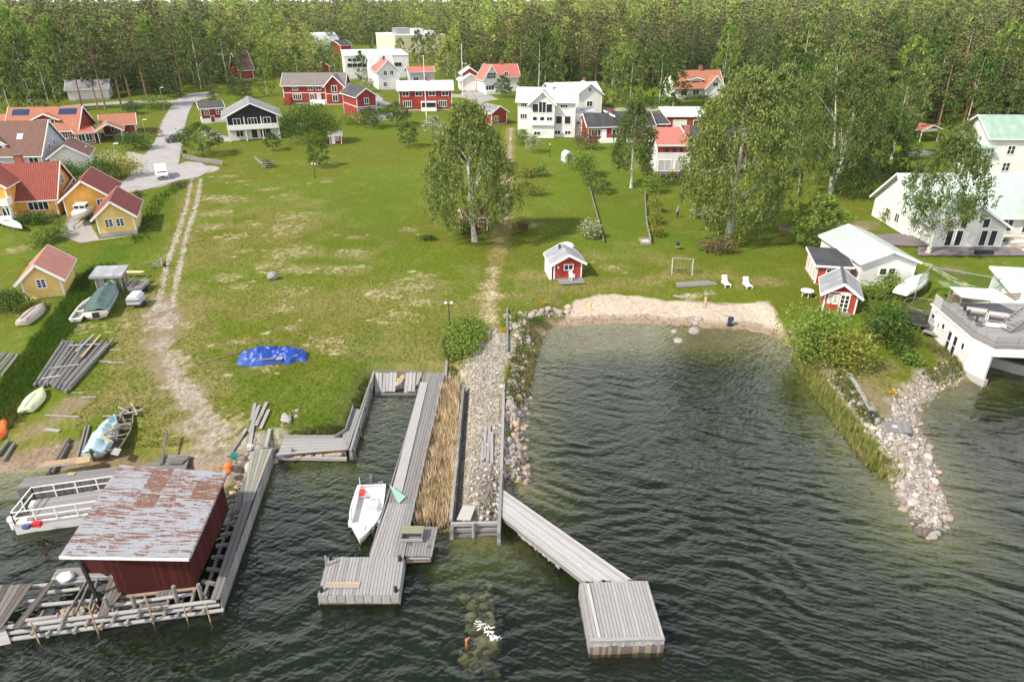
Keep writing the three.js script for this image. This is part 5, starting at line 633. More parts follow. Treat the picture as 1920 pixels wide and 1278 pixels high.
{ // angled landing left of the boat canal
  const o = O0('angled_landing', 'low angled plank landing on a stone crib at the meadow edge', 'landing');
  planks(o, [-17.10,-42.73], [-12.67,-42.80], [-11.91,-41.29], [-16.96,-40.57], 0.75, 5, [GREY[3], GREY[1], PALE[3]], {}); planks(o, [-12.80,-46.90], [-12.79,-42.97], [-11.95,-41.52], [-11.98,-46.66], 0.78, 5, [GREY[3], GREY[1], GREY[0]], {});
  const V = (p, h) => [p[0], h, p[1]];
  mesh('edge_beam', bar(V([-17.17,-41.00], 0.2), V([-12.07,-40.87], 0.2), 0.22, 0.24), PALE[1], o); mesh('edge_beam', bar(V([-17.23,-40.85], 0.52), V([-15.61,-41.18], 0.52), 0.2, 0.2), PALE[0], o); mesh('back_board', bar(V([-17.20,-42.72], 0.86), V([-13.28,-42.72], 0.86), 0.05, 0.3), GREY[3], o); mesh('back_board', bar(V([-13.28,-42.72], 0.88), V([-12.67,-43.58], 0.88), 0.05, 0.3), GREY[1], o); mesh('back_board', bar(V([-12.67,-43.58], 0.9), V([-12.78,-46.87], 0.9), 0.05, 0.34), GREY[3], o);
  for (const [x, z, s] of [[-14.10,-41.26, 0.22], [-13.49,-41.33, 0.2], [-13.12,-41.39, 0.24], [-12.72,-41.39, 0.22], [-14.85,-41.13, 0.2], [-15.62,-41.06, 0.22]]) { const m = mesh('stone', stoneGeo[2], stoneMat[3], o); m.position.set(x, 0.3, z); m.scale.setScalar(s * 1.3); }
  mesh('post', rod(V([-16.00,-41.02], -0.8), V([-16.00,-41.02], 1.0), 0.1), GREY[5], o); mesh('crib_back', slabQuad([-16.85,-41.38], [-12.23,-41.38], [-12.38,-42.05], [-17.06,-42.05], 0.6, 1.4), TANW, o);
  // canal wall
  for (let k = 0; k < 3; k++) mesh('wall_beam', bar(V([-12.16,-52.63], 0.9 - k * 0.3), V([-11.71,-40.82], 0.9 - k * 0.3), 0.16 + k * 0.05, 0.26), GREY[(k * 2 + 1) % 6], o);
  mesh('wall_beam', bar(V([-12.10,-50.56], 1.0), V([-11.96,-41.08], 0.98), 0.12, 0.2), GREY[0], o); for (let k = 0; k < 5; k++) { const p = l2([-12.11,-52.67], [-11.66,-41.11], k / 4); mesh('pile', rod([p[0] + 0.1, -1.4, p[1]], [p[0] + 0.1, 0.95, p[1]], 0.09), GREY[2], o); }
  const r2 = O0('slipway', 'broken plank slipway at the head of the boat canal', 'slipway');
  planks(r2, [-12.04,-52.54], [-11.76,-50.55], [-10.02,-50.55], [-10.12,-52.54], [0.95, 0.12, 0.12, 0.95], 6, [PALE[3], PALE[1], GREY[3]], { ends: 0.3, jit: 0.05 }); planks(r2, [-9.34,-52.64], [-9.29,-50.55], [-8.33,-50.55], [-8.45,-52.64], [0.95, 0.12, 0.12, 0.95], 3, [PALE[3], PALE[1]], { ends: 0.3, jit: 0.05 }); planks(r2, [-8.34,-52.54], [-8.30,-51.26], [-8.12,-51.26], [-7.92,-52.54], [0.95, 0.5, 0.5, 0.95], 2, [PALE[3]], {});
  mesh('sill_beam', bar(V([-11.75,-50.22], 0.08), V([-8.19,-50.22], 0.08), 0.16, 0.2), GREY[5], r2); mesh('top_beam', bar(V([-12.20,-52.63], 0.96), V([-7.88,-52.63], 0.96), 0.14, 0.16), GREY[5], r2);
  for (let i = 0; i < 9; i++) { const m = mesh('stone', stoneGeo[i % 6], stoneMat[3], r2), p = l2([-9.95,-51.42], [-9.50,-52.32], i / 9); m.position.set(p[0] + (RD() - 0.5) * 0.3, 0.35 + i * 0.05, p[1]); m.scale.setScalar(0.16 + RD() * 0.08); }
}
{ // main jetty with T-shaped end
  const o = O0('main_jetty', 'long grey plank jetty with a pale board walkway and broad end platform', 'jetty');
  planks(o, [-7.75,-53.01], [-8.10,-35.22], [-6.32,-35.12], [-5.92,-52.62], 0.8, 9, [GREY[2], GREY[4], GREY[0], GREY[5]], {}); 
  planks(o, [-7.92,-50.94], [-8.07,-36.37], [-7.27,-36.20], [-7.19,-50.94], 0.86, 1, [PALE[1]], { th: 0.03 });
  planks(o, [-8.10,-35.22], [-8.40,-30.35], [-6.37,-30.35], [-6.32,-35.12], 0.8, 10, [GREY[1], GREY[3], GREY[0]], {});
  planks(o, [-6.36,-33.08], [-6.40,-30.56], [-4.73,-30.51], [-4.62,-33.04], 0.74, 9, [GREY[0], GREY[2], GREY[4]], {});
  planks(o, [-10.81,-30.35], [-10.67,-27.44], [-6.21,-27.44], [-6.33,-30.30], 0.86, 24, [GREY[1], GREY[3], GREY[0], GREY[3]], {});
  facing(o, [-10.65,-27.44], [-6.22,-27.44], 0.25, 0.8, 9, [PALE[1], PALE[3], GREY[3]], { th: 0.05 }); facing(o, [-6.22,-27.44], [-6.32,-30.26], 0.1, 0.8, 9, [PALE[3], GREY[1]], {}); facing(o, [-10.68,-27.44], [-10.85,-30.35], 0.1, 0.8, 9, [GREY[1], GREY[5]], {});
  const V = (p, h) => [p[0], h, p[1]]; mesh('crib_log', logG(V([-10.70,-27.68], 0.12), V([-6.36,-27.68], 0.12), 0.16), TANW, o); mesh('crib_log', logG(V([-6.29,-30.72], 0.42), V([-4.83,-30.72], 0.42), 0.12), PALE[1], o); mesh('crib_log', logG(V([-6.32,-30.77], 0.12), V([-4.86,-30.85], 0.12), 0.14), TANW, o);
  for (const [x, z] of [[-10.61,-30.13], [-6.54,-30.05], [-10.54,-27.71], [-6.43,-27.71]]) mesh('bollard', rod([x, 0.8, z], [x, 1.2, z], 0.12, 0.1), M.black, o);
  mesh('corner_pole', rod(V([-10.71,-29.62], -0.4), V([-10.71,-29.62], 1.6), 0.06), GREY[1], o);
  for (let i = 0; i < 9; i++) { const p = l2([-7.59,-53.16], [-7.84,-36.29], i / 8), q = l2([-6.24,-52.96], [-6.63,-35.74], i / 8); for (const [e, s] of [[p, 1], [q, -1]]) mesh('pile', rod([e[0] + s * 0.2, -2, e[1]], [e[0] + s * 0.2, 0.76, e[1]], 0.09), GREY[5], o); }
  for (const [x, z] of [[-10.55,-28.10], [-8.69,-28.10], [-6.65,-28.10], [-10.69,-30.22], [-6.76,-30.22], [-8.67,-32.93], [-6.15,-31.53], [-4.99,-31.31]]) mesh('pile', rod([x, -2.4, z], [x, 0.76, z], 0.14), DARKW[0], o);
  mesh('side_beam', bar(V([-7.71,-52.98], 0.66), V([-8.41,-30.60], 0.66), 0.1, 0.2), GREY[2], o); mesh('side_beam', bar(V([-5.99,-52.78], 0.64), V([-6.37,-35.41], 0.64), 0.1, 0.2), GREY[5], o);
  const bench = thing('jetty_bench', 'mossy plank bench seat built on the jetty side platform', 'bench', 0, 0, 0); { const [x, z] = [-6.08,-32.23]; bench.position.set(x, 0.76, z); }
  for (let i = 0; i < 3; i++) mesh('seat_board', bx(1.36, 0.05, 0.2, 0, 0.45, -0.25 + i * 0.22), MOSSW, bench); mesh('front_board', bx(1.36, 0.2, 0.05, 0, 0.2, 0.62), GREY[3], bench); for (const s of [-1, 1]) mesh('side_leg', bx(0.06, 0.43, 0.9, s * 0.62, 0.215, 0.1), GREY[4], bench);
  const cl = solo('green_cloth', slabQuad([-8.20,-36.51], [-6.99,-35.74], [-7.37,-35.05], [-7.82,-35.91], [1.3, 0.93, 0.9, 1.0], 0.015), std(0.24, 0.42, 0.36, 0.8), 'pale green triangular cloth lying on the jetty', 'cloth');
  for (const [i, l] of [[0, 'new pale board lying across the end platform'], [1, 'second board lying beside the pale one on the end platform']]) solo('loose_board', slabQuad([-10.38,-28.35].map((v, k) => v + (k ? i * 0.22 : 0)), [-8.53,-28.35].map((v, k) => v + (k ? i * 0.22 : 0)), [-8.49,-28.15].map((v, k) => v + (k ? i * 0.22 : 0)), [-10.34,-28.15].map((v, k) => v + (k ? i * 0.22 : 0)), 0.93, 0.04), i ? PALE[3] : NEWW, l, 'board');
}
{ // gravel pier edging and the diagonal gangway
  const o = O0('pier_edging', 'weathered timber edging around the gravel pier', 'timber edging'), V = (p, h) => [p[0], h, p[1]];
  for (const [a, b, h, m] of [[[-0.68,-50.30], [-0.74,-38.48], 1.0, 3], [[-0.74,-38.55], [-0.82,-32.26], 0.9, 0], [[-4.12,-50.30], [-3.96,-41.14], 0.95, 2], [[-3.96,-41.14], [-3.85,-33.41], 0.95, 1], [[-3.80,-33.15], [-0.90,-33.24], 0.85, 3], [[-3.85,-33.12], [-0.91,-33.22], 0.4, 0], [[-3.85,-33.01], [-0.91,-33.11], 0.05, 5], [[-0.51,-66.31], [-0.45,-56.54], 1.05, 2]]) mesh('edge_timber', bar(V(a, h), V(b, h), 0.2, 0.22), GREY[m], o);
  for (let k = 0; k < 3; k++) { mesh('edge_timber', bar(V([-0.82,-32.26], 0.62 - k * 0.3), V([-0.67,-38.43], 0.62 - k * 0.3), 0.22, 0.26), GREY[k + 2], o); mesh('edge_timber', bar(V([-3.76,-32.74], 0.62 - k * 0.3), V([-4.07,-50.20], 0.62 - k * 0.3), 0.22, 0.26), GREY[5 - k], o); }
  mesh('end_post', rod(V([-2.40,-32.94], -0.8), V([-2.40,-32.94], 1.15), 0.11), GREY[1], o); mesh('iron_plate', slabQuad([-3.48,-33.42], [-2.61,-33.37], [-2.34,-34.73], [-3.17,-34.79], 1.0, 0.05), M.concrete, o);
  const g = O0('gangway', 'pale weathered gangway running diagonally from the gravel pier', 'gangway');
  planks(g, [-0.93,-36.86], [6.90,-28.44], [4.13,-28.32], [-0.95,-34.18], 0.88, 11, PALE, { ends: 0.5 });
  facing(g, [0.40,-32.85], [2.80,-30.05], 0.15, 0.8, 22, PALE.concat(GREY[3]), { rag: 0.2 }); mesh('side_beam', bar(V([-0.88,-34.13], 0.72), V([4.13,-28.33], 0.72), 0.1, 0.2), GREY[2], g); mesh('side_beam', bar(V([-0.93,-36.81], 0.72), V([6.85,-28.49], 0.72), 0.1, 0.2), GREY[5], g); for (let i = 0; i < 5; i++) { const p = l2([0.50,-33.19], [2.69,-30.61], i / 4); mesh('pile', rod([p[0] + 0.1, -2, p[1] - 0.2], [p[0] + 0.1, 0.75, p[1] - 0.2], 0.1), GREY[5], g); } mesh('crib_core', slabQuad([0.84,-33.32], [2.71,-30.99], [3.74,-31.89], [1.71,-34.32], 0.7, 2.6), DARKW[0], g);
  const e = O0('swim_platform', 'square pale-grey swimming platform at the end of the gangway', 'platform');
  planks(e, [3.79,-28.22], [3.99,-24.40], [7.79,-24.53], [7.60,-28.38], 0.98, 20, [PALE[3], GREY[3], GREY[1], PALE[1]], {});
  mesh('end_board', bar(V([3.96,-24.37], 0.99), V([7.78,-24.50], 0.99), 0.2, 0.1), GREY[3], e); mesh('trim_board', bar(V([4.22,-28.11], 1.02), V([4.46,-24.51], 1.02), 0.16, 0.03), PALE[2], e);
  facing(e, [3.99,-24.35], [7.78,-24.48], 0.5, 0.93, 26, PALE, { rag: 0.12 }); facing(e, [3.99,-24.35], [7.78,-24.48], -0.6, 0.52, 24, [TANW, DARKW[1]], { th: 0.04 }); facing(e, [7.78,-24.48], [7.61,-28.39], -0.6, 0.93, 24, [PALE[3], GREY[1]], {}); facing(e, [3.79,-28.23], [3.99,-24.35], -0.6, 0.93, 24, [PALE[3], GREY[1]], {});
  mesh('core', slabQuad(l2([3.79,-28.22], [7.79,-24.53], 0.04), l2([3.99,-24.40], [7.60,-28.38], 0.04), l2([7.79,-24.53], [3.79,-28.22], 0.04), l2([7.60,-28.38], [3.99,-24.40], 0.04), 0.9, 2.6), DARKW[0], e);
}
{ // shore dock and pontoon at the far left
  const o = O0('shore_dock', 'grey shore dock with upright board facing behind the pontoon', 'dock'), V = (p, h) => [p[0], h, p[1]];
  planks(o, [-33.22,-36.63], [-26.45,-38.07], [-27.00,-39.16], [-33.31,-37.66], 0.9, 8, [GREY[0], GREY[2], GREY[4]], {}); facing(o, [-33.19,-36.57], [-26.42,-38.01], -0.5, 0.88, 44, [GREY[5], DARKW[1], GREY[2]], {});
  mesh('cardboard', bx(0.5, 0.04, 0.32, 0, 0, 0), NEWW, o).position.set(...V([-30.41,-38.13], 0.94));
  planks(o, [-26.23,-38.37], [-22.72,-38.37], [-23.11,-40.29], [-24.79,-40.29], [0.85, 0.85, 1, 1], 5, [GREY[5], GREY[2]], {});
  const p = O0('pontoon', 'flat pontoon boat with white tube railings moored behind the shed', 'pontoon');
  const A = [-30.65,-33.59], B = [-31.38,-35.66], C = [-24.04,-37.56], D = [-23.07,-35.44]; planks(p, B, C, D, A, 0.75, 7, [GREY[0], PALE[3], GREY[1]], { gap: 0.05 });
  const h0 = [-31.26,-33.20], h1 = [-22.96,-35.18]; mesh('hull', slabQuad(h0, h1, [-23.35,-36.04], [-31.27,-34.05], 0.68, 0.75), M.offwhite, p); mesh('hull', slabQuad([-31.56,-35.09], [-23.90,-37.17], [-24.22,-37.87], [-31.75,-35.73], 0.6, 0.7), M.offwhite, p); mesh('deck_edge', bar(V(h0, 0.76), V(h1, 0.76), 0.08, 0.14), M.white, p);
  const back = [[-31.38,-35.66], [-24.04,-37.56]], side = [[-31.38,-35.66], [-31.10,-33.20]], front = [[-31.10,-33.20], [-22.92,-35.12]];
  for (const r of [back, side, front]) railing(p, 'railing', M.white, r, 0.76, 0.95, 2, 0.05, 1.2);
  const ob = thing('white_outboard', 'white outboard motor hanging at the pontoon end', 'outboard', 0, 0, 0); { const [x, z] = [-31.73,-33.76]; ob.position.set(x, 0.7, z); } mesh('cowl', new THREE.SphereGeometry(0.28, 10, 8).scale(1, 0.9, 0.8), M.white, ob); mesh('shaft', bx(0.14, 0.9, 0.2, -0.1, -0.5, 0), M.white, ob); mesh('tiller', rod([0, 0, 0], [0.5, 0.1, 0.1], 0.03), M.greySteel, ob);
  const ca = thing('red_fuel_can', 'red fuel can on the pontoon deck by the railing', 'fuel can', 0, 0, 0); { const [x, z] = [-29.62,-33.09]; ca.position.set(x, 0.78, z); } mesh('tank', bx(0.5, 0.32, 0.3, 0, 0.16, 0), M.red, ca); mesh('handle', bx(0.24, 0.06, 0.08, 0, 0.36, 0), M.red, ca);
  const cb = thing('blue_bag', 'dark blue bag beside the red fuel can', 'bag', 0, 0, 0); { const [x, z] = [-30.13,-32.85]; cb.position.set(x, 0.78, z); } mesh('bag_body', new THREE.SphereGeometry(0.26, 10, 8).scale(1.2, 0.6, 0.8).translate(0, 0.14, 0), std(0.03, 0.06, 0.2), cb); mesh('strap', rod([-0.2, 0.22, 0], [0.2, 0.3, 0], 0.03), M.red, cb);
}
console.log('docks');

// ---------------------------------------------------------------- vegetation
class Leaves {   // many small faces spread through a volume
  constructor(seed) { this.R = rng(seed); this.p = []; this.c = []; }
  g() { const R = this.R; return (R() + R() + R() - 1.5) * 1.15; }
  leaf(x, y, z, L, W, ax, ay, az, col) {   // a four-cornered leaf spray of length L along (ax,ay,az)
    const R = this.R; let bx_ = R() - 0.5, by = R() - 0.5, bz = R() - 0.5; const d = bx_ * ax + by * ay + bz * az; bx_ -= d * ax; by -= d * ay; bz -= d * az; const l = W / Math.hypot(bx_, by, bz); bx_ *= l; by *= l; bz *= l;
    const p = this.p, k = 0.25 + R() * 0.3, m = [x + ax * L * k, y + ay * L * k, z + az * L * k];
    p.push(x, y, z, m[0] + bx_, m[1] + by, m[2] + bz, x + ax * L, y + ay * L, z + az * L, x, y, z, x + ax * L, y + ay * L, z + az * L, m[0] - bx_, m[1] - by, m[2] - bz);
    for (let i = 0; i < 6; i++) this.c.push(col[0], col[1], col[2]);
  }
  pick(cols) { const R = this.R, a = cols[(R() * cols.length) | 0], k = (0.68 + R() * 0.64) * 1.5; return [a[0] * k, a[1] * k, a[2] * k]; }
  dir(up, spread) { const R = this.R, a = R() * 6.283; let x = Math.cos(a) * spread, y = up + (R() - 0.5) * 0.5, z = Math.sin(a) * spread; const l = Math.hypot(x, y, z); return [x / l, y / l, z / l]; }
  geo() { const g = new THREE.BufferGeometry(); g.setAttribute('position', new THREE.Float32BufferAttribute(this.p, 3)); g.setAttribute('color', new THREE.Float32BufferAttribute(this.c, 3)); g.computeVertexNormals(); return g; }
}
const leafMat = new THREE.MeshPhysicalMaterial({ vertexColors: true, roughness: 0.75, transmission: 0.45, thickness: 0, specularIntensity: 0.12, side: THREE.DoubleSide });
const needleMat = new THREE.MeshPhysicalMaterial({ vertexColors: true, roughness: 0.85, specularIntensity: 0.12, side: THREE.DoubleSide });
const barkTex = dataTex(128, 256, (i, j) => { const n = fbm(i * 0.09, j * 0.5, 3), k = n > 0.6 ? 0.28 : 0.95; return [k * 0.86, k * 0.85, k * 0.82]; }, true, true); barkTex.repeat.set(0.5, 0.5);
const birchBark = new THREE.MeshStandardMaterial({ map: barkTex, roughness: 0.8 });
const brownBark = std(0.115, 0.08, 0.06, 0.95), pineBark = std(0.24, 0.13, 0.08, 0.95), greyBark = std(0.15, 0.13, 0.11, 0.95);
const LC = {
  birch: [[0.125, 0.165, 0.04], [0.155, 0.195, 0.055], [0.085, 0.12, 0.028], [0.19, 0.22, 0.075]],
  fresh: [[0.13, 0.20, 0.03], [0.11, 0.17, 0.03], [0.16, 0.21, 0.05]],
  dull: [[0.085, 0.125, 0.03], [0.105, 0.14, 0.04], [0.07, 0.10, 0.026]],
  alder: [[0.06, 0.115, 0.02], [0.08, 0.13, 0.025], [0.05, 0.09, 0.02]],
  yellow: [[0.17, 0.19, 0.03], [0.14, 0.16, 0.03], [0.20, 0.20, 0.05]],
  spruce: [[0.028, 0.047, 0.013], [0.04, 0.062, 0.016], [0.062, 0.08, 0.019], [0.022, 0.036, 0.012]],
  pine: [[0.066, 0.085, 0.026], [0.088, 0.10, 0.032], [0.055, 0.072, 0.024], [0.105, 0.10, 0.042]],
  russet: [[0.12, 0.09, 0.05], [0.10, 0.10, 0.04], [0.16, 0.11, 0.07]],
  bloom: [[0.45, 0.45, 0.36], [0.10, 0.14, 0.04], [0.30, 0.30, 0.22], [0.14, 0.17, 0.06]],
  gold: [[0.36, 0.34, 0.10], [0.22, 0.24, 0.06], [0.30, 0.30, 0.12], [0.12, 0.15, 0.04]],
};
function stem(points, radii, seg = 6) {   // a tapering trunk or limb through points
  const pos = [], uv = [], ix = []; let len = 0;
  for (let i = 0; i < points.length; i++) {
    const p = points[i]; if (i) len += Math.hypot(p[0] - points[i - 1][0], p[1] - points[i - 1][1], p[2] - points[i - 1][2]);
    for (let k = 0; k <= seg; k++) { const a = k / seg * 6.2832; pos.push(p[0] + Math.cos(a) * radii[i], p[1], p[2] + Math.sin(a) * radii[i]); uv.push(k / seg * 2, len); }
    if (i) for (let k = 0; k < seg; k++) { const a = (i - 1) * (seg + 1) + k, b = a + seg + 1; ix.push(a, b, a + 1, b, b + 1, a + 1); }
  }
  const g = new THREE.BufferGeometry(); g.setAttribute('position', new THREE.Float32BufferAttribute(pos, 3)); g.setAttribute('uv', new THREE.Float32BufferAttribute(uv, 2)); g.setIndex(ix); g.computeVertexNormals(); return g;
}
// broad-leaved tree: clumps of leaves on limbs; droop makes the hanging sprays of a birch
function broadleaf(seed, { h = 15, w = 8, base = 2.5, clumps = 90, per = 45, L = 0.32, droop = 0.7, cols = LC.birch, tr = 0.22, stems = 1, lean = 0.6, limbs = 10, shape = 0.68, seg = 6 }) {
  const lv = new Leaves(seed), R = lv.R, woods = [], tips = [];
  const axis = []; for (let s = 0; s < stems; s++) { const a = R() * 6.28, sp = stems > 1 ? w * 0.2 : 0, bend = (R() - 0.5) * lean; axis.push(t => [Math.cos(a) * sp * t + bend * Math.sin(t * 3) * 0.7, 0, Math.sin(a) * sp * t + bend * t * 0.6]); }
  axis.forEach((f, s) => { const pts = [], rad = [], H = h * (0.93 - s * 0.06); for (let i = 0; i <= 8; i++) { const t = i / 8, q = f(t); pts.push([q[0], t * H - 0.2, q[2]]); rad.push(tr * (s ? 0.7 : 1) * (1 - t * 0.92) + (i === 0 ? tr * 0.35 : 0)); } woods.push(stem(pts, rad, seg)); });
  for (let i = 0; i < clumps; i++) {
    const f = axis[i % stems], u = Math.pow(R(), 0.85), y = lerp(base, h, u), t = (y - base) / (h - base), pr = Math.pow(Math.sin(Math.PI * Math.pow(clamp(t * 0.92 + 0.06), shape)), 0.7), rr = w / 2 * Math.max(0.12, pr) * (0.45 + 0.6 * Math.sqrt(R())) * (0.82 + 0.3 * R()), a = R() * 6.283, q = f(y / h);
    const c = [q[0] + Math.cos(a) * rr, y, q[2] + Math.sin(a) * rr], cs = (0.34 + R() * R() * 1.0) * Math.pow(w / 8, 0.4), pn = Math.round(per * clamp(0.45 + cs * 0.75, 0.5, 1.6));
    if (tips.length < limbs * stems && i % 2 === 0) tips.push([c, f, y]);
    for (let k = 0; k < pn; k++) {
      const s = R(), nar = 1 - 0.55 * s, x = c[0] + lv.g() * cs * nar, z = c[2] + lv.g() * cs * nar, yy = c[1] + lv.g() * cs * 0.55 - droop * s * s * 2.6 * cs;
      const d = lv.dir(droop > 0.4 ? -1.1 : (R() - 0.4) * 1.6, 0.7); lv.leaf(x, Math.max(0.15, yy), z, L * (0.5 + R() * 1.0), L * (0.2 + R() * 0.2), ...d, lv.pick(cols));
    }
  }
  for (const [c, f, y] of tips) { const y0 = Math.max(base * 0.7, y - Math.hypot(c[0], c[2]) * (0.75 + R() * 0.4)), q = f(y0 / h), k = tr * 0.34 * (1 - y0 / h * 0.6); woods.push(stem([[q[0], y0, q[2]], [lerp(q[0], c[0], 0.5), lerp(y0, y, 0.6), lerp(q[2], c[2], 0.5)], [lerp(q[0], c[0], 0.9), y, lerp(q[2], c[2], 0.9)]], [k, k * 0.7, k * 0.25], 4)); }
  return { trunk: mergeGeometries(woods), crown: lv.geo() };
}
function spruce(seed, { h = 18, w = 5, rings = 26, n = 10, tr = 0.2, cols = LC.spruce, sub = 3 }) {
  const lv = new Leaves(seed), R = lv.R;
  for (let r = 0; r < rings; r++) {
    const t = r / rings, y = lerp(h * 0.06, h * 0.97, t), len = w / 2 * (1 - Math.pow(t, 1.15) * 0.95) * (0.85 + R() * 0.3), m = Math.max(4, Math.round(n * (1 - t * 0.5)));
    for (let k = 0; k < m; k++) {
      const a = (k + R()) / m * 6.283 + r, ln = len * (0.7 + R() * 0.5), dx = Math.cos(a), dz = Math.sin(a);
      for (let s = 0; s < sub; s++) { const q = (s + 0.3) / sub, x = dx * ln * q, z = dz * ln * q, yy = y - ln * q * 0.28 + lv.g() * 0.2; const d = [dx + (R() - 0.5) * 0.9, -0.45 + R() * 0.35, dz + (R() - 0.5) * 0.9], l = Math.hypot(...d); lv.leaf(x, yy, z, ln * 0.42 + 0.22, (0.5 / sub) * (0.3 + ln * 0.17) * (sub > 2 ? 1.5 : 2.2), d[0] / l, d[1] / l, d[2] / l, lv.pick(cols)); }
    }
  }
  for (let k = 0; k < 6; k++) lv.leaf(0, h * 0.95, 0, h * 0.06, 0.12, ...lv.dir(2, 0.4), lv.pick(cols));
  return { trunk: stem([[0, -0.2, 0], [0, h * 0.5, 0], [0, h * 0.97, 0]], [tr, tr * 0.6, 0.03], 5), crown: lv.geo() };
}
function pine(seed, { h = 19, w = 6, bare = 0.5, clumps = 34, per = 26, tr = 0.22, cols = LC.pine, L = 0.62 }) {
  const lv = new Leaves(seed), R = lv.R, woods = [], b = (R() - 0.5) * 1.2;
  woods.push(stem([[0, -0.2, 0], [b * 0.3, h * 0.4, 0], [b, h * 0.75, b * 0.4], [b, h * 0.97, b * 0.5]], [tr * 1.15, tr * 0.8, tr * 0.5, 0.05], 6));
  for (let i = 0; i < clumps; i++) {
    const t = R(), y = lerp(h * bare, h, t), a = R() * 6.283, rr = w / 2 * Math.sin(Math.PI * clamp(0.22 + t * 0.72)) * (0.3 + 0.75 * Math.sqrt(R())), c = [b * 0.8 + Math.cos(a) * rr, y, b * 0.3 + Math.sin(a) * rr];
    if (i % 3 === 0) woods.push(stem([[b * 0.6, y - rr * 0.3, b * 0.2], c], [0.06, 0.02], 3));
    for (let k = 0; k < per; k++) lv.leaf(c[0] + lv.g() * 1.0, c[1] + lv.g() * 0.38, c[2] + lv.g() * 1.0, L * (0.6 + R() * 0.7), L * 0.24, ...lv.dir((R() - 0.3) * 1.2, 1), lv.pick(cols));
  }
  return { trunk: mergeGeometries(woods), crown: lv.geo() };
}
function bushGeo(seed, { w = 3, h = 2, d = w, n = 700, L = 0.3, cols = LC.alder, lump = 12 }) {
  const lv = new Leaves(seed), R = lv.R, cl = []; for (let i = 0; i < lump; i++) { const a = R() * 6.283, q = Math.sqrt(R()) * 0.62; cl.push([Math.cos(a) * q * w / 2, h * (0.3 + 0.42 * R()), Math.sin(a) * q * d / 2, 0.3 + R() * 0.28]); }
  for (let i = 0; i < n; i++) { const c = cl[i % lump], a = R() * 6.283, ph = Math.acos(1 - 1.7 * R()), s = c[3] * (0.8 + 0.35 * R()), dx = Math.sin(ph) * Math.cos(a), dy = Math.cos(ph), dz = Math.sin(ph) * Math.sin(a); const D = lv.dir((R() - 0.3) * 1.4, 0.9); lv.leaf(c[0] + dx * s * w * 0.75, Math.max(0.05, c[1] + dy * s * h * 0.95), c[2] + dz * s * d * 0.75, L * (0.6 + R() * 0.7), L * 0.34, ...D, lv.pick(cols)); }
  return lv.geo();
}
function treeThing(name, label, t, bark, leaf, x, z, turn, s, group) {
  const o = thing(name, label, 'tree', x, gy(x, z), z, turn, group); o.scale.setScalar(s || 1);
  mesh('trunk', t.trunk, bark, o); mesh('crown', t.crown, leaf, o); return o;
}
// --- single trees that stand out
treeThing('birch_tree', 'tall weeping birch alone in the meadow beside the straw-coloured path', broadleaf(1, { h: 18.2, w: 11.6, base: 3.2, clumps: 360, per: 74, L: 0.33, droop: 0.95, tr: 0.38, limbs: 26, lean: 1.4, cols: LC.birch }), birchBark, leafMat, -5.06,-88.95, 0.6, 1);
treeThing('birch_tree', 'largest weeping birch on the lawn above the beach, thick pale trunk', broadleaf(2, { h: 22, w: 14.6, base: 3.4, clumps: 540, per: 70, L: 0.35, droop: 1.0, tr: 0.46, limbs: 30, lean: 1.2, cols: LC.birch }), birchBark, leafMat, 29.74,-90.33, 1.9, 1);
treeThing('birch_tree', 'slim birch with bright white trunk in front of the black-roofed red house', broadleaf(3, { h: 14.5, w: 7.6, base: 4.2, clumps: 190, per: 60, L: 0.3, droop: 0.9, tr: 0.27, limbs: 14, cols: LC.dull }), birchBark, leafMat, 20.58,-117.13, 0.3, 1);
treeThing('birch_tree', 'multi-stemmed old birch with leaning white trunks at the forest edge', broadleaf(4, { h: 21, w: 14, base: 4.5, clumps: 420, per: 62, L: 0.34, droop: 0.9, tr: 0.42, limbs: 11, stems: 3, lean: 2.4, cols: LC.dull }), birchBark, leafMat, 53.53,-113.70, 2.2, 1);
treeThing('birch_tree', 'birch with white trunk on the terrace lawn before the pale-green roof', broadleaf(5, { h: 15.4, w: 9.6, base: 4.6, clumps: 190, per: 62, L: 0.3, droop: 1.0, tr: 0.27, limbs: 16, lean: 1.2, cols: LC.dull }), birchBark, leafMat, 53.47,-83.59, 0.8, 1);
treeThing('birch_tree', 'olive-green birch beside the gravel lane right of the multi-stemmed birch', broadleaf(6, { h: 17, w: 8, base: 3, clumps: 170, per: 44, L: 0.36, droop: 0.7, tr: 0.25, cols: LC.dull }), birchBark, leafMat, 75.37,-137.38, 0, 1);
treeThing('willow_tree', 'bushy bright green tree beside the flat dark-roofed red shed', broadleaf(7, { h: 6.8, w: 6.6, base: 0.7, clumps: 150, per: 42, L: 0.34, droop: 0.2, tr: 0.16, cols: LC.fresh, shape: 0.75 }), greyBark, leafMat, 40.33,-86.74, 0, 1);
treeThing('young_birch', 'light loose birch by the lane below the red-roofed carport', broadleaf(8, { h: 8.5, w: 7, base: 2, clumps: 110, per: 40, L: 0.34, droop: 0.5, tr: 0.15, cols: LC.birch }), birchBark, leafMat, 85.00,-132.35, 0, 1);
treeThing('young_birch', 'yellow-green young tree at the top end of the lane behind the birches', broadleaf(9, { h: 9, w: 6, base: 1, clumps: 100, per: 36, L: 0.34, droop: 0.3, tr: 0.14, cols: LC.yellow }), greyBark, leafMat, 58.82,-141.83, 0, 1);
treeThing('alder_tree', 'dark green leafy tree between the big birch and the multi-stemmed birch', broadleaf(10, { h: 17, w: 12, base: 1.5, clumps: 340, per: 50, L: 0.42, droop: 0.5, tr: 0.3, cols: LC.birch }), greyBark, leafMat, 54.16,-144.16, 0, 1);
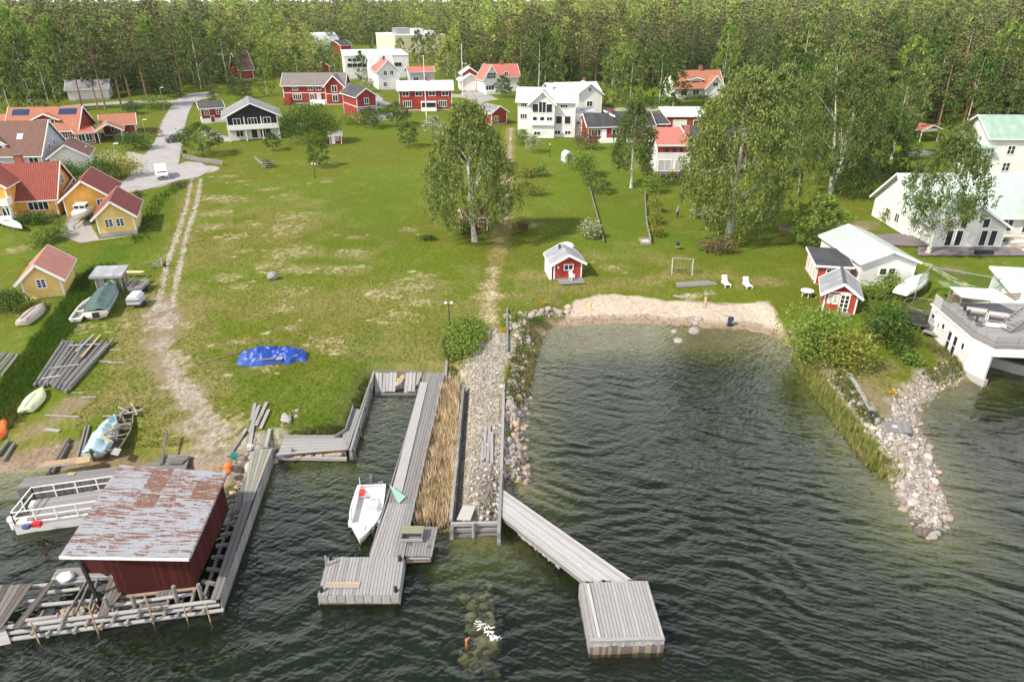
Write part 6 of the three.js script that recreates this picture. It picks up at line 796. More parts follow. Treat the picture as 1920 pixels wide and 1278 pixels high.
treeThing('alder_tree', 'leafy tree crowding the lane at the right of the birches', broadleaf(11, { h: 13, w: 11, base: 0.4, clumps: 280, per: 48, L: 0.38, droop: 0.3, tr: 0.25, cols: LC.alder }), greyBark, leafMat, 65.44,-123.39, 0, 1);
// fruit trees and small garden trees
const appleA = broadleaf(21, { h: 4.6, w: 6.2, base: 1.1, clumps: 80, per: 34, L: 0.3, droop: 0.1, tr: 0.13, cols: LC.dull, shape: 0.8, limbs: 14 }), appleB = broadleaf(22, { h: 4.8, w: 4.4, base: 0.9, clumps: 70, per: 36, L: 0.28, droop: 0.1, tr: 0.12, cols: LC.alder, shape: 0.8 }), appleC = broadleaf(23, { h: 4.6, w: 5.0, base: 1.0, clumps: 70, per: 30, L: 0.28, droop: 0.1, tr: 0.13, cols: LC.bloom, shape: 0.8 });
[[appleA, 'gnarled thin-leaved apple tree inside the low wattle fence', -62.81,-140.92, 1.35], [appleB, 'small round tree beside the white-globed lamp in the meadow', -36.77,-131.94, 1.0], [appleB, 'small round tree on the lawn below the black and white house', -49.95,-145.59, 0.75], [appleB, 'little apple tree standing alone on the grass left of the large birch', -22.14,-148.52, 1.0],
 [appleC, 'white-blossomed apple tree next to the large meadow birch', -17.54,-155.80, 1.1], [appleA, 'bare-twigged apple tree before the red house with blue awning', -27.59,-170.18, 1.15], [appleA, 'low spreading apple tree at the terrace corner of the red house', -33.59,-167.88, 1.0], [appleC, 'blossoming fruit tree below the white three-storey house', 4.41,-143.69, 0.75],
 [appleB, 'round grey-green tree at the corner of the white three-storey house', 15.65,-161.29, 1.1], [appleA, 'thin young fruit tree beside the low garden fence', 14.14,-113.70, 0.75], [appleC, 'flowering tree on the lawn by the white house with the red roof', -43.82,-219.82, 0.9], [appleB, 'small tree before the pink-roofed gambrel house', -2.33,-209.77, 1.2]]
  .forEach(([t, l, x, z, s], i) => treeThing('apple_tree', l, t, greyBark, leafMat, x, z, i * 1.3, s, 'fruit trees in the gardens'));
// bushes: label, pixel foot, width, height, depth, colours
const BUSH = [
  ['big rounded dark green garden bush left of the red playhouse', -43.93,-151.57, 10, 7.5, 7, 'alder', 2600, .42], ['second large bush against the playhouse, yellower', -40.73,-153.66, 7, 6, 5, 'yellow', 1500, .4], ['hedge-like bush below the terrace of the red house', -37.94,-172.55, 9, 2.6, 5, 'yellow', 1100, .35],
  ['large light green bush at the water edge left of the grassy point', 27.75,-56.11, 5.6, 4.3, 6, 'fresh', 3200, .28], ['bush leaning over the reeds at the water edge', 29.36,-53.24, 4.2, 3.2, 3.6, 'yellow', 1500, .28], ['dense round bush beside the trampoline', 35.75,-58.54, 4.3, 3.7, 4, 'alder', 2200, .28], ['light shrub in front of the white garage window', 42.01,-70.37, 2.8, 2.4, 2.2, 'fresh', 700, .26],
  ['green creeper-like shrub at the gable of the small red sauna', 39.19,-69.17, 2.6, 1.7, 2, 'fresh', 600, .26], ['pale rounded shrub by the garden fence, cream-tipped', 10.84,-90.33, 2.9, 2.1, 2.4, 'bloom', 1000, .24], ['low dark russet shrub under the large beach birch', 26.56,-84.20, 4.6, 1.6, 2.6, 'russet', 900, .26], ['low green shrub at the foot of the large beach birch', 29.15,-86.74, 3, 1.7, 2, 'yellow', 600, .26],
  ['low dark russet bush right of the bare path below the meadow birch', 1.50,-92.71, 2.3, 1.4, 1.6, 'russet', 480, .24], ['clipped round bright green bush by the white house path', 2.31,-151.57, 3.6, 3, 3.4, 'fresh', 900, .28], ['smaller yellow-green bush beside the clipped round one', 2.20,-161.29, 3, 2.4, 2.8, 'yellow', 600, .28], ['reddish brown garden shrub below the black-roofed house', 15.70,-146.56, 5.4, 3.6, 4, 'russet', 1200, .3],
  ['leafy shrub at the top end of the garden fence', 13.17,-125.35, 4, 4.4, 3.6, 'fresh', 1200, .3], ['bushy shrub row behind the arched greenhouse', 12.09,-129.96, 3.6, 2.6, 3, 'fresh', 800, .3], ['olive berry bush upper one of the garden patch', 2.43,-124.56, 3, 1.5, 2, 'yellow', 500, .28], ['berry bush in the garden patch beside the path', 4.88,-125.35, 3.4, 1.8, 2.2, 'birch', 600, .28], ['berry bush at the lower edge of the garden patch', 3.81,-112.38, 3.6, 1.7, 2.2, 'yellow', 600, .28], ['low berry bush next to the path, left of its twin', 2.30,-117.13, 2.4, 1.2, 2, 'birch', 380, .28],
  ['large shrub at the top of the rail fence before the wooden deck', 23.72,-113.70, 3.6, 3.2, 3.2, 'fresh', 1100, .28], ['clipped yellow-green hedge bush at the top of the hedge row', 21.95,-102.71, 2.0, 2.4, 2.4, 'yellow', 650, .24], ['clipped yellow-green hedge bush in the middle of the hedge row', 20.83,-96.74, 2.0, 2.0, 2.4, 'yellow', 550, .24], ['clipped yellow-green hedge bush at the lower end of the hedge row', 19.96,-91.27, 2.0, 1.6, 2.2, 'yellow', 480, .24],
  ['yellow flowering shrub by the road above the yellow garage', -71.44,-125.35, 7, 3.6, 5, 'gold', 1600, .34], ['dark green bushes beside the yellow flowering shrub', -73.49,-122.24, 6.5, 3.2, 4.5, 'alder', 1300, .36], ['grey bare-twigged shrub behind the yellow flowering one', -75.07,-129.96, 5, 3, 3.5, 'bloom', 700, .3], ['white blossoming bush at the gable of the white garage', -82.17,-125.35, 4, 3, 3, 'bloom', 700, .3], ['dark bush below the white garage gable', -78.74,-122.24, 4.2, 2.8, 3, 'alder', 700, .34],
  ['rounded dark green bush beside the road by the carport', -79.08,-146.56, 7, 3.4, 5, 'alder', 1300, .36], ['small dark roadside bush near the street lamp', -80.70,-159.12, 3, 2, 2.4, 'russet', 400, .3], ['bush at the roadside above the orange carport', -98.46,-183.95, 5, 3, 4, 'alder', 700, .36], ['leafy bushes at the road verge behind the carport', -95.11,-190.18, 8, 3.4, 5, 'fresh', 900, .4],
  ['long trimmed hedge beside the yellow house yard', -62.60,-89.41, 3, 1.8, 7, 'fresh', 1500, .28], ['low hedge before the yellow house windows', -69.18,-96.74, 5.5, 1.6, 3, 'alder', 900, .28], ['dense dark green bushes at the corner of the small yellow boathouse', -53.04,-66.03, 4.2, 2, 3, 'alder', 900, .28], ['dark hedge behind the black and white house', -52.61,-167.88, 5, 3, 3.5, 'alder', 800, .36], ['dark green plant clump alone in the meadow', -11.62,-89.41, 2.6, .6, 1.2, 'alder', 500, .2],
  ['shrubs at the corner of the white house by the terrace', 55.58,-96.74, 3.4, 2.4, 2.2, 'fresh', 700, .28], ['reddish shrub by the white house wall', 56.41,-98.88, 2.4, 1.8, 1.8, 'russet', 400, .26], ['bush under the meadow birch, dark', -6.86,-92.22, 3, 1.6, 2, 'alder', 500, .26], ['hedge before the orange-roofed house', 52.91,-200.53, 9, 2.2, 2.4, 'alder', 700, .36], ['shrub hiding the left end of the pink-roofed house', 24.59,-125.35, 2.6, 2.6, 2.6, 'russet', 500, .3], ['bed of bright green leafy plants above the long jetty', -4.41,-58.77, 3.6, .9, 8.6, 'fresh', 4200, .24],
  ['green patch of leafy weeds on the bank by the beach stones', 2.45,-63.34, 1.7, .6, 1.3, 'alder', 400, .18], ['small green shrub growing on the stone bank', 1.25,-57.11, 1.6, .6, 1.4, 'birch', 300, .18], ['leafy low bush on the stone bank near the gravel', 0.44,-63.69, 1.5, .6, 1.6, 'birch', 300, .18], ['line of low bushes crossing the grassy point', 35.98,-55.99, 1.6, .9, 3.6, 'alder', 700, .22], ['low bush at the lower end of the bush line on the point', 35.90,-54.10, 1.6, .9, 1.8, 'fresh', 350, .22],
  ['yellow-flowering shrub left of the pink-roofed gambrel house', -14.50,-264.68, 9, 8, 7, 'yellow', 900, .6], ['blossoming grey shrub beside the red garage', -17.81,-248.06, 7, 5, 5, 'bloom', 500, .5], ['leafy garden bush right of the spruce pair at the road bend', -69.56,-190.18, 6, 3, 5, 'alder', 500, .45], ['wide dark shrubs at the foot of the multi-stemmed birch', 56.13,-111.08, 8, 4, 5, 'alder', 1100, .4], ['bush at the head of the lane', 50.75,-125.35, 3, 2.4, 3, 'dull', 500, .34], ['small leafy bush by the road fork', -61.84,-112.38, 1.6, .8, 1.4, 'russet', 200, .22], ['dark small bush beside the white van', -57.43,-117.13, 1.8, 1, 1.6, 'russet', 240, .22],
];
BUSH.forEach(([label, x, z, w, h, d, c, n, L], i) => { const o = thing(/hedge/.test(label) ? 'hedge' : 'bush', label, /hedge/.test(label) ? 'hedge' : 'bush', x, gy(x, z), z); mesh('foliage', bushGeo(200 + i, { w, h, d, n: Math.round(n * 1.25), L, cols: LC[c], lump: Math.round(8 + w * 2) }), leafMat, o); mesh('stem', stem([[0, -0.1, 0], [0.05, h * 0.35, 0]], [0.09, 0.05], 5), greyBark, o); });
console.log('trees');

// --- the woods behind the houses: near trees one by one, the far wood as a mass
{
  const sp = [0, 1, 2].map(k => spruce(300 + k, { h: 20, w: 5.6 + k * 0.7, rings: 26, n: 11, sub: 4 })), pi = [0, 1, 2, 3].map(k => pine(310 + k, { bare: [0.2, 0.3, 0.36, 0.48][k], w: 6 + (k % 3) * 0.7, clumps: 50 })), bi = [0, 1, 2, 3].map(k => broadleaf(320 + k, { h: 18, w: 9 + (k & 1), base: 1.6, clumps: 95, per: 26, L: 0.62, droop: 0.5, tr: 0.17, limbs: 4, cols: [LC.birch, LC.alder, LC.fresh, LC.dull][k], seg: 5 }));
  const R = rng(8), grid = new Map(), placed = [];
  const free = (x, z, r) => { const cx = Math.floor(x / 8), cz = Math.floor(z / 8); for (let i = -1; i <= 1; i++) for (let j = -1; j <= 1; j++) for (const p of grid.get((cx + i) + ',' + (cz + j)) || []) if ((p[0] - x) ** 2 + (p[1] - z) ** 2 < r * r) return false; const k = cx + ',' + cz; if (!grid.has(k)) grid.set(k, []); grid.get(k).push([x, z]); return true; };
  // outlines of the woods in plan: [x, distance]
  const WOODS = [
    { p: [[-19, 262], [-5, 232], [10, 226], [24, 230], [40, 232], [60, 222], [72, 214], [82, 196], [86, 178], [92, 166], [112, 150], [150, 140], [200, 150], [260, 240], [260, 345], [-19, 345]], kind: (x, d) => { const r = R(); const n = fbm(x * 0.03 + 7, d * 0.03, 2); return d < 233 && r < 0.3 ? 'b' : r < 0.25 + n * 0.75 ? 's' : r < 0.9 ? 'p' : 'b'; }, r: 3.9 },
    { p: [[-176, 200], [-132, 204], [-112, 212], [-98, 214], [-94, 236], [-86, 262], [-80, 300], [-96, 345], [-330, 345], [-300, 240]], kind: (x, d) => { const r = R(); return x < -118 && d < 225 ? (r < 0.75 ? 'b' : 'p') : x > -112 && d > 235 ? (r < 0.8 ? 'b' : 'p') : r < 0.55 ? 'p' : r < 0.7 ? 's' : 'b'; }, r: 4.4 },
  ];
  const protos = {}; const L = { s: ['spruce_tree', 'dark spruce tree', 'spruces in the woods behind the houses'], p: ['pine_tree', 'brownish pine tree', 'pines in the woods behind the houses'], b: ['deciduous_tree', 'light green leafy tree', 'leafy trees in the woods behind the houses'] }, far = [];
  const put = (k, v, x, z, s, label, group) => {
    const [n, , g] = L[k], t = (k === 's' ? sp : k === 'p' ? pi : bi)[v], key = k + v; let o;
    if (!protos[key]) o = protos[key] = treeThing(n, label, t, k === 's' ? brownBark : k === 'p' ? pineBark : birchBark, k === 'b' ? leafMat : needleMat, x, z, R() * 6.28, s, group || g); else { o = copyThing(protos[key], label, x, gy(x, z), z, R() * 6.28, s); o.userData.group = group || g; }
    o.scale.set(s * (0.9 + R() * 0.2), s * (0.86 + R() * 0.28), s * (0.9 + R() * 0.2)); return o;
  };
  // trees that stand apart from the woods
  const APART = [['s', -82.68,-213.68, 0.62, 'pointed spruce beside the road bend, left of its larger neighbour'], ['s', -77.03,-207.86, 0.68, 'larger spruce of the pair at the road bend behind the black and white house'], ['s', -83.61,-200.53, 0.4, 'small spruce next to the little red cabin by the road'],
    ['p', -113.88,-189.47, 0.95, 'tall pine with bare trunk, leftmost in the row above the road'], ['p', -109.78,-189.47, 1.0, 'tall pine with bare trunk, second in the row above the road'], ['p', -106.57,-187.37, 0.95, 'slim pine standing close behind the second pine of the row'], ['p', -104.62,-191.62, 1.05, 'tall dark-trunked pine near the middle of the row above the road'], ['p', -101.27,-190.90, 1.05, 'tallest pine of the row, long pale orange trunk'], ['p', -103.63,-204.13, 0.95, 'pine at the end of the row beside the street lamp'], ['s', -99.76,-209.77, 1.1, 'broad dark spruce at the road fork beside the pine row'],
    ['b', -130.31,-185.31, 0.9, 'dark leafy tree at the far edge of the left garden wood, above the solar-roof house'], ['b', -125.89,-186.68, 0.85, 'leafy tree behind the ridge of the solar-roof house'], ['b', -120.72,-186.68, 0.9, 'round leafy tree next to the leftmost tall pine'], ['b', 9.89,-215.70, 0.95, 'leafy tree right behind the roof ridge of the white villa'], ['b', 0.34,-233.14, 0.9, 'leafy tree between the gambrel house and the white villa'], ['b', 43.62,-193.81, 0.8, 'leafy tree left of the orange-tiled villa'], ['b', 27.13,-197.04, 0.85, 'leafy tree at the right end of the long white house'], ['b', -68.59,-233.14, 0.7, 'round leafy tree behind the red farmhouse roof'], ['b', -72.72,-213.68, 0.6, 'leafy tree between the spruce pair and the red farmhouse'], ['b', 7.77,-209.77, 1.05, 'tall leafy tree above the white three-storey house roof'], ['b', 31.77,-193.81, 1.0, 'tall light birch behind the black-roofed house, left one of two'], ['b', 39.04,-190.18, 1.0, 'tall light birch behind the black-roofed house, right one of two'], ['b', 30.80,-202.32, 0.9, 'birch at the woods edge left of the two tall birches'], ['b', -63.25,-242.89, 0.55, 'small round tree between the red farmhouse and the white factory'], ['b', -65.45,-270.24, 0.62, 'leafy tree left of the white factory hall'], ['b', -22.89,-261.10, 0.7, 'leafy tree behind the right flagpole'], ['b', -46.25,-306.45, 0.62, 'leafy tree hiding the left end of the yellow works building'], ['b', -36.09,-321.55, 0.7, 'leafy tree hiding the right end of the yellow works building'], ['b', -18.00,-233.14, 0.6, 'leafy tree left of the red garage with the white door'], ['b', -50.38,-245.45, 0.5, 'small tree at the left corner of the factory hall'], ['b', -20.82,-216.71, 0.45, 'small garden tree between the flagpoles'], ['b', -38.91,-306.45, 0.72, 'leafy tree in front of the yellow works building'], ['b', -28.95,-284.11, 0.85, 'large pale leafy tree right of the yellow works building'], ['b', -71.85,-384.11, 0.7, 'leafy tree beside the blue tent hall'], ['b', -87.43,-356.48, 0.6, 'bright green tree before the blue tent hall'], ['b', 66.43,-193.81, 1.0, 'tall birch rising over the white garage behind the beach birch'], ['b', 71.96,-162.36, 1.1, 'leafy tree behind the multi-stemmed birch'], ['b', 65.66,-170.77, 1.0, 'leafy tree above the lane, left of the multi-stemmed birch'], ['b', 13.40,-227.42, 0.85, 'leafy tree behind the long white house'], ['b', 3.55,-190.18, 0.6, 'small leafy tree at the left gable of the white villa'], ['b', 86.52,-155.80, 0.9, 'leafy tree beside the dark carport in the trees'], ['p', 81.13,-167.88, 1.0, 'pine above the lane behind the multi-stemmed birch'], ['s', 100.89,-150.54, 0.95, 'broad sunlit spruce above the upper white house'], ['s', 111.41,-155.80, 1.0, 'dark spruce at the edge of the upper white house roof'], ['s', -4.77,-261.10, 1.0, 'dark spruce above the pink-roofed gambrel house'], ['s', -10.84,-270.24, 0.95, 'dark spruce above the red garage with the white door'], ['p', 4.77,-261.10, 0.95, 'pine right of the pink-roofed gambrel house']];
  APART.forEach(([k, x, z, s, l], i) => { free(x, z, 0.1); put(k, k === 'p' ? 3 : i % (k === 'b' ? 4 : 3), x, z, s, l, k === 's' ? 'spruces standing apart' : k === 'p' ? 'pines standing apart' : 'leafy trees standing apart'); });
  for (const wd of WOODS) for (let i = 0; i < 9000; i++) { const x = -340 + R() * 620, d = 138 + R() * 210; if (Math.abs(x) > d * 0.98 + 20 || !polyDist(wd.p, x, d)[1] || !free(x, -d, wd.r)) continue; placed.push([wd.kind(x, d), x, -d, 0.62 + R() * 0.5 + Math.pow(R(), 5) * 0.3]); }
  placed.sort((a, b) => b[2] - a[2]);
  const cnt = { s: 0, p: 0, b: 0 };
  const words = { s: 'dark spruce', p: 'olive-green pine', b: 'light green leafy tree' };
  for (const [k, x, z, s] of placed) { if (cnt[k] < 130 && Math.abs(x) < -z * 0.78 + 12) { cnt[k]++; const where = x < -118 ? 'above the solar-roof house' : x < -60 ? 'behind the road bend' : x < 24 ? 'behind the white villa and gambrel house' : x < 72 ? 'behind the orange-tiled villa' : 'right of the lane'; put(k, (R() * (k === 'b' ? 4 : 3)) | 0, x, z, s, words[k] + (cnt[k] < 45 ? ' at the front edge of the woods ' : ' deeper in the woods ') + where); } else far.push([k, x, z, s]); }
  console.log('woods', placed.length, JSON.stringify(cnt));
  // far wood
  for (let i = 0; i < 70000 && far.length < 28000; i++) {
    const d = 345 + Math.pow(R(), 1.7) * 2400, x = (R() * 2 - 1) * (d * 0.92 + 20); if (x > -112 && x < -4 && d < 415) continue; if (x > -75 && x < -20 && d < 440) continue;
    if (!free(x, -d, 4.2 + d * 0.0035)) continue; const n = fbm(x * 0.011 + 3, d * 0.006, 3), r = R() * 0.34 + n * 1.15;
    far.push([r < 0.8 ? 'b' : r < 0.9 ? 'p' : 's', x, -d, (0.56 + R() * 0.5 + Math.pow(R(), 6) * 0.55) * (1 + d * 0.00012)]);
  }
  for (let i = 0; i < 900; i++) { const d = 250 + R() * 95, x = -96 + R() * 78; if (x > -70 && x < -26 && d < 345) continue; if (x > -112 && x < -60 && d > 300) continue; if (R() < 0.5 && free(x, -d, 5)) far.push(['b', x, -d, 0.6 + R() * 0.25]); }
  const lowS = spruce(340, { h: 20, w: 6.4, rings: 12, n: 7, sub: 2 }), lowP = pine(341, { clumps: 22, per: 10, L: 1.1, bare: 0.22 }), lowB = broadleaf(342, { h: 17, w: 9.5, base: 0.8, clumps: 42, per: 11, L: 1.1, droop: 0.4, tr: 0.2, limbs: 0, seg: 4, cols: [[0.16, 0.20, 0.055], [0.19, 0.22, 0.07], [0.13, 0.17, 0.045]] }), lowB2 = broadleaf(343, { h: 16, w: 9.5, base: 0.8, clumps: 42, per: 11, L: 1.1, droop: 0.4, tr: 0.2, limbs: 0, seg: 4, cols: [[0.15, 0.21, 0.04], [0.18, 0.22, 0.06], [0.12, 0.16, 0.04]] });
  const M = new THREE.Matrix4(), Q = new THREE.Quaternion(), Y = new THREE.Vector3(0, 1, 0), col = new THREE.Color();
  for (const [k, name, t, mat, sel] of [['s', 'far_spruce_forest', lowS, needleMat, () => true], ['p', 'far_pine_forest', lowP, needleMat, () => true], ['b', 'far_birch_forest', lowB, leafMat, i => i % 2 === 0], ['b', 'far_alder_forest', lowB2, leafMat, i => i % 2 === 1]]) {
    const list = far.filter(f => f[0] === k).filter((f, i) => sel(i)), trunkCol = t.trunk.clone(); trunkCol.deleteAttribute('uv'); trunkCol.setAttribute('color', new THREE.Float32BufferAttribute(new Array(trunkCol.attributes.position.count * 3).fill(k === 'b' ? 0.2 : 0.1), 3));
    const im = new THREE.InstancedMesh(mergeG([trunkCol, t.crown]), mat, list.length); im.name = name; im.userData = { kind: 'stuff', label: 'far wood of ' + (k === 's' ? 'dark spruces' : k === 'p' ? 'brownish pines' : name === 'far_birch_forest' ? 'pale birches' : 'bright leafy trees') + ' stretching to the horizon', category: 'forest' };
    list.forEach(([, x, z, s], i) => { Q.setFromAxisAngle(Y, R() * 6.28); M.compose(new THREE.Vector3(x, gy(x, z), z), Q, new THREE.Vector3(s * (0.9 + R() * 0.25), s * (0.82 + R() * 0.32), s * (0.9 + R() * 0.25))); im.setMatrixAt(i, M); const v = (0.7 + R() * 0.5) * lerp(0.8, 1.5, fbm(x * 0.012 + 40, z * 0.006, 3)) * (k === 'b' ? 1.15 : 1); im.setColorAt(i, col.setRGB(v * (0.95 + R() * 0.25), v, v * 0.95)); });
    im.castShadow = im.receiveShadow = true; scene.add(im);
  }
  console.log('far wood', far.length);
}

// ---------------------------------------------------------------- road
{
  const drape = (L, R, lift) => { const pos = [], ix = [], uv = []; const sub = 6; let n = 0; for (let i = 0; i < L.length - 1; i++) for (let k = 0; k < sub + (i === L.length - 2 ? 1 : 0); k++) { const t = k / sub, a = l2(L[i], L[i + 1], t), b = l2(R[i], R[i + 1], t); for (let q = 0; q <= 6; q++) { const p = l2(a, b, q / 6); pos.push(p[0], gy(p[0], p[1]) + lift, p[1]); uv.push(p[0] / 6, p[1] / 6); } n++; } for (let r = 0; r < n - 1; r++) for (let q = 0; q < 6; q++) { const a = r * 7 + q; ix.push(a, a + 1, a + 7, a + 1, a + 8, a + 7); } const g = new THREE.BufferGeometry(); g.setAttribute('position', new THREE.Float32BufferAttribute(pos, 3)); g.setAttribute('uv', new THREE.Float32BufferAttribute(uv, 2)); g.setIndex(ix); g.computeVertexNormals(); if (g.attributes.normal.getY(0) < 0) { for (let i = 0; i < ix.length; i += 3) [ix[i], ix[i + 1]] = [ix[i + 1], ix[i]]; g.setIndex(ix); g.computeVertexNormals(); } return g; };
  const at_ = dataTex(256, 256, (i, j) => { const n = fbm(i * 0.03, j * 0.03, 4), h = hash2(i, j), c = (0.30 + 0.10 * (n - 0.5)) * (0.9 + 0.2 * h) * (vnoise(i * 0.02 + 4, j * 0.3) > 0.86 ? 0.82 : 1); return [toS(c * 1.02), toS(c * 0.99), toS(c)]; }, true, true);
  const rm = new THREE.MeshStandardMaterial({ map: at_, roughness: 0.95 });
  structure('road', drape([[-66.53,-117.13], [-69.39,-128.40], [-73.64,-140.92], [-79.17,-155.80], [-85.24,-172.55], [-91.45,-190.90], [-95.94,-205.98], [-96.47,-215.70], [-92.51,-219.82]], [[-61.80,-119.64], [-62.26,-125.35], [-65.07,-134.82], [-70.38,-148.52], [-77.96,-167.88], [-84.15,-185.31], [-88.40,-198.77], [-88.92,-205.98], [-86.90,-207.86]], 0.05), rm);
  structure('road_turnaround', drape([[-64.14,-117.13], [-64.87,-133.16], [-64.04,-136.09], [-60.97,-135.24], [-57.85,-131.54]], [[-62.55,-115.73], [-59.80,-121.49], [-58.54,-123.00], [-57.06,-124.56], [-56.73,-129.17]], 0.062), rm);
  structure('side_road', drape([[-94.84,-204.13], [-103.03,-204.13], [-111.19,-202.32], [-118.77,-197.04], [-128.19,-190.90]], [[-93.13,-198.77], [-100.52,-198.77], [-108.95,-197.90], [-116.98,-193.81], [-126.46,-188.07]], 0.04), rm);
}
// ---------------------------------------------------------------- boats
function hull(L, W, H, { bowP = 2.2, flare = 0.75, n = 12, rocker = 0.35, stern = 0.9 } = {}) {   // open shell, stern at x = 0, bow at x = L
  const pos = [], ix = [], uv = [], row = 7; const S = t => ({ w: W / 2 * (stern + (1 - stern) * Math.sin(Math.min(1, t / 0.45) * 1.57)) * (1 - Math.pow(clamp((t - 0.4) / 0.6), bowP) * 0.985), k: rocker * H * Math.pow(clamp((t - 0.5) / 0.5), 2.2), s: H * (1 + 0.14 * t * t) });
  for (let i = 0; i <= n; i++) { const t = i / n, q = S(t), x = t * L; const sec = [[-q.w, q.s], [-q.w * 0.97, H * 0.62 + q.k * 0.4], [-q.w * flare, H * 0.22 + q.k * 0.9], [0, q.k], [q.w * flare, H * 0.22 + q.k * 0.9], [q.w * 0.97, H * 0.62 + q.k * 0.4], [q.w, q.s]]; for (const [z, y] of sec) { pos.push(x, y, z); uv.push(x, y); } }
  for (let i = 0; i < n; i++) for (let k = 0; k < row - 1; k++) { const a = i * row + k, b = a + row; ix.push(a, b, a + 1, b, b + 1, a + 1); }
  const o = pos.length / 3; pos.push(0, H * 0.5, 0); uv.push(0, 0); for (let k = 0; k < row - 1; k++) ix.push(o, k, k + 1); ix.push(o, row - 1, 0);
  const g = new THREE.BufferGeometry(); g.setAttribute('position', new THREE.Float32BufferAttribute(pos, 3)); g.setAttribute('uv', new THREE.Float32BufferAttribute(uv, 2)); g.setIndex(ix); g.computeVertexNormals(); g.userData.S = S; return g;
}
function deckPlate(L, W, H, t0, t1, drop, S, inset = 1, n = 8, crown = 0) { const pos = [], ix = []; for (let i = 0; i <= n; i++) { const t = lerp(t0, t1, i / n), q = S(t), w = q.w * inset; for (let k = 0; k <= 4; k++) { const u = k / 4 * 2 - 1; pos.push(t * L, q.s - drop + crown * (1 - u * u), u * w); } } for (let i = 0; i < n; i++) for (let k = 0; k < 4; k++) { const a = i * 5 + k, b = a + 5; ix.push(a, a + 1, b, a + 1, b + 1, b); } const g = new THREE.BufferGeometry(); g.setAttribute('position', new THREE.Float32BufferAttribute(pos, 3)); g.setIndex(ix); g.computeVertexNormals(); return g; }
function gunwale(L, H, S, r, n = 12) { const g = []; for (const s of [-1, 1]) for (let i = 0; i < n; i++) { const a = S(i / n), b = S((i + 1) / n); g.push(rod([i / n * L, a.s, s * a.w], [(i + 1) / n * L, b.s, s * b.w], r, r, 5)); } g.push(rod([0, H, -S(0).w], [0, H, S(0).w], r, r, 5)); return mergeG(g); }
const gel = std(0.80, 0.80, 0.79, 0.25, { clearcoat: 0.6, side: THREE.DoubleSide }), dbl = (r, g, b, ro = 0.7) => std(r, g, b, ro, { side: THREE.DoubleSide });
function boatAt(name, label, stern, bow, y, cat = 'boat') { const o = thing(name, label, cat, stern[0], y, stern[1], Math.atan2(-(bow[1] - stern[1]), bow[0] - stern[0])); o.userData.len = undefined; delete o.userData.len; return [o, Math.hypot(bow[0] - stern[0], bow[1] - stern[1])]; }
{ // white open motorboat at the jetty
  const [o, L] = boatAt('motorboat', 'white open motorboat with dark outboard moored at the long jetty', [-9.56,-37.30], [-9.31,-32.05], -0.16), W = 2.05, H = 0.78, g = hull(L, W, H, {}), S = g.userData.S;
  mesh('hull', g, gel, o); mesh('gunwale', gunwale(L, H, S, 0.055), gel, o); mesh('cockpit_floor', deckPlate(L, W, H, 0.02, 0.8, 0.42, S, 0.93), std(0.66, 0.66, 0.65, 0.5, { side: 2 }), o); mesh('foredeck', deckPlate(L, W, H, 0.72, 1, 0.02, S, 0.99, 8, 0.05), gel, o); for (const s of [-1, 1]) mesh('side_deck', bx(L * 0.7, 0.34, 0.22, L * 0.36, H - 0.18, s * (W / 2 - 0.16)), gel, o);
  mesh('console', bx(0.75, 0.75, 0.7, L * 0.46, H - 0.05, -0.4), gel, o); mesh('windscreen', bx(0.05, 0.34, 0.66, L * 0.46 + 0.36, H + 0.42, -0.4, 0, 0, 0.4), M.curtain, o); mesh('steering_wheel', new THREE.TorusGeometry(0.17, 0.025, 6, 14).rotateY(Math.PI / 2).translate(L * 0.46 - 0.42, H + 0.25, -0.4), M.black, o); mesh('bench_seat', bx(0.5, 0.4, W * 0.8, L * 0.1, H - 0.2, 0), gel, o); mesh('driver_seat', bx(0.5, 0.5, 0.5, L * 0.3, H - 0.12, -0.4), std(0.6, 0.6, 0.58, 0.6), o); mesh('bow_hatch', bx(0.5, 0.04, 0.4, L * 0.84, H + 0.17, 0), std(0.5, 0.5, 0.48), o);
  const eng = mesh('outboard', new THREE.CapsuleGeometry(0.22, 0.26, 5, 10).scale(1.25, 1, 0.85).rotateZ(0.2).translate(-0.28, H + 0.3, 0), std(0.06, 0.075, 0.1, 0.35), o); mesh('shaft', bx(0.2, 1.0, 0.14, -0.28, H - 0.35, 0), M.darkSteel, eng); mesh('stern_light', rod([0.1, H, 0.75], [0.1, H + 0.75, 0.75], 0.02), M.white, o); mesh('boarding_ladder', mergeG([bx(0.04, 0.4, 0.04, -0.05, H, -0.5), bx(0.04, 0.4, 0.04, -0.05, H, -0.75), bx(0.04, 0.04, 0.3, -0.05, H + 0.2, -0.62)]), M.greySteel, o);
  const f = solo('red_tank', bx(0.5, 0.24, 0.36), M.red, 'red fuel tank in the stern of the moored motorboat', 'fuel tank'); const v = new THREE.Vector3(L * 0.16, H + 0.1, 0.52); o.updateMatrixWorld(true); f.position.copy(o.localToWorld(v)); f.rotation.y = o.rotation.y;
}
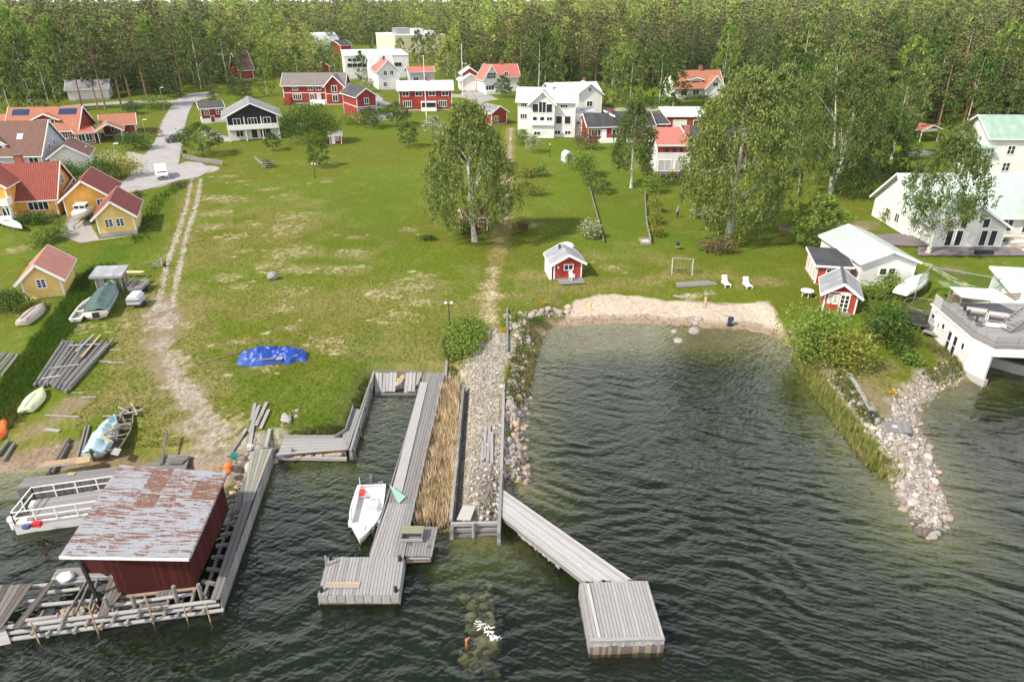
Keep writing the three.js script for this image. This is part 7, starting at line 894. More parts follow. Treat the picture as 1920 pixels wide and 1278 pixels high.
function trailerUnder(o, L) { const g = [bar([-0.2, 0.35, -0.5], [L * 0.7, 0.35, -0.1], 0.08, 0.1), bar([-0.2, 0.35, 0.5], [L * 0.7, 0.35, 0.1], 0.08, 0.1), bar([L * 0.7, 0.35, 0], [L + 0.9, 0.35, 0], 0.08, 0.1), bar([L * 0.3, 0.35, -0.9], [L * 0.3, 0.35, 0.9], 0.08, 0.08)]; mesh('trailer_frame', mergeG(g), M.greySteel, o); for (const s of [-1, 1]) { const w = mesh('wheel', new THREE.CylinderGeometry(0.3, 0.3, 0.2, 14).rotateX(Math.PI / 2).translate(L * 0.3, 0.3, s * 0.95), M.black, o); mesh('rim', new THREE.CylinderGeometry(0.17, 0.17, 0.21, 10).rotateX(Math.PI / 2).translate(L * 0.3, 0.3, s * 0.95), M.greySteel, w); } mesh('nose_wheel', new THREE.CylinderGeometry(0.13, 0.13, 0.1, 10).rotateX(Math.PI / 2).translate(L + 0.7, 0.13, 0), M.black, o); mesh('jockey', rod([L + 0.7, 0.1, 0], [L + 0.7, 0.7, 0], 0.035), M.greySteel, o); }
{ // cabin boat on its trailer
  const [o, L] = boatAt('cabin_boat', 'white cabin boat on a trailer in the yellow house yard', [-64.08,-101.60], [-62.70,-95.20], gy(-62.93,-98.07)); trailerUnder(o, L); const W = 2.2, H = 1.05, g = hull(L, W, H, {}), S = g.userData.S; g.translate(0, 0.55, 0); mesh('hull', g, gel, o); mesh('foredeck', deckPlate(L, W, H, 0.05, 1, 0.02, S, 1, 10, 0.1).translate(0, 0.55, 0), gel, o); mesh('cabin', bx(1.7, 0.75, 1.5, L * 0.42, H + 0.95, 0), gel, o); mesh('cabin_roof', bx(1.9, 0.08, 1.6, L * 0.42, H + 1.36, 0), gel, o); for (const s of [-0.37, 0.37]) mesh('front_window', bx(0.05, 0.4, 0.6, L * 0.42 + 0.87, H + 1.05, s), M.glass, o); for (const s of [-1, 1]) mesh('side_window', bx(1.2, 0.36, 0.04, L * 0.42, H + 1.05, s * 0.76), M.glass, o);
}
function tarp(L, W, H, seed, S) { const pos = [], ix = [], n = 26, m = 14; for (let i = 0; i <= n; i++) { const t = i / n, q = S(t), x = t * L; for (let k = 0; k <= m; k++) { const u = k / m * 2 - 1, ridge = 1 - Math.abs(u), fold = (vnoise(x * 4.5 + seed, u * 1.5) - 0.5) * 0.26 * (0.4 + ridge) + (vnoise(x * 1.3 + seed, u * 4) - 0.5) * 0.16; pos.push(x + fold * 0.3, q.s + H * ridge * Math.sin(Math.PI * clamp(0.12 + t * 0.8)) + fold - (Math.abs(u) > 0.99 ? 0.28 + fold : 0), u * (q.w + 0.06)); } } for (let i = 0; i < n; i++) for (let k = 0; k < m; k++) { const a = i * (m + 1) + k, b = a + m + 1; ix.push(a, a + 1, b, a + 1, b + 1, b); } const g = new THREE.BufferGeometry(); g.setAttribute('position', new THREE.Float32BufferAttribute(pos, 3)); g.setIndex(ix); g.computeVertexNormals(); return g; }
{ const [o, L] = boatAt('covered_boat', 'white boat under a dark green tarpaulin by the wood shed', [-42.45,-63.63], [-45.18,-72.24], gy(-43.22,-66.31)), W = 2.5, H = 1.0, g = hull(L, W, H, {}), S = g.userData.S; mesh('hull', g, gel, o); mesh('tarpaulin', tarp(L * 0.84, W, 0.55, 3, t => S(t * 0.84)).translate(0, 0.02, 0), dbl(0.045, 0.095, 0.085, 0.5), o); mesh('foredeck', deckPlate(L, W, H, 0.8, 1, 0.02, S, 1, 6, 0.1), gel, o); mesh('stern_bracket', bx(0.3, 0.5, 0.6, -0.15, 0.6, 0), M.black, o); for (const s of [-1, 1]) mesh('cradle', bx(0.3, 0.4, 0.3, L * 0.4, 0.1, s * 0.8), DARKW[0], o); }
{ const [o, L] = boatAt('covered_rowboat', 'boat under a pale teal tarpaulin with an outboard by the shore', [-30.17,-40.47], [-31.08,-45.26], gy(-30.75,-42.62)), W = 1.7, H = 0.62, g = hull(L, W, H, {}), S = g.userData.S; mesh('hull', g, dbl(0.5, 0.52, 0.52), o); mesh('tarpaulin', tarp(L, W, 0.4, 9, S), dbl(0.32, 0.47, 0.50, 0.5), o); const e = mesh('outboard', new THREE.CapsuleGeometry(0.14, 0.2, 4, 8).translate(-0.2, H + 0.2, 0), M.darkSteel, o); mesh('shaft', bx(0.12, 0.7, 0.1, -0.2, H - 0.3, 0), M.darkSteel, e); }
{ const [o, L] = boatAt('old_rowboat', 'dark old wooden rowing boat heaped with driftwood', [-28.95,-40.86], [-30.45,-46.51], gy(-29.53,-42.98)), W = 1.3, H = 0.5, g = hull(L, W, H, { stern: 0.55 }), S = g.userData.S; mesh('hull', g, dbl(0.13, 0.09, 0.07), o); mesh('gunwale', gunwale(L, H, S, 0.035), TANW, o); for (const t of [0.25, 0.5, 0.72]) mesh('thwart', bx(0.22, 0.04, S(t).w * 1.9, t * L, H - 0.08, 0), DARKW[1], o);
  const R = rng(6); o.updateMatrixWorld(true); for (let i = 0; i < 16; i++) { const x = L * (0.15 + R() * 0.8), p = o.localToWorld(new THREE.Vector3(x, H + 0.05 + R() * 0.35, (R() - 0.5) * 0.9)), a = R() * 6.28, l = 0.4 + R() * 0.7, m = solo('driftwood', rod([-l, 0, 0], [l, (R() - 0.5) * 0.4, 0], 0.06 + R() * 0.05, 0.04, 6), any([TANW, GREY[0], PALE[3], NEWW, GREY[5]]), 'piece of driftwood heaped in the old wooden rowing boat', 'driftwood', 'driftwood in the rowing boat'); m.position.copy(p); m.rotation.y = a; } }
function upturned(name, label, A, B, W, H, mat, keelMat, y0 = 0) { const [o, L] = boatAt(name, label, A, B, gy(...A)), g = hull(L, W, H, { stern: 0.75 }); g.scale(1, -1, 1); g.translate(0, H + 0.12 + y0, 0); const ix = g.index.array; for (let i = 0; i < ix.length; i += 3) [ix[i], ix[i + 1]] = [ix[i + 1], ix[i]]; g.computeVertexNormals(); mesh('hull', g, mat, o); mesh('keel', bar([0.05, H + 0.13 + y0, 0], [L * 0.62, H + 0.13 + y0, 0], 0.05, 0.06), keelMat, o); for (const s of [-0.3, 0.3]) mesh('strake', bar([0.05, H * 0.8 + 0.14 + y0, s * W], [L * 0.6, H * 0.8 + 0.12 + y0, s * W * 0.95], 0.03, 0.03), keelMat, o); for (const t of [0.15, 0.7]) mesh('support', bar([L * t, 0.06, -W * 0.4], [L * t, 0.06, W * 0.4], 0.1, 0.12), DARKW[1], o); return o; }
upturned('upturned_boat', 'brown-grey boat lying keel up on the grass below the yellow boathouse', [-49.18,-62.11], [-50.00,-67.14], 1.6, 0.7, dbl(0.38, 0.33, 0.30), DARKW[1]);
upturned('upturned_dinghy', 'pale green dinghy lying keel up below the log pile', [-38.50,-45.88], [-39.30,-49.52], 1.5, 0.5, dbl(0.50, 0.56, 0.36), std(0.42, 0.48, 0.3));
upturned('upturned_boat', 'orange boat lying keel up at the left picture edge', [-38.80,-42.48], [-39.77,-45.26], 1.3, 0.45, dbl(0.75, 0.16, 0.03), M.orange);
upturned('upturned_boat', 'white boat lying keel up on the trampoline side of the boathouse', [41.64,-68.00], [47.76,-73.54], 1.9, 0.8, gel, M.white, 0.9);
{ const [o, L] = boatAt('tender', 'small white tender standing beside the green-covered boat', [-44.20,-62.86], [-45.61,-68.29], gy(-44.12,-63.89)), g = hull(L, 1.2, 0.5, { bowP: 3 }), S = g.userData.S; mesh('hull', g, gel, o); mesh('gunwale', gunwale(L, 0.5, S, 0.06), M.white, o); mesh('floor', deckPlate(L, 1.2, 0.5, 0.02, 0.95, 0.25, S, 0.9), std(0.5, 0.5, 0.49, 0.6, { side: 2 }), o); mesh('thwart', bx(0.25, 0.05, 1.05, L * 0.4, 0.42, 0), M.white, o); }
{ const [o, L] = boatAt('sailing_dinghy', 'white sailing dinghy with lowered mast on the yellow house lawn', [-74.63,-96.74], [-68.63,-92.71], gy(-71.39,-94.19)), g = hull(L, 1.5, 0.6, {}), S = g.userData.S; g.translate(0, 0.3, 0); mesh('hull', g, gel, o); mesh('deck', deckPlate(L, 1.5, 0.6, 0, 1, 0.02, S, 1, 8, 0.05).translate(0, 0.3, 0), gel, o); mesh('mast', rod([L * 0.6, 0.9, 0], [L * 0.4, 5.2, 0.2], 0.05), M.white, o); mesh('cockpit', bx(1.2, 0.1, 0.8, L * 0.35, 0.95, 0), M.greySteel, o); mesh('stand', mergeG([bx(0.1, 0.4, 1.2, L * 0.3, 0.2, 0), bx(0.1, 0.4, 1.0, L * 0.7, 0.2, 0)]), M.greySteel, o); }
solo('yellow_board', new THREE.CapsuleGeometry(0.3, 2.2, 4, 10).rotateZ(Math.PI / 2).scale(1, 0.3, 1), std(0.62, 0.5, 0.25, 0.4), 'cream surfboard-like hull between the wood shed and the cage trailer', 'board').position.set(...(q => [q[0], gy(...q) + 0.7, q[1]])([-44.69,-75.55]));

// ---------------------------------------------------------------- vehicles
function wheels(o, L, W, r, xs) { for (const x of xs) for (const s of [-1, 1]) { const w = mesh('wheel', cached('tyre' + r, () => new THREE.CylinderGeometry(r, r, 0.22, 16).rotateX(Math.PI / 2)), M.black, o); w.position.set(x, r, s * (W / 2 - 0.1)); mesh('rim', cached('rim' + r, () => new THREE.CylinderGeometry(r * 0.6, r * 0.6, 0.24, 12).rotateX(Math.PI / 2)), M.greySteel, w); } }
function car(name, label, A, B, paint, prof, glassProf, W, wx, cat) {   // A rear, B front on the ground; profile in side view
  const [o, L] = boatAt(name, label, A, B, gy(...A), cat), ex = (P, w, bev) => { const s = new THREE.Shape(P.map(p => new THREE.Vector2(p[0] * L, p[1]))); const g = new THREE.ExtrudeGeometry(s, { depth: w - 2 * bev, bevelEnabled: true, bevelSize: bev, bevelThickness: bev, bevelSegments: 2 }); g.translate(0, 0, -(w - 2 * bev) / 2); return g; };
  mesh('body', ex(prof, W, 0.09), paint, o); mesh('side_windows', ex(glassProf, W + 0.03, 0.02), M.glass, o); wheels(o, L, W, 0.32, wx.map(t => t * L)); const fw = glassProf.at(-1), ft = glassProf.at(-2);
  mesh('windscreen', bar([ft[0] * L + 0.19, ft[1] + 0.06, 0], [fw[0] * L + 0.26, fw[1] + 0.06, 0], W * 0.82, 0.03), M.glass, o); for (const s of [-1, 1]) { mesh('headlight', bx(0.06, 0.16, 0.32, L + 0.07, 0.68, s * W * 0.34), M.curtain, o); mesh('taillight', bx(0.06, 0.28, 0.2, -0.07, 0.85, s * W * 0.38), M.red, o); mesh('mirror', bx(0.12, 0.14, 0.2, fw[0] * L - 0.1, 1.02, s * (W / 2 + 0.1)), paint, o); } mesh('bumper', bx(0.12, 0.25, W * 0.94, L + 0.05, 0.4, 0), M.darkSteel, o); mesh('grille', bx(0.05, 0.14, W * 0.4, L + 0.08, 0.62, 0), M.black, o); return o;
}
car('white_van', 'white delivery van parked on the road turnaround', [-64.56,-126.32], [-62.42,-122.24], std(0.8, 0.8, 0.8, 0.3, { clearcoat: 0.8 }), [[0, 0.3], [1, 0.3], [1, 0.85], [0.86, 1.1], [0.72, 1.95], [0.02, 2.0], [0, 1.0]], [[0.52, 1.12], [0.5, 1.72], [0.7, 1.74], [0.82, 1.12]], 1.95, [0.18, 0.82], 'van');
car('estate_car', 'dark grey estate car standing across the road by the apple tree', [-72.44,-154.73], [-75.38,-152.61], std(0.07, 0.08, 0.09, 0.25, { clearcoat: 1 }), [[0, 0.3], [1, 0.3], [1, 0.72], [0.74, 0.92], [0.6, 1.44], [0.04, 1.48], [0, 0.9]], [[0.05, 0.95], [0.08, 1.38], [0.58, 1.38], [0.71, 0.95]], 1.8, [0.18, 0.8], 'car');
car('red_car', 'red car behind the red fence of the awning house', [-43.39,-205.98], [-40.15,-204.13], std(0.4, 0.015, 0.015, 0.25, { clearcoat: 1 }), [[0, 0.3], [1, 0.3], [1, 0.72], [0.74, 0.92], [0.58, 1.42], [0.14, 1.44], [0, 0.9]], [[0.1, 0.95], [0.17, 1.36], [0.56, 1.36], [0.71, 0.95]], 1.8, [0.18, 0.8], 'car');
{ // trailers in the grass
  const tr = (name, label, P, turn, build) => { const o = thing(name, label, 'trailer', P[0], gy(...P), P[1], turn); build(o); for (const s of [-1, 1]) { const w = mesh('wheel', cached('tw', () => new THREE.CylinderGeometry(0.28, 0.28, 0.18, 14).rotateZ(Math.PI / 2)), M.black, o); w.position.set(s * 0.8, 0.28, 0); } mesh('drawbar', bar([0, 0.4, -1.2], [0, 0.4, -2.3], 0.08, 0.08), M.greySteel, o); return o; };
  tr('cage_trailer', 'mesh-sided utility trailer beside the wheel tracks', [-41.94,-71.45], 0.1, o => { mesh('floor', bx(1.4, 0.06, 2.4, 0, 0.5, 0), std(0.25, 0.22, 0.2), o); for (const s of [-1, 1]) { mesh('side_panel', bx(0.04, 0.36, 2.4, s * 0.7, 0.7, 0), M.greySteel, o); mesh('mesh_frame', mergeG([bx(0.04, 0.04, 2.4, s * 0.7, 1.35, 0), ...[0, 1, 2, 3, 4].map(i => bx(0.03, 0.6, 0.03, s * 0.7, 1.1, -1.18 + i * 0.59))]), M.greySteel, o); } for (const s of [-1, 1]) mesh('end_panel', bx(1.4, 0.36, 0.04, 0, 0.7, s * 1.2), M.greySteel, o); });
  tr('box_trailer', 'light grey covered box trailer with pitched lid', [-40.20,-67.29], 0.12, o => { mesh('box', bx(1.3, 0.6, 1.7, 0, 0.75, 0), std(0.42, 0.44, 0.48, 0.5), o); const s = new THREE.Shape([[-0.66, 0], [0.66, 0], [0.45, 0.32], [-0.45, 0.32]].map(p => new THREE.Vector2(...p))), g = new THREE.ExtrudeGeometry(s, { depth: 1.7, bevelEnabled: false }); g.translate(0, 1.06, -0.85); mesh('lid', g, std(0.56, 0.58, 0.61, 0.5), o); mesh('strap', bx(1.34, 0.06, 0.05, 0, 0.9, 0.87), M.black, o); mesh('tail_board', bx(1.3, 0.1, 0.06, 0, 0.42, 0.88), M.black, o); });
  tr('boat_trailer', 'empty boat trailer frame standing on the wheel track verge', [-43.45,-79.12], 0.2, o => { mesh('frame', mergeG([bar([-0.7, 0.4, 0.9], [0.7, 0.4, 0.9], 0.08, 0.08), bar([-0.7, 0.4, 0.9], [-0.1, 0.4, -1.3], 0.08, 0.08), bar([0.7, 0.4, 0.9], [0.1, 0.4, -1.3], 0.08, 0.08), bar([-0.6, 0.4, 0], [0.6, 0.4, 0], 0.08, 0.08)]), std(0.25, 0.28, 0.2, 0.6), o); mesh('winch_post', rod([0, 0.4, -1.2], [0, 1.2, -1.3], 0.05), M.greySteel, o); mesh('fork', mergeG([rod([-0.5, 0.4, 0.9], [-0.5, 1, 0.95], 0.04), rod([0.5, 0.4, 0.9], [0.5, 1, 0.95], 0.04)]), M.greySteel, o); });
  tr('flat_trailer', 'flat trailer in the yard of the black and white house', [-68.28,-160.76], 1.4, o => { mesh('bed', bx(1.5, 0.2, 2.6, 0, 0.6, 0), M.darkSteel, o); mesh('side_panel', bx(1.5, 0.4, 0.06, 0, 0.8, -1.3), M.greySteel, o); });
}
// ---------------------------------------------------------------- logs, boards and heaps
const RL = rng(17);
{
  const label = 'grey timber pole in the large pole heap on the grass', grp = 'poles of the large heap';
  for (let i = 0; i < 24; i++) { const t = i / 23, a = l2([-40.37,-49.87], [-36.89,-48.91], clamp(t + (RL() - 0.5) * 0.05)), b = l2([-43.04,-58.77], [-38.16,-58.65], clamp(t + (RL() - 0.5) * 0.1)), y = gy(...a) + 0.16 + (i % 3 === 1 ? 0.1 : 0) + RL() * 0.03, sh = RL() * 0.1; solo('timber_pole', logG([...l2(a, b, sh)].reduce((r, v, k) => k ? [r[0], y, v] : [v], []), [...l2(b, a, RL() * 0.12)].reduce((r, v, k) => k ? [r[0], y + 0.02, v] : [v], []), 0.1 + RL() * 0.045), any([GREY[0], GREY[2], GREY[4], GREY[5]]), label, 'pole', grp); }
  const board = (label, a, b, w = 0.14, h = 0.05, m = PALE[1], lift = 0.05, name = 'loose_board', grp) => solo(name, bar([a[0], gy(...a) + lift, a[1]], [b[0], gy(...b) + lift, b[1]], w, h), m, label, 'board', grp);
  board('pale batten crossing the pole heap near its upper end', [-41.49,-57.08], [-38.72,-57.41], 0.12, 0.08, PALE[1], 0.42); board('pale batten crossing the middle of the pole heap', [-40.57,-52.65], [-38.42,-53.34], 0.12, 0.08, PALE[1], 0.42); board('pale batten crossing the lower end of the pole heap', [-40.16,-50.77], [-38.89,-51.33], 0.14, 0.08, PALE[2], 0.42); board('long pale plank lying slantwise on the pole heap', [-38.92,-54.64], [-39.70,-59.23], 0.2, 0.06, NEWW, 0.48); board('second plank lying slantwise on the pole heap', [-40.00,-55.68], [-40.38,-59.35], 0.18, 0.06, PALE[3], 0.5);
  board('pale board on the grass right of the pole heap, upper of two', [-37.52,-54.64], [-36.25,-54.54]); board('pale board on the grass right of the pole heap, lower of two', [-36.44,-54.34], [-35.00,-54.44]); board('short board at the upper right end of the pole heap', [-37.67,-56.86], [-36.68,-56.97], 0.16); board('pale batten lying on the bare ground below the pole heap', [-35.49,-48.31], [-34.30,-48.40]); board('long batten on the bare ground near the green dinghy', [-36.83,-45.64], [-33.97,-45.41], 0.12); board('thick pale board near the muddy shore', [-35.77,-43.91], [-34.62,-43.76], 0.28, 0.1); board('grey stick below the pole heap', [-36.68,-49.08], [-35.65,-49.08], 0.08);
  board('pale board beside the teal-covered boat', [-32.21,-45.49], [-31.58,-45.56], 0.16); 
  for (let i = 0; i < 5; i++) solo('timber_pole', logG((q => [q[0], gy(...q) + 0.15 + i % 2 * 0.12, q[1]])(l2([-46.09,-52.08], [-44.38,-51.89], i / 4)), (q => [q[0], gy(...q) + 0.15 + i % 2 * 0.12, q[1]])(l2([-47.10,-56.11], [-45.44,-55.68], i / 4)), 0.11), any([GREY[1], GREY[3], GREY[0]]), 'grey pole in the small heap at the left edge above the ditch', 'pole', 'poles at the left edge');
  for (const [a, b, l, r] of [[[-37.59,-40.93], [-37.69,-42.48], 'short grey log on the muddy shore at the left edge', 0.14], [[-36.82,-40.47], [-37.11,-42.21], 'second short log on the muddy shore at the left edge', 0.12], [[-32.92,-39.20], [-33.31,-42.76], 'long dark log sloping from the shore dock, leftmost', 0.17], [[-32.66,-39.32], [-33.06,-42.21], 'long dark log sloping from the shore dock, right one', 0.15], [[-31.66,-40.73], [-32.83,-44.20], 'grey fence-like pole leaning by the teal-covered boat', 0.1], [[-31.43,-40.86], [-32.59,-44.28], 'second grey pole by the teal-covered boat', 0.1], [[-28.31,-54.13], [-25.34,-56.43], 'thin long pole lying beside the blue tarpaulin', 0.05]]) solo('log', logG([a[0], gy(...a) + r * 1.1, a[1]], [b[0], gy(...b) + r * 1.1, b[1]], r), r < 0.06 ? MOSSW : r > 0.14 ? DARKW[1] : GREY[2], l, 'log');
  // plank stack on the dock shore
  const st = (l, a, b, k) => solo('plank', slabQuad(a, b, [b[0], b[1] - 0.22], [a[0], a[1] - 0.22], 1.02 + k * 0.07, 0.06), any([PALE[1], PALE[3], NEWW]), l, 'plank', 'planks stacked on the shore');
  for (let i = 0; i < 4; i++) st('plank in the low stack on the shore by the pontoon', [-33.16,-38.60].map((v, k) => v - (k ? i * 0.16 : -i * 0.1)), [-30.16,-39.34].map((v, k) => v - (k ? i * 0.16 : 0)), i % 2);
  solo('plywood', slabQuad([-30.64,-39.02], [-29.73,-39.27], [-30.01,-39.90], [-30.85,-39.77], 1.12, 0.03), NEWW, 'plywood sheet lying on the stacked planks', 'plywood');
  solo('board_offcut', slabQuad([-28.80,-40.30], [-28.13,-40.04], [-28.19,-40.69], [-28.83,-40.95], [1.05, 1.1, 1.2, 1.15], 0.04), GREY[3], 'grey board leaning near the outboard of the teal-covered boat', 'board');
  // boards heaped at the jetty root
  for (const [a, b, l] of [[[-19.93,-47.48], [-19.65,-44.06], 'longest weathered plank at the jetty root, right one'], [[-20.38,-46.99], [-19.84,-43.19], 'weathered plank at the jetty root, left of the longest'], [[-19.40,-46.35], [-19.18,-43.62], 'short plank beside the longest at the jetty root'], [[-19.75,-45.88], [-19.71,-44.35], 'stub of plank in the jetty-root heap'], [[-20.83,-47.31], [-20.23,-44.80], 'thin plank at the top of the jetty-root heap'], [[-19.90,-44.06], [-19.12,-40.88], 'plank bridging the stones at the jetty root'], [[-20.24,-43.62], [-20.32,-40.56], 'plank leaning toward the orange buoy'], [[-20.33,-42.98], [-20.33,-40.17], 'second plank leaning toward the orange buoy'], [[-18.45,-43.62], [-18.19,-41.14], 'single plank lying onto the mossy jetty']]) board(l, a, b, 0.26, 0.06, any([PALE[3], GREY[1], TANW, GREY[3]]), 0.12);
  for (const [a, b, l] of [[[-1.97,-39.79], [-2.03,-43.58], 'grey plank stub in the heap on the gravel pier, leftmost'], [[-1.73,-39.41], [-1.72,-44.02], 'grey plank in the middle of the gravel pier heap'], [[-1.43,-39.28], [-1.53,-43.15], 'grey plank at the right of the gravel pier heap'], [[-2.11,-39.53], [-2.13,-41.89], 'short grey plank on the gravel pier'], [[-5.57,-52.44], [-5.71,-57.21], 'grey plank leaning by the herb bed, right one'], [[-5.87,-52.63], [-6.01,-57.21], 'grey plank leaning by the herb bed, left one'], [[-5.97,-52.24], [-5.93,-55.06], 'short grey plank below the herb bed']]) board(l, a, b, 0.22, 0.07, any([PALE[3], GREY[1], GREY[3]]), 0.16);
  // trestle by the shed
  const tp = O0('plank_ramp', 'dark plank ramp with upright timber behind the boat shed', 'ramp'); planks(tp, [-24.15,-39.16], [-23.25,-39.16], [-23.02,-40.09], [-24.02,-40.09], 1.05, 4, [GREY[5], DARKW[1]], {}); mesh('leaning_timber', bar([...(q => [q[0], 1.0, q[1]])([-24.65,-39.15])], [...(q => [q[0], 1.6, q[1]])([-25.67,-42.53])], 0.18, 0.1), DARKW[1], tp); mesh('batten', bar([...(q => [q[0], 1.35, q[1]])([-25.92,-41.72])], [...(q => [q[0], 1.35, q[1]])([-24.77,-42.13])], 0.1, 0.05), NEWW, tp);
  for (const [x, z, l, m] of [[-19.92,-39.02, 'orange plastic buoy on the shore behind the shed, upper one', 0], [-19.76,-38.30, 'orange plastic buoy on the shore behind the shed, lower one', 0]]) { const b = solo('orange_buoy', new THREE.SphereGeometry(0.3, 12, 10).scale(1, 0.85, 1), M.orange, l, 'buoy'); b.position.set(x, 0.95, z); }
  { const [x, z] = [-19.82,-40.09]; const b = solo('teal_bucket', new THREE.CylinderGeometry(0.28, 0.2, 0.4, 12, 1, true), dbl(0.08, 0.36, 0.36), 'teal plastic tub beside the orange buoys', 'tub'); b.position.set(x, 1.05, z); b.rotation.set(0.5, 0, 0.6); }
  // gathered firewood/boat timber above the beach
  for (let i = 0; i < 5; i++) board('grey timber in the low stack on the grass above the beach', [18.90,-72.72].map((v, k) => v - (k ? i * 0.18 : 0)), [23.61,-73.21].map((v, k) => v - (k ? i * 0.2 : i * 0.25)), 0.2, 0.12, any([GREY[3], PALE[3], GREY[1]]), 0.1 + (i % 2) * 0.14, 'stacked_timber', 'timbers stacked above the beach');
  board('pale plank along the edge of the sand', [18.04,-70.68], [19.55,-70.22], 0.3, 0.1); board('long thin pole lying on the sand', [19.38,-69.42], [23.53,-68.46], 0.1, 0.08, TANW); board('cream plank standing out of the sand', [20.82,-67.82], [21.61,-70.27], 0.3, 0.06, NEWW);
  board('yellow board on the sand near the stone bank', [8.35,-68.25], [8.67,-69.14], 0.2, 0.08, std(0.7, 0.5, 0.1));
  // the blue tarpaulin heap
  { const o = thing('tarpaulin_heap', 'heap of boards under a bright blue tarpaulin in the meadow', 'tarpaulin', ...(q => [q[0], gy(...q), q[1]])([-21.90,-55.26]), 0.16); const pos = [], ix = [], nx = 40, nz = 22; for (let i = 0; i <= nx; i++) for (let k = 0; k <= nz; k++) { const u = i / nx * 2 - 1, v = k / nz * 2 - 1, e = Math.pow(Math.max(0, 1 - Math.pow(Math.abs(u), 3.5)), 0.6) * Math.pow(Math.max(0, 1 - Math.pow(Math.abs(v), 2.6)), 0.7), f = fbm(u * 5 + 3, v * 5, 4) - 0.55 * Math.abs(fbm(u * 7 + 9, v * 3.5 + 2, 3) - 0.5) * 2 + 0.12; pos.push(u * 3.1 * (1 + (f - 0.5) * 0.12), e * (0.7 + 0.95 * (f - 0.3)) + 0.05 * vnoise(u * 22, v * 12) * e - (e < 0.01 ? 0.05 : 0), v * 1.15 * (1 + (vnoise(u * 4, 3) - 0.5) * 0.5) + u * 0.1); } for (let i = 0; i < nx; i++) for (let k = 0; k < nz; k++) { const a = i * (nz + 1) + k, b = a + nz + 1; ix.push(a, a + 1, b, a + 1, b + 1, b); } const g = new THREE.BufferGeometry(); g.setAttribute('position', new THREE.Float32BufferAttribute(pos, 3)); g.setIndex(ix); g.computeVertexNormals(); mesh('sheet', g, dbl(0.01, 0.055, 0.32, 0.4), o);
    const onTop = (l, x0, z0, x1, z1, y, w, m) => { const b = solo('weight_board', bar([x0, 0, z0], [x1, 0.05, z1], w, 0.05), m, l, 'board'); b.position.set(o.position.x, o.position.y + y, o.position.z); b.rotation.y = 0.16; };
    onTop('pale board weighing down the blue tarpaulin, left one', -2.3, 0.25, -0.8, -0.35, 0.72, 0.16, PALE[1]); onTop('second pale board beside the left one on the blue tarpaulin', -2.1, 0.4, -1.0, 0.0, 0.7, 0.12, PALE[2]); onTop('crate lid standing at the front of the blue tarpaulin', 0.55, 1.0, 1.1, 1.05, 0.5, 0.6, PALE[3]); onTop('brown batten at the front of the blue tarpaulin', -0.9, 1.05, 0.3, 1.1, 0.5, 0.14, TANW); onTop('board at the right end of the blue tarpaulin', 1.3, 1.0, 2.4, 0.75, 0.5, 0.16, GREY[1]); onTop('short boards on top of the blue tarpaulin at its right', 1.2, -0.5, 1.7, -0.1, 0.78, 0.25, GREY[0]); }
}
// ---------------------------------------------------------------- garden and beach furniture
const gp = q => [q[0], gy(...q), q[1]];
for (const [q, l] of [[[24.54,-73.05], 'white sun lounger above the beach, the one nearer the swing'], [[26.84,-72.56], 'white sun lounger above the beach, farther from the swing']]) { const o = thing('sun_lounger', l, 'sun lounger', ...gp(q), 0.06, 'sun loungers above the beach'); for (let i = 0; i < 7; i++) mesh('slat', bx(0.62, 0.04, 0.16, 0, 0.34, -0.45 + i * 0.18), M.white, o); for (let i = 0; i < 4; i++) mesh('back_slat', bx(0.62, 0.16, 0.04, 0, 0.44 + i * 0.15, -0.56 - i * 0.09, -0.5), M.white, o); for (const s of [-1, 1]) { mesh('side_rail', bx(0.06, 0.08, 1.5, s * 0.33, 0.3, 0.05), M.white, o); for (const z of [-0.5, 0.7]) mesh('leg', bx(0.06, 0.3, 0.06, s * 0.3, 0.15, z), M.white, o); } }
{ const o = thing('oil_barrel', 'dark blue steel barrel standing on the sand', 'barrel', ...gp([22.60,-64.15]).map((v, i) => i === 1 ? Math.max(0.1, v) : v)); mesh('drum', new THREE.LatheGeometry([[0, 0], [0.29, 0], [0.29, 0.3], [0.31, 0.32], [0.29, 0.34], [0.29, 0.58], [0.31, 0.6], [0.29, 0.62], [0.29, 0.9], [0.27, 0.9], [0.27, 0.86], [0, 0.86]].map(p => new THREE.Vector2(...p)), 20), std(0.025, 0.035, 0.09, 0.4), o); mesh('paper_label', new THREE.CylinderGeometry(0.296, 0.296, 0.22, 10, 1, true, 0.2, 1.4).translate(0, 0.48, 0), M.white, o); }
{ const a = [19.11,-76.94], b = [21.46,-76.59], W = Math.hypot(b[0] - a[0], b[1] - a[1]), o = thing('swing_set', 'pale swing frame standing on the worn grass', 'swing', ...gp(a), frameOf(a, b).th); for (const x of [0, W]) for (const s of [-1, 1]) mesh('leg', rod([x, 0, s * 0.7], [x, 1.9, 0], 0.05), PALE[2], o); mesh('top_bar', rod([-0.1, 1.9, 0], [W + 0.1, 1.9, 0], 0.05), M.greySteel, o); for (const x of [W * 0.35, W * 0.7]) { const s = mesh('swing_seat', bx(0.45, 0.04, 0.2, x, 0.5, 0), M.black, o); mesh('chain', mergeG([rod([x - 0.2, 0.5, 0], [x - 0.2, 1.9, 0], 0.012, 0.012, 4), rod([x + 0.2, 0.5, 0], [x + 0.2, 1.9, 0], 0.012, 0.012, 4)]), M.greySteel, s); } }
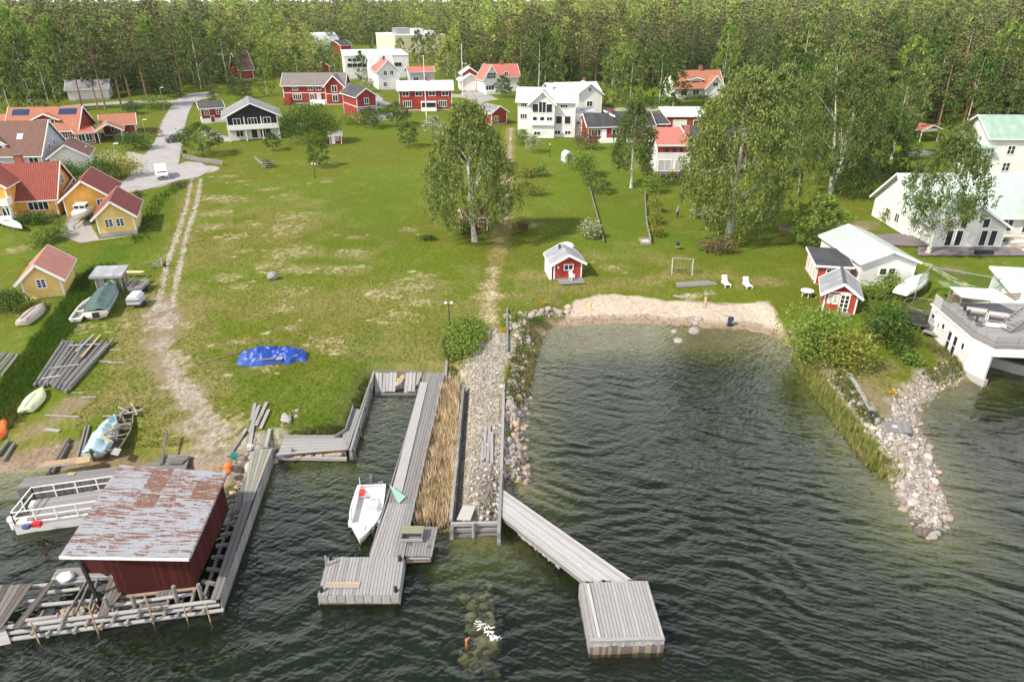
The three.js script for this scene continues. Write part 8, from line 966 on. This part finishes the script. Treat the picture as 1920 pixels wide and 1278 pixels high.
{ const o = thing('sandbox', 'grey wooden sandbox at the end of the rail fence', 'sandbox', ...gp([17.98,-87.61]), 0.05); mesh('sand', bx(1.1, 0.12, 1.7, 0, 0.12, -0.8), std(0.5, 0.42, 0.34), o); for (const s of [-1, 1]) mesh('side_board', bx(0.08, 0.34, 1.9, s * 0.6, 0.17, -0.8), GREY[1], o); for (const z of [0.15, -1.75]) mesh('end_board', bx(1.28, 0.34, 0.08, 0, 0.17, z), GREY[1], o); }
{ const o = thing('barbecue', 'black kettle barbecue on the lawn near the swing', 'barbecue', ...gp([21.66,-85.45])); mesh('bowl', new THREE.SphereGeometry(0.3, 14, 10).scale(1, 0.8, 1).translate(0, 0.85, 0), M.black, o); for (let i = 0; i < 3; i++) mesh('leg', rod([0, 0.7, 0], [Math.cos(i * 2.1) * 0.3, 0, Math.sin(i * 2.1) * 0.3], 0.025), M.darkSteel, o); mesh('shelf', bx(0.5, 0.03, 0.3, 0, 0.4, 0), M.greySteel, o); }
{ const o = thing('trampoline', 'dark round trampoline under the large beach birch', 'trampoline', ...gp([28.96,-99.98])); mesh('mat', new THREE.CylinderGeometry(1.7, 1.7, 0.04, 28).translate(0, 0.8, 0), M.black, o); mesh('rim', new THREE.TorusGeometry(1.8, 0.12, 6, 28).rotateX(Math.PI / 2).translate(0, 0.82, 0), std(0.12, 0.14, 0.18), o); for (let i = 0; i < 6; i++) mesh('leg', rod([Math.cos(i * 1.047) * 1.7, 0, Math.sin(i * 1.047) * 1.7], [Math.cos(i * 1.047) * 1.75, 0.8, Math.sin(i * 1.047) * 1.75], 0.04), M.greySteel, o); }
{ // trampoline with net on the right
  const q = [40.82,-62.11], o = thing('netted_trampoline', 'black trampoline with tall safety net beside the boathouse', 'trampoline', ...gp(q)), R0 = 1.7; mesh('mat', new THREE.CylinderGeometry(R0, R0, 0.04, 28).translate(0, 0.8, 0), M.black, o); mesh('rim', new THREE.TorusGeometry(R0 + 0.05, 0.1, 6, 28).rotateX(Math.PI / 2).translate(0, 0.82, 0), M.darkSteel, o); for (let i = 0; i < 6; i++) mesh('pole', rod([Math.cos(i * 1.047) * 1.75, 0, Math.sin(i * 1.047) * 1.75], [Math.cos(i * 1.047) * 1.8, 2.4, Math.sin(i * 1.047) * 1.8], 0.035), M.darkSteel, o);
  const net = []; for (let r = 0; r < 9; r++) net.push(new THREE.TorusGeometry(R0 + 0.08, 0.012, 3, 36).rotateX(Math.PI / 2).translate(0, 0.9 + r * 0.18, 0)); for (let i = 0; i < 60; i++) net.push(rod([Math.cos(i * 0.10472) * (R0 + 0.08), 0.85, Math.sin(i * 0.10472) * (R0 + 0.08)], [Math.cos(i * 0.10472) * (R0 + 0.08), 2.35, Math.sin(i * 0.10472) * (R0 + 0.08)], 0.009, 0.009, 3)); mesh('safety_net', mergeG(net), M.black, o); mesh('hoop', new THREE.TorusGeometry(R0 + 0.08, 0.025, 4, 36).rotateX(Math.PI / 2).translate(0, 2.38, 0), M.greySteel, o); }
function lampPost(label, q, h, globes, mat = M.black, name = 'lamp_post') { const o = thing(name, label, 'lamp post', ...gp(q)); mesh('pole', rod([0, 0, 0], [0, h, 0], 0.055, 0.045), mat, o); if (globes === 0) { mesh('arm', rod([0, h, 0], [0.5, h + 0.12, 0], 0.04), mat, o); mesh('lamp_head', bx(0.75, 0.14, 0.34, 0.6, h + 0.12, 0), M.offwhite, o); } else { for (let i = 0; i < globes; i++) { const x = globes > 1 ? (i ? 0.28 : -0.28) : 0; mesh('globe', new THREE.SphereGeometry(0.15, 12, 8).translate(x, h + 0.16, 0), M.white, o); } if (globes > 1) mesh('crossbar', rod([-0.28, h, 0], [0.28, h, 0], 0.03), mat, o); } mesh('foot', new THREE.CylinderGeometry(0.1, 0.14, 0.25, 8).translate(0, 0.12, 0), mat, o); return o; }
lampPost('black lamp post with two white globes in the upper meadow', [-35.61,-123.78], 2.4, 2); lampPost('black lamp post with two globes beside the green herb bed', [-6.31,-62.61], 2.2, 2); lampPost('thin garden lamp post below the white villa', [7.62,-139.57], 2.4, 1); lampPost('white garden lamp post on the grassy point', [34.76,-59.46], 2.0, 1, M.white);
lampPost('grey street lamp beside the carport', [-79.57,-152.61], 4.8, 0, M.greySteel, 'street_lamp'); lampPost('grey street lamp at the left of the road by the wood edge', [-92.24,-189.47], 5.5, 0, M.greySteel, 'street_lamp'); lampPost('grey street lamp at the road fork beyond the others', [-99.82,-215.70], 6, 0, M.greySteel, 'street_lamp'); lampPost('grey street lamp nearest the yellow flowering shrub', [-75.58,-132.35], 4.2, 0, M.greySteel, 'street_lamp');
for (const [q, h, l] of [[[-20.92,-173.75], 15, 'tall white flagpole before the red awning house'], [[-14.17,-207.86], 14, 'tall white flagpole beside the red garage']]) { const o = thing('flagpole', l, 'flagpole', ...gp(q)); mesh('pole', rod([0, 0, 0], [0, h, 0], 0.13, 0.07), M.white, o); mesh('finial', new THREE.SphereGeometry(0.16, 10, 8).translate(0, h + 0.1, 0), M.white, o); mesh('base', bx(0.4, 0.5, 0.4, 0, 0.25, 0), M.concrete, o); }
function boardFence(name, label, pts, h, mat, every = 1.8, boards = 2) { const o = thing(name, label, 'fence', ...gp(pts[0])); for (let i = 1; i < pts.length; i++) { const a = pts[i - 1], b = pts[i], L = Math.hypot(b[0] - a[0], b[1] - a[1]), n = Math.max(1, Math.round(L / every)); for (let k = 0; k < n; k++) { const p = l2(a, b, k / n), q = l2(a, b, (k + 1) / n), y0 = gy(...p) - o.position.y, y1 = gy(...q) - o.position.y; mesh('post', bx(0.1, h + 0.1, 0.1, p[0] - o.position.x, y0 + h / 2, p[1] - o.position.z), any(mat), o); for (let r = 0; r < boards; r++) mesh('rail', bar([p[0] - o.position.x, y0 + h * (r + 0.6) / boards, p[1] - o.position.z], [q[0] - o.position.x, y1 + h * (r + 0.6) / boards, q[1] - o.position.z], 0.05, h / boards * 0.7), any(mat), o); } } return o; }
boardFence('garden_fence', 'low grey board fence running down the lawn past the pale shrub', [[13.83,-129.17], [13.15,-111.08], [12.74,-98.07], [12.33,-88.06]], 0.5, [GREY[0], GREY[2], TANW]); boardFence('rail_fence', 'grey rail fence beside the clipped hedge, ending at the sandbox', [[22.06,-112.38], [19.59,-96.74], [18.59,-87.83]], 0.7, [GREY[1], GREY[3], TANW]); boardFence('wattle_fence', 'low grey wattle fence around the gnarled apple tree', [[-69.13,-145.59], [-65.95,-139.13], [-61.94,-136.09], [-55.81,-133.16]], 0.9, [GREY[1], GREY[0], GREY[4]], 1.2, 5); boardFence('red_fence', 'red board fence between the red farmhouse and the awning house', [[-45.16,-197.04], [-41.02,-193.81]], 1.4, [M.faluBright], 2, 6); boardFence('lane_fence', 'grey fence along the lane under the birches', [[57.08,-141.83], [52.70,-125.35], [47.01,-111.08]], 0.9, [GREY[1], GREY[3]], 2, 2);
boardFence('garden_edging', 'short plank edging of the raised bed at the meadow top', [[-51.31,-138.25], [-46.80,-130.74]], 0.6, [GREY[1]], 1, 3);
{ const o = thing('compost_frame', 'rounded wire compost frame with green plants at the meadow top', 'compost bin', ...gp([-46.67,-131.94])); mesh('wire', mergeG([0, 1, 2].map(r => new THREE.TorusGeometry(1.1, 0.05, 5, 20).rotateX(Math.PI / 2).translate(0, 0.3 + r * 0.35, 0))), GREY[1], o); mesh('plants', bushGeo(777, { w: 2.2, h: 1.1, n: 260, L: 0.28, cols: LC.alder }), leafMat, o); }
{ const o = thing('greenhouse', 'small arched plastic greenhouse in the garden', 'greenhouse', ...gp([11.27,-135.24]), 0.3); const sh = new THREE.Shape(); sh.moveTo(-0.9, 0); sh.lineTo(-0.9, 0.9); sh.quadraticCurveTo(-0.9, 1.9, 0, 2.1); sh.quadraticCurveTo(0.9, 1.9, 0.9, 0.9); sh.lineTo(0.9, 0); const g = new THREE.ExtrudeGeometry(sh, { depth: 2.4, bevelEnabled: false }); g.translate(0, 0, -2.4); mesh('cover', g, std(0.45, 0.50, 0.48, 0.3), o); mesh('door', bx(0.8, 1.6, 0.05, 0, 0.82, 0.03), M.glass, o); mesh('arch', new THREE.TorusGeometry(0.95, 0.05, 5, 16, Math.PI).translate(0, 1, 0.02), M.greySteel, o); }
{ const o = thing('raised_bed', 'wooden framed raised bed beside the bright green tree', 'raised bed', ...gp([39.31,-93.69]), -0.3); mesh('soil', bx(2.4, 0.25, 1.6, 0, 0.13, 0), std(0.1, 0.07, 0.05), o); for (const s of [-1, 1]) { mesh('long_board', bx(2.6, 0.36, 0.08, 0, 0.18, s * 0.84), TANW, o); mesh('short_board', bx(0.08, 0.36, 1.6, s * 1.26, 0.18, 0), std(0.5, 0.2, 0.07), o); } }
{ const o = thing('garden_table', 'round white garden table beside the small red sauna', 'table', ...gp([32.52,-69.77])); mesh('tabletop', new THREE.CylinderGeometry(0.7, 0.7, 0.06, 20).translate(0, 0.72, 0), M.white, o); for (let i = 0; i < 4; i++) mesh('leg', rod([Math.cos(i * 1.57) * 0.5, 0, Math.sin(i * 1.57) * 0.5], [Math.cos(i * 1.57) * 0.4, 0.7, Math.sin(i * 1.57) * 0.4], 0.04), M.white, o); }
{ const o = thing('hot_tub', 'round white-lidded tub behind the red beach cottage', 'tub', ...gp([7.04,-84.20])); mesh('lid', new THREE.SphereGeometry(1.0, 18, 8, 0, 6.283, 0, 1.57).scale(1, 0.5, 1).translate(0, 0.9, 0), M.white, o); mesh('staves', new THREE.CylinderGeometry(0.95, 0.9, 0.9, 18).translate(0, 0.45, 0), TANW, o); }
{ // point: gangplank, tyre, plate
  const a = [29.14,-51.86], b = [28.13,-44.46], o = O0('gangplank', 'pale double gangplank lying on the stones of the point', 'gangplank'); planks(o, a, b, [b[0] + 0.34, b[1]], [a[0] + 0.34, a[1]], [1.25, 1.1, 1.1, 1.25], 2, [PALE[2], PALE[1]], { th: 0.1 }); for (const t of [0.2, 0.8]) { const p = l2(a, b, t); mesh('bearer', bx(0.6, 0.3, 0.14, p[0] + 0.17, 0.95, p[1]), GREY[2], o); }
  const t = solo('tyre', new THREE.TorusGeometry(0.27, 0.12, 10, 22).rotateX(Math.PI / 2), M.black, 'black tyre fender on the gangplank of the point', 'tyre'); { const q = [28.13,-45.22]; t.position.set(q[0], 1.22, q[1]); t.rotation.x = 0.5; }
  const p = O0('landing_plate', 'grey plank landing lying on the stones of the point', 'landing'); planks(p, [28.52,-44.62], [28.05,-43.02], [30.15,-43.02], [30.67,-44.54], 1.05, 9, [GREY[2], GREY[0]], { gap: 0.06 });
  const bn = thing('grey_bench', 'grey plank bench and steps against the white boathouse wall', 'bench', ...(q => [q[0], gy(...q), q[1]])([41.09,-59.70]), -0.9); for (let i = 0; i < 3; i++) mesh('seat_board', bx(2.0, 0.06, 0.22, 0, 0.45, i * 0.24), GREY[1], bn); mesh('backrest', bx(2.0, 0.4, 0.06, 0, 0.8, -0.2), GREY[2], bn); for (const s of [-1, 1]) mesh('leg', bx(0.08, 0.45, 0.6, s * 0.9, 0.22, 0.2), GREY[2], bn);
  const dl = solo('driftwood_log', logG([...(q => [q[0], 0.06, q[1]])([26.08,-34.55])], [...(q => [q[0], 0.08, q[1]])([27.57,-34.25])], 0.07), PALE[3], 'pale driftwood log floating off the stone tip', 'log');
}
{ // sunken stones off the front
  const R = rng(33), o = new THREE.Group(); o.name = 'sunken_reef'; o.userData.kind = 'structure'; scene.add(o);
  for (let i = 0; i < 190; i++) { const t = R(), p = l2([-1.92,-29.47], [-1.49,-23.75], t), x = p[0] + (R() + R() - 1) * 1.1, z = p[1] + (R() - 0.5) * 0.5, s = 0.14 + R() * R() * 0.34, m = mesh('stone', stoneGeo[i % 6], stoneMat[[5, 7, 7, 7, 3][i % 5]], o); m.position.set(x, -0.95 + R() * 0.4 - Math.abs(x - p[0]) * 0.22, z); m.scale.setScalar(s); m.rotation.set(R(), R() * 6, R()); }
  for (let i = 0; i < 40; i++) { const a = R() * 6.28, q = [26.34,-33.26], x = q[0] + Math.cos(a) * R() * 0.8, z = q[1] + Math.sin(a) * R() * 0.7 - 0.1, m = mesh('stone', stoneGeo[i % 6], stoneMat[[7, 7, 5, 2][i % 4]], o); m.position.set(x, -0.1 + R() * 0.14, z); m.scale.setScalar(0.14 + R() * 0.14); m.rotation.set(R(), R() * 6, R()); }
  const st = thing('rusty_stake', 'rusty orange iron stake standing on the sunken stones', 'stake', ...(q => [q[0], -0.4, q[1]])([-2.33,-24.80])); mesh('shaft', rod([0, -0.6, 0], [-0.05, 0.9, -0.05], 0.07), std(0.42, 0.13, 0.04, 0.8), st); mesh('prong', rod([-0.05, 0.8, 0], [0.12, 1.1, 0], 0.03), std(0.45, 0.2, 0.1), st);
  // foam where the water breaks over the stones
  const fm = []; for (let i = 0; i < 34; i++) { const t = i / 34, p = l2([-1.96,-26.38], [-0.67,-25.20], t); fm.push(new THREE.IcosahedronGeometry(0.02 + R() * 0.05, 0).scale(3, 0.12, 0.7).rotateY(R() * 3).translate(p[0] + (R() - 0.5) * 0.5, 0.03 + R() * 0.05, p[1] + (R() - 0.5) * 0.7 * Math.sin(t * 3.14))); } const f = mesh('foam', mergeG(fm), M.white, scene); f.userData = { kind: 'stuff', label: 'white foam where water breaks over the sunken stones', category: 'foam' };
}
{ // the person on the lawn
  const q = [24.80,-99.98], o = thing('person', 'person in grey top and dark trousers walking on the lawn beside the birch', 'person', ...gp(q), 0.15);
  const J = { hip: [0, 0.92, 0], chest: [0, 1.32, 0.01], neck: [0, 1.5, 0.01], head: [0, 1.64, 0.03], lh: [-0.1, 0.9, 0], lk: [-0.11, 0.5, 0.08], la: [-0.11, 0.08, 0.0], lt: [-0.12, 0.05, 0.16], rh: [0.1, 0.9, 0], rk: [0.11, 0.5, 0.0], ra: [0.12, 0.08, -0.12], rt: [0.12, 0.04, 0.02], ls: [-0.2, 1.42, 0], le: [-0.27, 1.14, -0.02], lw: [-0.25, 0.9, 0.1], lf: [-0.24, 0.8, 0.13], rs: [0.2, 1.42, 0], re: [0.27, 1.14, -0.05], rw: [0.27, 0.9, 0.06], rf: [0.26, 0.8, 0.09] };
  const B = [['hip', 'chest', 0.145, 0.17], ['chest', 'neck', 0.15, 0.06], ['neck', 'head', 0.055, 0.09], ['head', 'head', 0.105, 0.105], ['lh', 'lk', 0.09, 0.062], ['lk', 'la', 0.06, 0.045], ['la', 'lt', 0.05, 0.04], ['rh', 'rk', 0.09, 0.062], ['rk', 'ra', 0.06, 0.045], ['ra', 'rt', 0.05, 0.04], ['chest', 'ls', 0.1, 0.07], ['ls', 'le', 0.06, 0.048], ['le', 'lw', 0.046, 0.034], ['lw', 'lf', 0.036, 0.028], ['chest', 'rs', 0.1, 0.07], ['rs', 're', 0.06, 0.048], ['re', 'rw', 0.046, 0.034], ['rw', 'rf', 0.036, 0.028]];
  const sd = (x, y, z) => { let v = 9; for (const [a, b, r0, r1] of B) { const A = J[a], C = J[b], dx = C[0] - A[0], dy = C[1] - A[1], dz = C[2] - A[2], l = dx * dx + dy * dy + dz * dz, t = l ? clamp(((x - A[0]) * dx + (y - A[1]) * dy + (z - A[2]) * dz) / l) : 0, k = Math.hypot(x - A[0] - dx * t, y - A[1] - dy * t, z - A[2] - dz * t) - lerp(r0, r1, t), h = clamp(0.5 + 0.5 * (v - k) / 0.03); v = lerp(v, k, h) - 0.03 * h * (1 - h); } return v; };
  // surface of the figure as rings of rays shot inwards is not closed at the limbs; use a marching grid
  const mc = new MarchingCubes(76, M.white, false, false, 60000); mc.isolation = 0; const n = 76; for (let k = 0; k < n; k++) for (let j = 0; j < n; j++) for (let i = 0; i < n; i++) mc.field[i + j * n + k * n * n] = -sd((i / n * 2 - 1) * 0.95, (j / n * 2 - 1) * 0.95 + 0.9, (k / n * 2 - 1) * 0.95); mc.update();
  const pos = Array.from(mc.positionArray.slice(0, mc.count * 3)), nor = Array.from(mc.normalArray.slice(0, mc.count * 3)), col = []; for (let i = 0; i < pos.length; i += 3) { pos[i] *= 0.95; pos[i + 1] = pos[i + 1] * 0.95 + 0.9; pos[i + 2] *= 0.95; const y = pos[i + 1], hand = Math.abs(pos[i]) > 0.2 && y < 0.92 && y > 0.7; const c = y > 1.5 || hand ? [0.5, 0.32, 0.24] : y > 0.93 ? [0.24, 0.25, 0.28] : y > 0.1 ? [0.02, 0.02, 0.025] : [0.05, 0.05, 0.05]; col.push(...c); }
  const g = new THREE.BufferGeometry(); g.setAttribute('position', new THREE.Float32BufferAttribute(pos, 3)); g.setAttribute('normal', new THREE.Float32BufferAttribute(nor, 3)); g.setAttribute('color', new THREE.Float32BufferAttribute(col, 3)); mesh('body', g, new THREE.MeshStandardMaterial({ vertexColors: true, roughness: 0.85 }), o);
  mesh('hair', new THREE.SphereGeometry(0.118, 14, 10, 0, 6.283, 0, 1.75).rotateX(-0.25).translate(0, 1.665, 0.02), std(0.4, 0.36, 0.3, 0.8), o);
}
console.log('objects');

// ---------------------------------------------------------------- reeds, long grass and flowers
function tuft(seed, n, h, w, lean) { const R = rng(seed), p = []; for (let i = 0; i < n; i++) { const a = R() * 6.283, r = R() * w, x = Math.cos(a) * r, z = Math.sin(a) * r, hh = h * (0.55 + R() * 0.6), b = 0.012 + h * 0.012, ca = Math.cos(a + 1.5) * b, sa = Math.sin(a + 1.5) * b, lx = (R() - 0.5) * lean * hh * 2, lz = (R() - 0.5) * lean * hh * 2; p.push(x - ca, 0, z - sa, x + ca, 0, z + sa, x + lx * 0.4, hh * 0.6, z + lz * 0.4, x + ca, 0, z + sa, x + lx, hh, z + lz, x + lx * 0.4, hh * 0.6, z + lz * 0.4); } const g = new THREE.BufferGeometry(); g.setAttribute('position', new THREE.Float32BufferAttribute(p, 3)); g.computeVertexNormals(); return g; }
const grassMat = new THREE.MeshPhysicalMaterial({ roughness: 0.9, specularIntensity: 0.1, side: THREE.DoubleSide });
function sow(name, label, cat, geo, spots, cols, s0, s1, kind = 'stuff') {
  const R = rng(spots.length), im = new THREE.InstancedMesh(geo, grassMat, spots.length), m = new THREE.Matrix4(), q = new THREE.Quaternion(), Y = new THREE.Vector3(0, 1, 0), c = new THREE.Color();
  spots.forEach(([x, y, z], i) => { const s = lerp(s0, s1, R()); m.compose(new THREE.Vector3(x, y, z), q.setFromAxisAngle(Y, R() * 6.283), new THREE.Vector3(s, s * (0.8 + R() * 0.5), s)); im.setMatrixAt(i, m); const k = cols[(R() * cols.length) | 0], v = 0.75 + R() * 0.5; im.setColorAt(i, c.setRGB(k[0] * v, k[1] * v, k[2] * v)); });
  im.name = name; im.userData = { kind, label, category: cat }; im.castShadow = im.receiveShadow = true; scene.add(im);
}
{
  const R = rng(404), inPoly = (P, n, yf) => { const o = []; let x0 = 1e9, x1 = -1e9, z0 = 1e9, z1 = -1e9; for (const p of P) { x0 = Math.min(x0, p[0]); x1 = Math.max(x1, p[0]); z0 = Math.min(z0, p[1]); z1 = Math.max(z1, p[1]); } for (let k = 0; k < n * 20 && o.length < n; k++) { const x = lerp(x0, x1, R()), z = lerp(z0, z1, R()); if (polyDist(P, x, z)[1]) o.push([x, yf ? yf(x, z) : gy(x, z), z]); } return o; };
  const along = (pts, w, n, yf) => { const o = [], seg = []; let T = 0; for (let i = 1; i < pts.length; i++) { const l = Math.hypot(pts[i][0] - pts[i - 1][0], pts[i][1] - pts[i - 1][1]); seg.push([pts[i - 1], pts[i], l]); T += l; } for (let k = 0; k < n; k++) { let q = R() * T, s = seg[0]; for (const g of seg) { if (q < g[2]) { s = g; break; } q -= g[2]; } const p = l2(s[0], s[1], clamp(q / s[2])), a = R() * 6.283, r = Math.sqrt(R()) * w, x = p[0] + Math.cos(a) * r, z = p[1] + Math.sin(a) * r; o.push([x, yf ? yf(x, z) : gy(x, z), z]); } return o; };
  const reed = tuft(1, 9, 1.25, 0.16, 0.16), low = tuft(2, 9, 0.22, 0.16, 0.5), mid = tuft(3, 10, 0.5, 0.2, 0.4);
  const bed = (x, z) => Math.max(-0.35, gy(x, z));
  sow('dry_reeds', 'tan dry reed bed between the long jetty and the gravel pier', 'reeds', reed, inPoly([[-6.01,-52.36], [-4.58,-51.98], [-4.01,-41.39], [-3.89,-33.88], [-6.34,-33.88], [-6.40,-35.96], [-6.28,-41.39]], 1700, bed), [[0.56, 0.42, 0.27], [0.64, 0.50, 0.33], [0.50, 0.38, 0.24], [0.30, 0.27, 0.12], [0.66, 0.56, 0.42]], 0.75, 1.15);
  sow('shore_reeds', 'yellow-green reeds along the water edge of the point', 'reeds', reed, along([[27.13,-57.01], [26.46,-50.41], [26.39,-45.08], [26.33,-40.55], [26.84,-38.81]], 0.85, 1300, bed), [[0.15, 0.20, 0.04], [0.22, 0.23, 0.06], [0.11, 0.16, 0.025], [0.32, 0.28, 0.11]], 0.4, 0.75);
  sow('pier_reeds', 'thin green and straw reeds along the stone bank of the bay', 'reeds', reed, along([[2.56,-61.34], [1.66,-54.88], [1.14,-50.13]], 0.5, 420, bed).concat(along([[-4.61,-51.26], [-4.35,-44.62]], 0.4, 260, bed)), [[0.2, 0.2, 0.07], [0.34, 0.27, 0.14], [0.12, 0.15, 0.04]], 0.35, 0.6);
  sow('ditch_grass', 'lush long grass along the ditch beside the boathouse lawn', 'grass', mid, along([[-49.99,-79.12], [-48.95,-74.70], [-46.61,-66.31], [-44.57,-58.77], [-42.60,-52.46], [-41.38,-47.15], [-41.46,-44.80]], 1.7, 5200).concat(along([[-57.90,-121.49], [-57.59,-110.45], [-53.48,-96.74], [-50.47,-88.95]], 1.4, 700)), [[0.06, 0.125, 0.012], [0.08, 0.145, 0.018], [0.05, 0.10, 0.01], [0.10, 0.155, 0.025]], 0.45, 0.95);
  sow('bank_grass', 'rough grass among the stones and along the shore banks', 'grass', mid, along([[1.61,-61.99], [0.71,-53.34], [0.00,-47.93]], 0.9, 700).concat(along([[28.53,-52.19], [28.20,-44.62]], 0.7, 500), along([[-12.55,-51.98], [-12.69,-44.06], [-16.88,-42.98]], 0.5, 600), along([[-39.30,-44.06], [-39.58,-48.40]], 1.2, 500), along([[-6.15,-58.77], [-5.15,-52.46]], 0.6, 260), along([[39.95,-57.64], [40.43,-54.15], [36.34,-51.90]], 0.9, 420)), [[0.10, 0.13, 0.03], [0.2, 0.18, 0.07], [0.07, 0.11, 0.02]], 0.5, 0.9);
  const lawn = []; for (let k = 0; k < 500000 && lawn.length < 130000; k++) { const d = 42 + Math.pow(R(), 1.2) * 130; if (R() > 1.25 - d / 150) continue; const x = (R() * 2 - 1) * d * 0.76; const i = Math.round(interp(UX, x) * TN), j = Math.round(interp(UD, d) * TN), o = j * TN + i; if (d < 76 && shoreDist(x, -d) < 1.2) continue; if (layers.sand[o] + layers.gravel[o] + layers.asphalt[o] + layers.dirt[o] * 0.7 + layers.pale[o] > 0.3 * (0.4 + R())) continue; lawn.push([x, gy(x, -d) - 0.01, -d]); }
  sow('lawn_grass', 'short uneven grass of the meadow and lawns', 'grass', low, lawn, [[0.11, 0.145, 0.016], [0.095, 0.14, 0.012], [0.13, 0.15, 0.025], [0.17, 0.165, 0.05], [0.08, 0.125, 0.01]], 0.28, 0.6);
  for (const [q, l] of [[[-0.79,-60.89], 'clump of bright yellow flowers beside the bare path, larger one'], [[-2.52,-59.11], 'smaller clump of yellow flowers left of the gravel'], [[3.32,-67.43], 'low yellow flower clump on the grass above the stones'], [[31.61,-48.86], 'yellow-flowering stonecrop among the stones of the point']]) { const o = thing('flower_clump', l, 'flowers', ...gp(q)); const lv = new Leaves(q[0] * 10 + 500 | 0); for (let i = 0; i < 160; i++) { const a = lv.R() * 6.28, r = Math.sqrt(lv.R()) * 0.42; lv.leaf(Math.cos(a) * r, 0.1 + lv.R() * 0.22, Math.sin(a) * r, 0.12, 0.05, ...lv.dir(1, 0.8), i % 4 ? [0.62, 0.42, 0.02] : [0.08, 0.12, 0.02]); } mesh('blossoms', lv.geo(), leafMat, o); }
}
console.log('grass', scene.children.length);

renderer.render(scene, camera);
